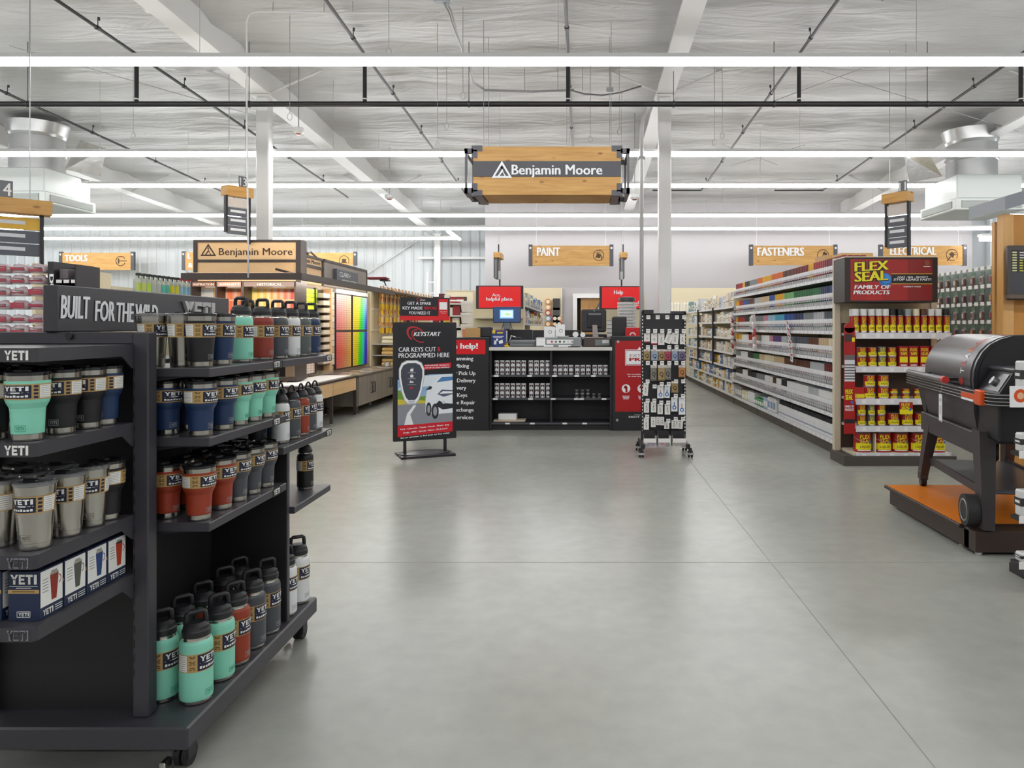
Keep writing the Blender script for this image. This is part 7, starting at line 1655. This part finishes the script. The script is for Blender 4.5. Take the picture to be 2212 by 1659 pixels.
# legs
def legbar(name, p, q, w0, w1, par=gr):
    g = MB(); (x0, y0, z0), (x1, y1, z1) = p, q
    vs = [(x0-w0, y0-w0*.7, z0), (x0+w0, y0-w0*.7, z0), (x0+w0, y0+w0*.7, z0), (x0-w0, y0+w0*.7, z0), (x1-w1, y1-w1*.7, z1), (x1+w1, y1-w1*.7, z1), (x1+w1, y1+w1*.7, z1), (x1-w1, y1+w1*.7, z1)]
    g.add(vs, [(3, 2, 1, 0), (4, 5, 6, 7), (0, 1, 5, 4), (1, 2, 6, 5), (2, 3, 7, 6), (3, 0, 4, 7)], GB2); return g.build(name, par)
for sy in (-1, 1):
    lg = legbar('leg', (-.64, sy*.30, .09), (-.50, sy*.27, .50), .04, .058)
    g = MB(); g.box(-.68, -.60, sy*.30-.03, sy*.30+.03, .05, .12, GB2, bev=.008); g.cyl((-.64, sy*.30-.02, .036), (-.64, sy*.30+.02, .036), .036, GBD, 14); g.build('caster', lg)
    lg = legbar('leg', (.60, sy*.27, .0), (.56, sy*.27, .60), .05, .068)
    g = MB(); y_ = sy*.345; g.cyl((.54, y_-.035, .098), (.54, y_+.035, .098), .098, mat('wheel_black', '#2b2a2c', .6), 28)
    for s_ in (-1, 1): g.lathe([(.06, 0), (.066, .003), (.072, 0)], GSIL, 24, T=T3(.54, y_+s_*.036, .098) @ RX(-s_*PI/2))
    g.build('wheel', lg)
g = MB(); g.box(-.56, .54, -.26, .26, .20, .225, mat('shelf_slate', '#55565c', .3), bev=.006); g.box(-.58, .56, -.28, -.26, .19, .24, GB2); g.box(-.58, .56, .26, .28, .19, .24, GB2); g.build('lower_shelf', gr)
g = MB(); g.tube([(.1, -.1, .5), (.1, -.1, .38), (.14, -.1, .36), (.24, -.1, .36), (.28, -.1, .38), (.28, -.1, .5)], .02, GBD, 8); g.build('grease_bracket', gr)
g = MB(); g.box(-.035, .035, -.001, .001, -.19, 0, PAPER); g.rect(-.022, .022, -.05, -.03, VC, FRONT, .0015, '#b8b8bc'); g.rect(-.028, .028, -.188, -.183, VC, FRONT, .0015, '#b03a3a'); g.rect(-.02, .02, -.14, -.08, VC, FRONT, .0015, '#cfcfd2'); g.cyl((0, 0, 0), (0, .02, .12), .001, STEEL, 4)
o = tag(g.build('price_tag'), 'long white price tag hanging from the grill rail', 'price tag'); o.matrix_world = gr.matrix_basis @ T3(-.02, -.352, .93-OZ)
# ================================================================ KIOSK AND SHELVES AT THE RIGHT EDGE
WO = mat('kiosk_wood', '#c98a3e', .5); woodify(WO, '#bf8236', '#d39a50', '#8a5a26', sc=(7, 7, .8), knots=False); WOL = mat('kiosk_wood_pale', '#dca866', .5); woodify(WOL, '#d29c58', '#e2b478', '#a87a3c', sc=(7, 7, .8), knots=False)
t = thing('timber_kiosk', 'timber clad kiosk with grey roof edge behind the grill', 'kiosk', (0, 0, 0))
d = 6.7; kx = X(2167, d)
g = MB(); g.box(kx, kx+.1, d, d+.1, 0, 2.42, WOL, bev=.004); g.build('corner_post', t)
g = MB(); g.box(kx+.1, kx+1.6, d+.02, d+.08, 1.95, 2.42, WO); g.box(kx+.1, kx+.2, d+.02, d+.08, 0, 1.95, WO); g.build('fascia', t)
g = MB(); g.box(kx+.2, kx+1.6, d+.5, d+.55, 0, 2.42, WOL)
for k in range(9): g.box(kx+.2+k*.15, kx+.205+k*.15, d+.495, d+.5, 0, 1.95, WO)
g.build('back_cladding', t)
g = MB(); g.add([(kx-.05, d-.12, 2.44), (kx+1.6, d-.12, 2.44+.5), (kx+1.6, d+.5, 2.44+.5), (kx-.05, d+.5, 2.44), (kx-.05, d-.12, 2.56), (kx+1.6, d-.12, 3.06), (kx+1.6, d+.5, 3.06), (kx-.05, d+.5, 2.56)], [(3, 2, 1, 0), (4, 5, 6, 7), (0, 1, 5, 4), (1, 2, 6, 5), (2, 3, 7, 6), (3, 0, 4, 7)], mat('roof_grey', '#8a9096', .5)); g.build('roof_edge', t)
t = thing('chalk_board', 'dark framed board with yellow and white lines on the kiosk front', 'board', (0, 0, 0))
d2 = 6.6; b0x = X(2178, d2); g = MB(); g.box(b0x, b0x+.9, d2, d2+.05, Z(648, d2), Z(530, d2), mat('board_frame', '#4a4644', .45), bev=.01); g.box(b0x-.02, b0x+.9, d2-.05, d2+.02, Z(645, d2), Z(637, d2), mat('board_ledge', '#6a5c50', .5)); b0 = g.build('frame', t)
l = MB(); F = face(0, d2-.0005, 0); l.rect(b0x+.03, b0x+.87, Z(632, d2), Z(588, d2), VC, F, .001, '#45464c'); l.rect(b0x+.03, b0x+.87, Z(588, d2), Z(540, d2), VC, F, .001, '#2c2b2c')
for k in range(8):
    l.rect(b0x+.10, b0x+.5, Z(586-k*5.6, d2), Z(583.5-k*5.6, d2), VC, F, .002, '#d9d84a' if k < 5 else '#d8d8d8'); l.rect(b0x+.035, b0x+.075, Z(586-k*5.6, d2), Z(583-k*5.6, d2), VC, F, .002, '#d8d8a0')
l.rect(b0x+.13, b0x+.16, Z(585, d2), Z(558, d2), VC, F, .003, '#2c2b2c'); l.build('board_face', b0)
# edge rack in front of the grill
t = thing('edge_rack', 'black rack shelves of packs cropped by the picture edge', 'display rack', (0, 0, 0))
d = 3.9; x0 = X(2197, d); g = MB(); g.box(x0+.22, x0+.28, d, d+.06, 0, 1.3, BLK2); g.box(x0+.16, x0+.5, d-.05, d+.35, 0, .05, BLK2); g.build('post', t)
EZS = (1.06, .74, .40, .16)
for z in EZS:
    g = MB(); g.box(x0, x0+.22, d-.02, d+.06, z-.02, z, BLK2); g.box(x0-.002, x0+.22, d-.024, d-.02, z-.03, z+.01, CARD); g.build('shelf', t)
rnd = random.Random(9)
for i, z in enumerate(EZS):
    for k in range(2):
        g = MB(); h_ = (.16, .1, .14, .05)[i]
        g.box(-.045, .045, -.03, .03, 0, h_, VC, col=('#d8d8d6', '#8a8a8e')[k], bev=.008); g.box(-.046, .046, -.031, .031, h_*.4, h_*.7, VC, col='#2c2c2e'); g.box(-.047, .047, -.02, .02, h_*.5, h_*.6, VC, col='#e9e9e9')
        tag(g.build('edge_pack', None, (x0+.06+k*.1, d+.02, z)), 'black and white pack on the picture-edge rack, %s shelf down, %s one' % (nth(i), ('outer', 'inner')[k]), 'package', 'packs on the edge rack')
g = MB(); g.box(-.05, .05, -.006, .006, -.055, .055, PAPER); g.disc(0, .005, .035, GOR, FRONT, .0065); g.disc(0, .005, .018, VC, FRONT, .007, '#e8b890'); tag(g.build('picture_card', None, (X(2203, 3.86), 3.86, Z(857, 3.86))), 'square card with orange picture clipped to the edge rack', 'card')
# ---------------------------------------------------------------- hanging hardware wall behind the end cap
t = thing('hardware_display', 'tall pegboard of carded hardware facing the next aisle behind end cap', 'display wall', (0, 0, 0)); XH = 5.5
g = MB(); g.box(XH, XH+.06, 9.2, 12.2, 0, 2.22, mat('peg_green', '#8a938e', .6)); g.box(XH, XH+.1, 9.15, 9.2, 0, 2.22, CREAMM); g.build('panel', t)
g = MB(); g.box(XH-.35, XH, 9.2, 12.2, 0, .14, KICK); g.build('base', t)
for z in (2.17, 1.93, 1.70, 1.46, 1.22):
    g = MB(); g.box(XH-.2, XH-.196, 9.25, 12.1, z-.005, z+.005, CLRP)
    for k in range(18): g.box(XH-.205, XH-.2, 9.3+k*.155, 9.39+k*.155, z-.02, z+.03, CARD)
    g.build('price_strip', t)
rnd = random.Random(4)
HC = []
for c, c2 in (('#6e4038', '#a8a2a0'), ('#8a4a42', '#c9a05a'), ('#5a3a3a', '#8f8a8c'), ('#9a8f8a', '#6a3a36'), ('#7a5a50', '#d0c4b8'), ('#4f4a50', '#a83a36')):
    g = MB(); g.box(-.003, .0, -.045, .045, -.19, 0, VC, col='#8a8a86'); g.box(-.03, -.003, -.04, .04, -.18, -.07, VC, col=c, bev=.01); g.box(-.033, -.03, -.02, .02, -.15, -.09, VC, col=c2); g.box(-.004, -.003, -.043, .043, -.05, -.004, VC, col='#4f7a5a'); HC.append([('', g.mesh('hardware_card'))])
for i, z in enumerate((2.15, 1.91, 1.68, 1.44, 1.20)):
    for k in range(24):
        put(HC[rnd.choice((0, 1, 2, 3, 4, 5))], 'hardware_card', 'carded hardware pack, %s from the near edge, %s row down on the hardware pegboard' % (nth(k), nth(i)), 'package', (XH-.09-.07*(k % 2), 9.30+k*.116, z-.01), 0, 'carded hardware packs')
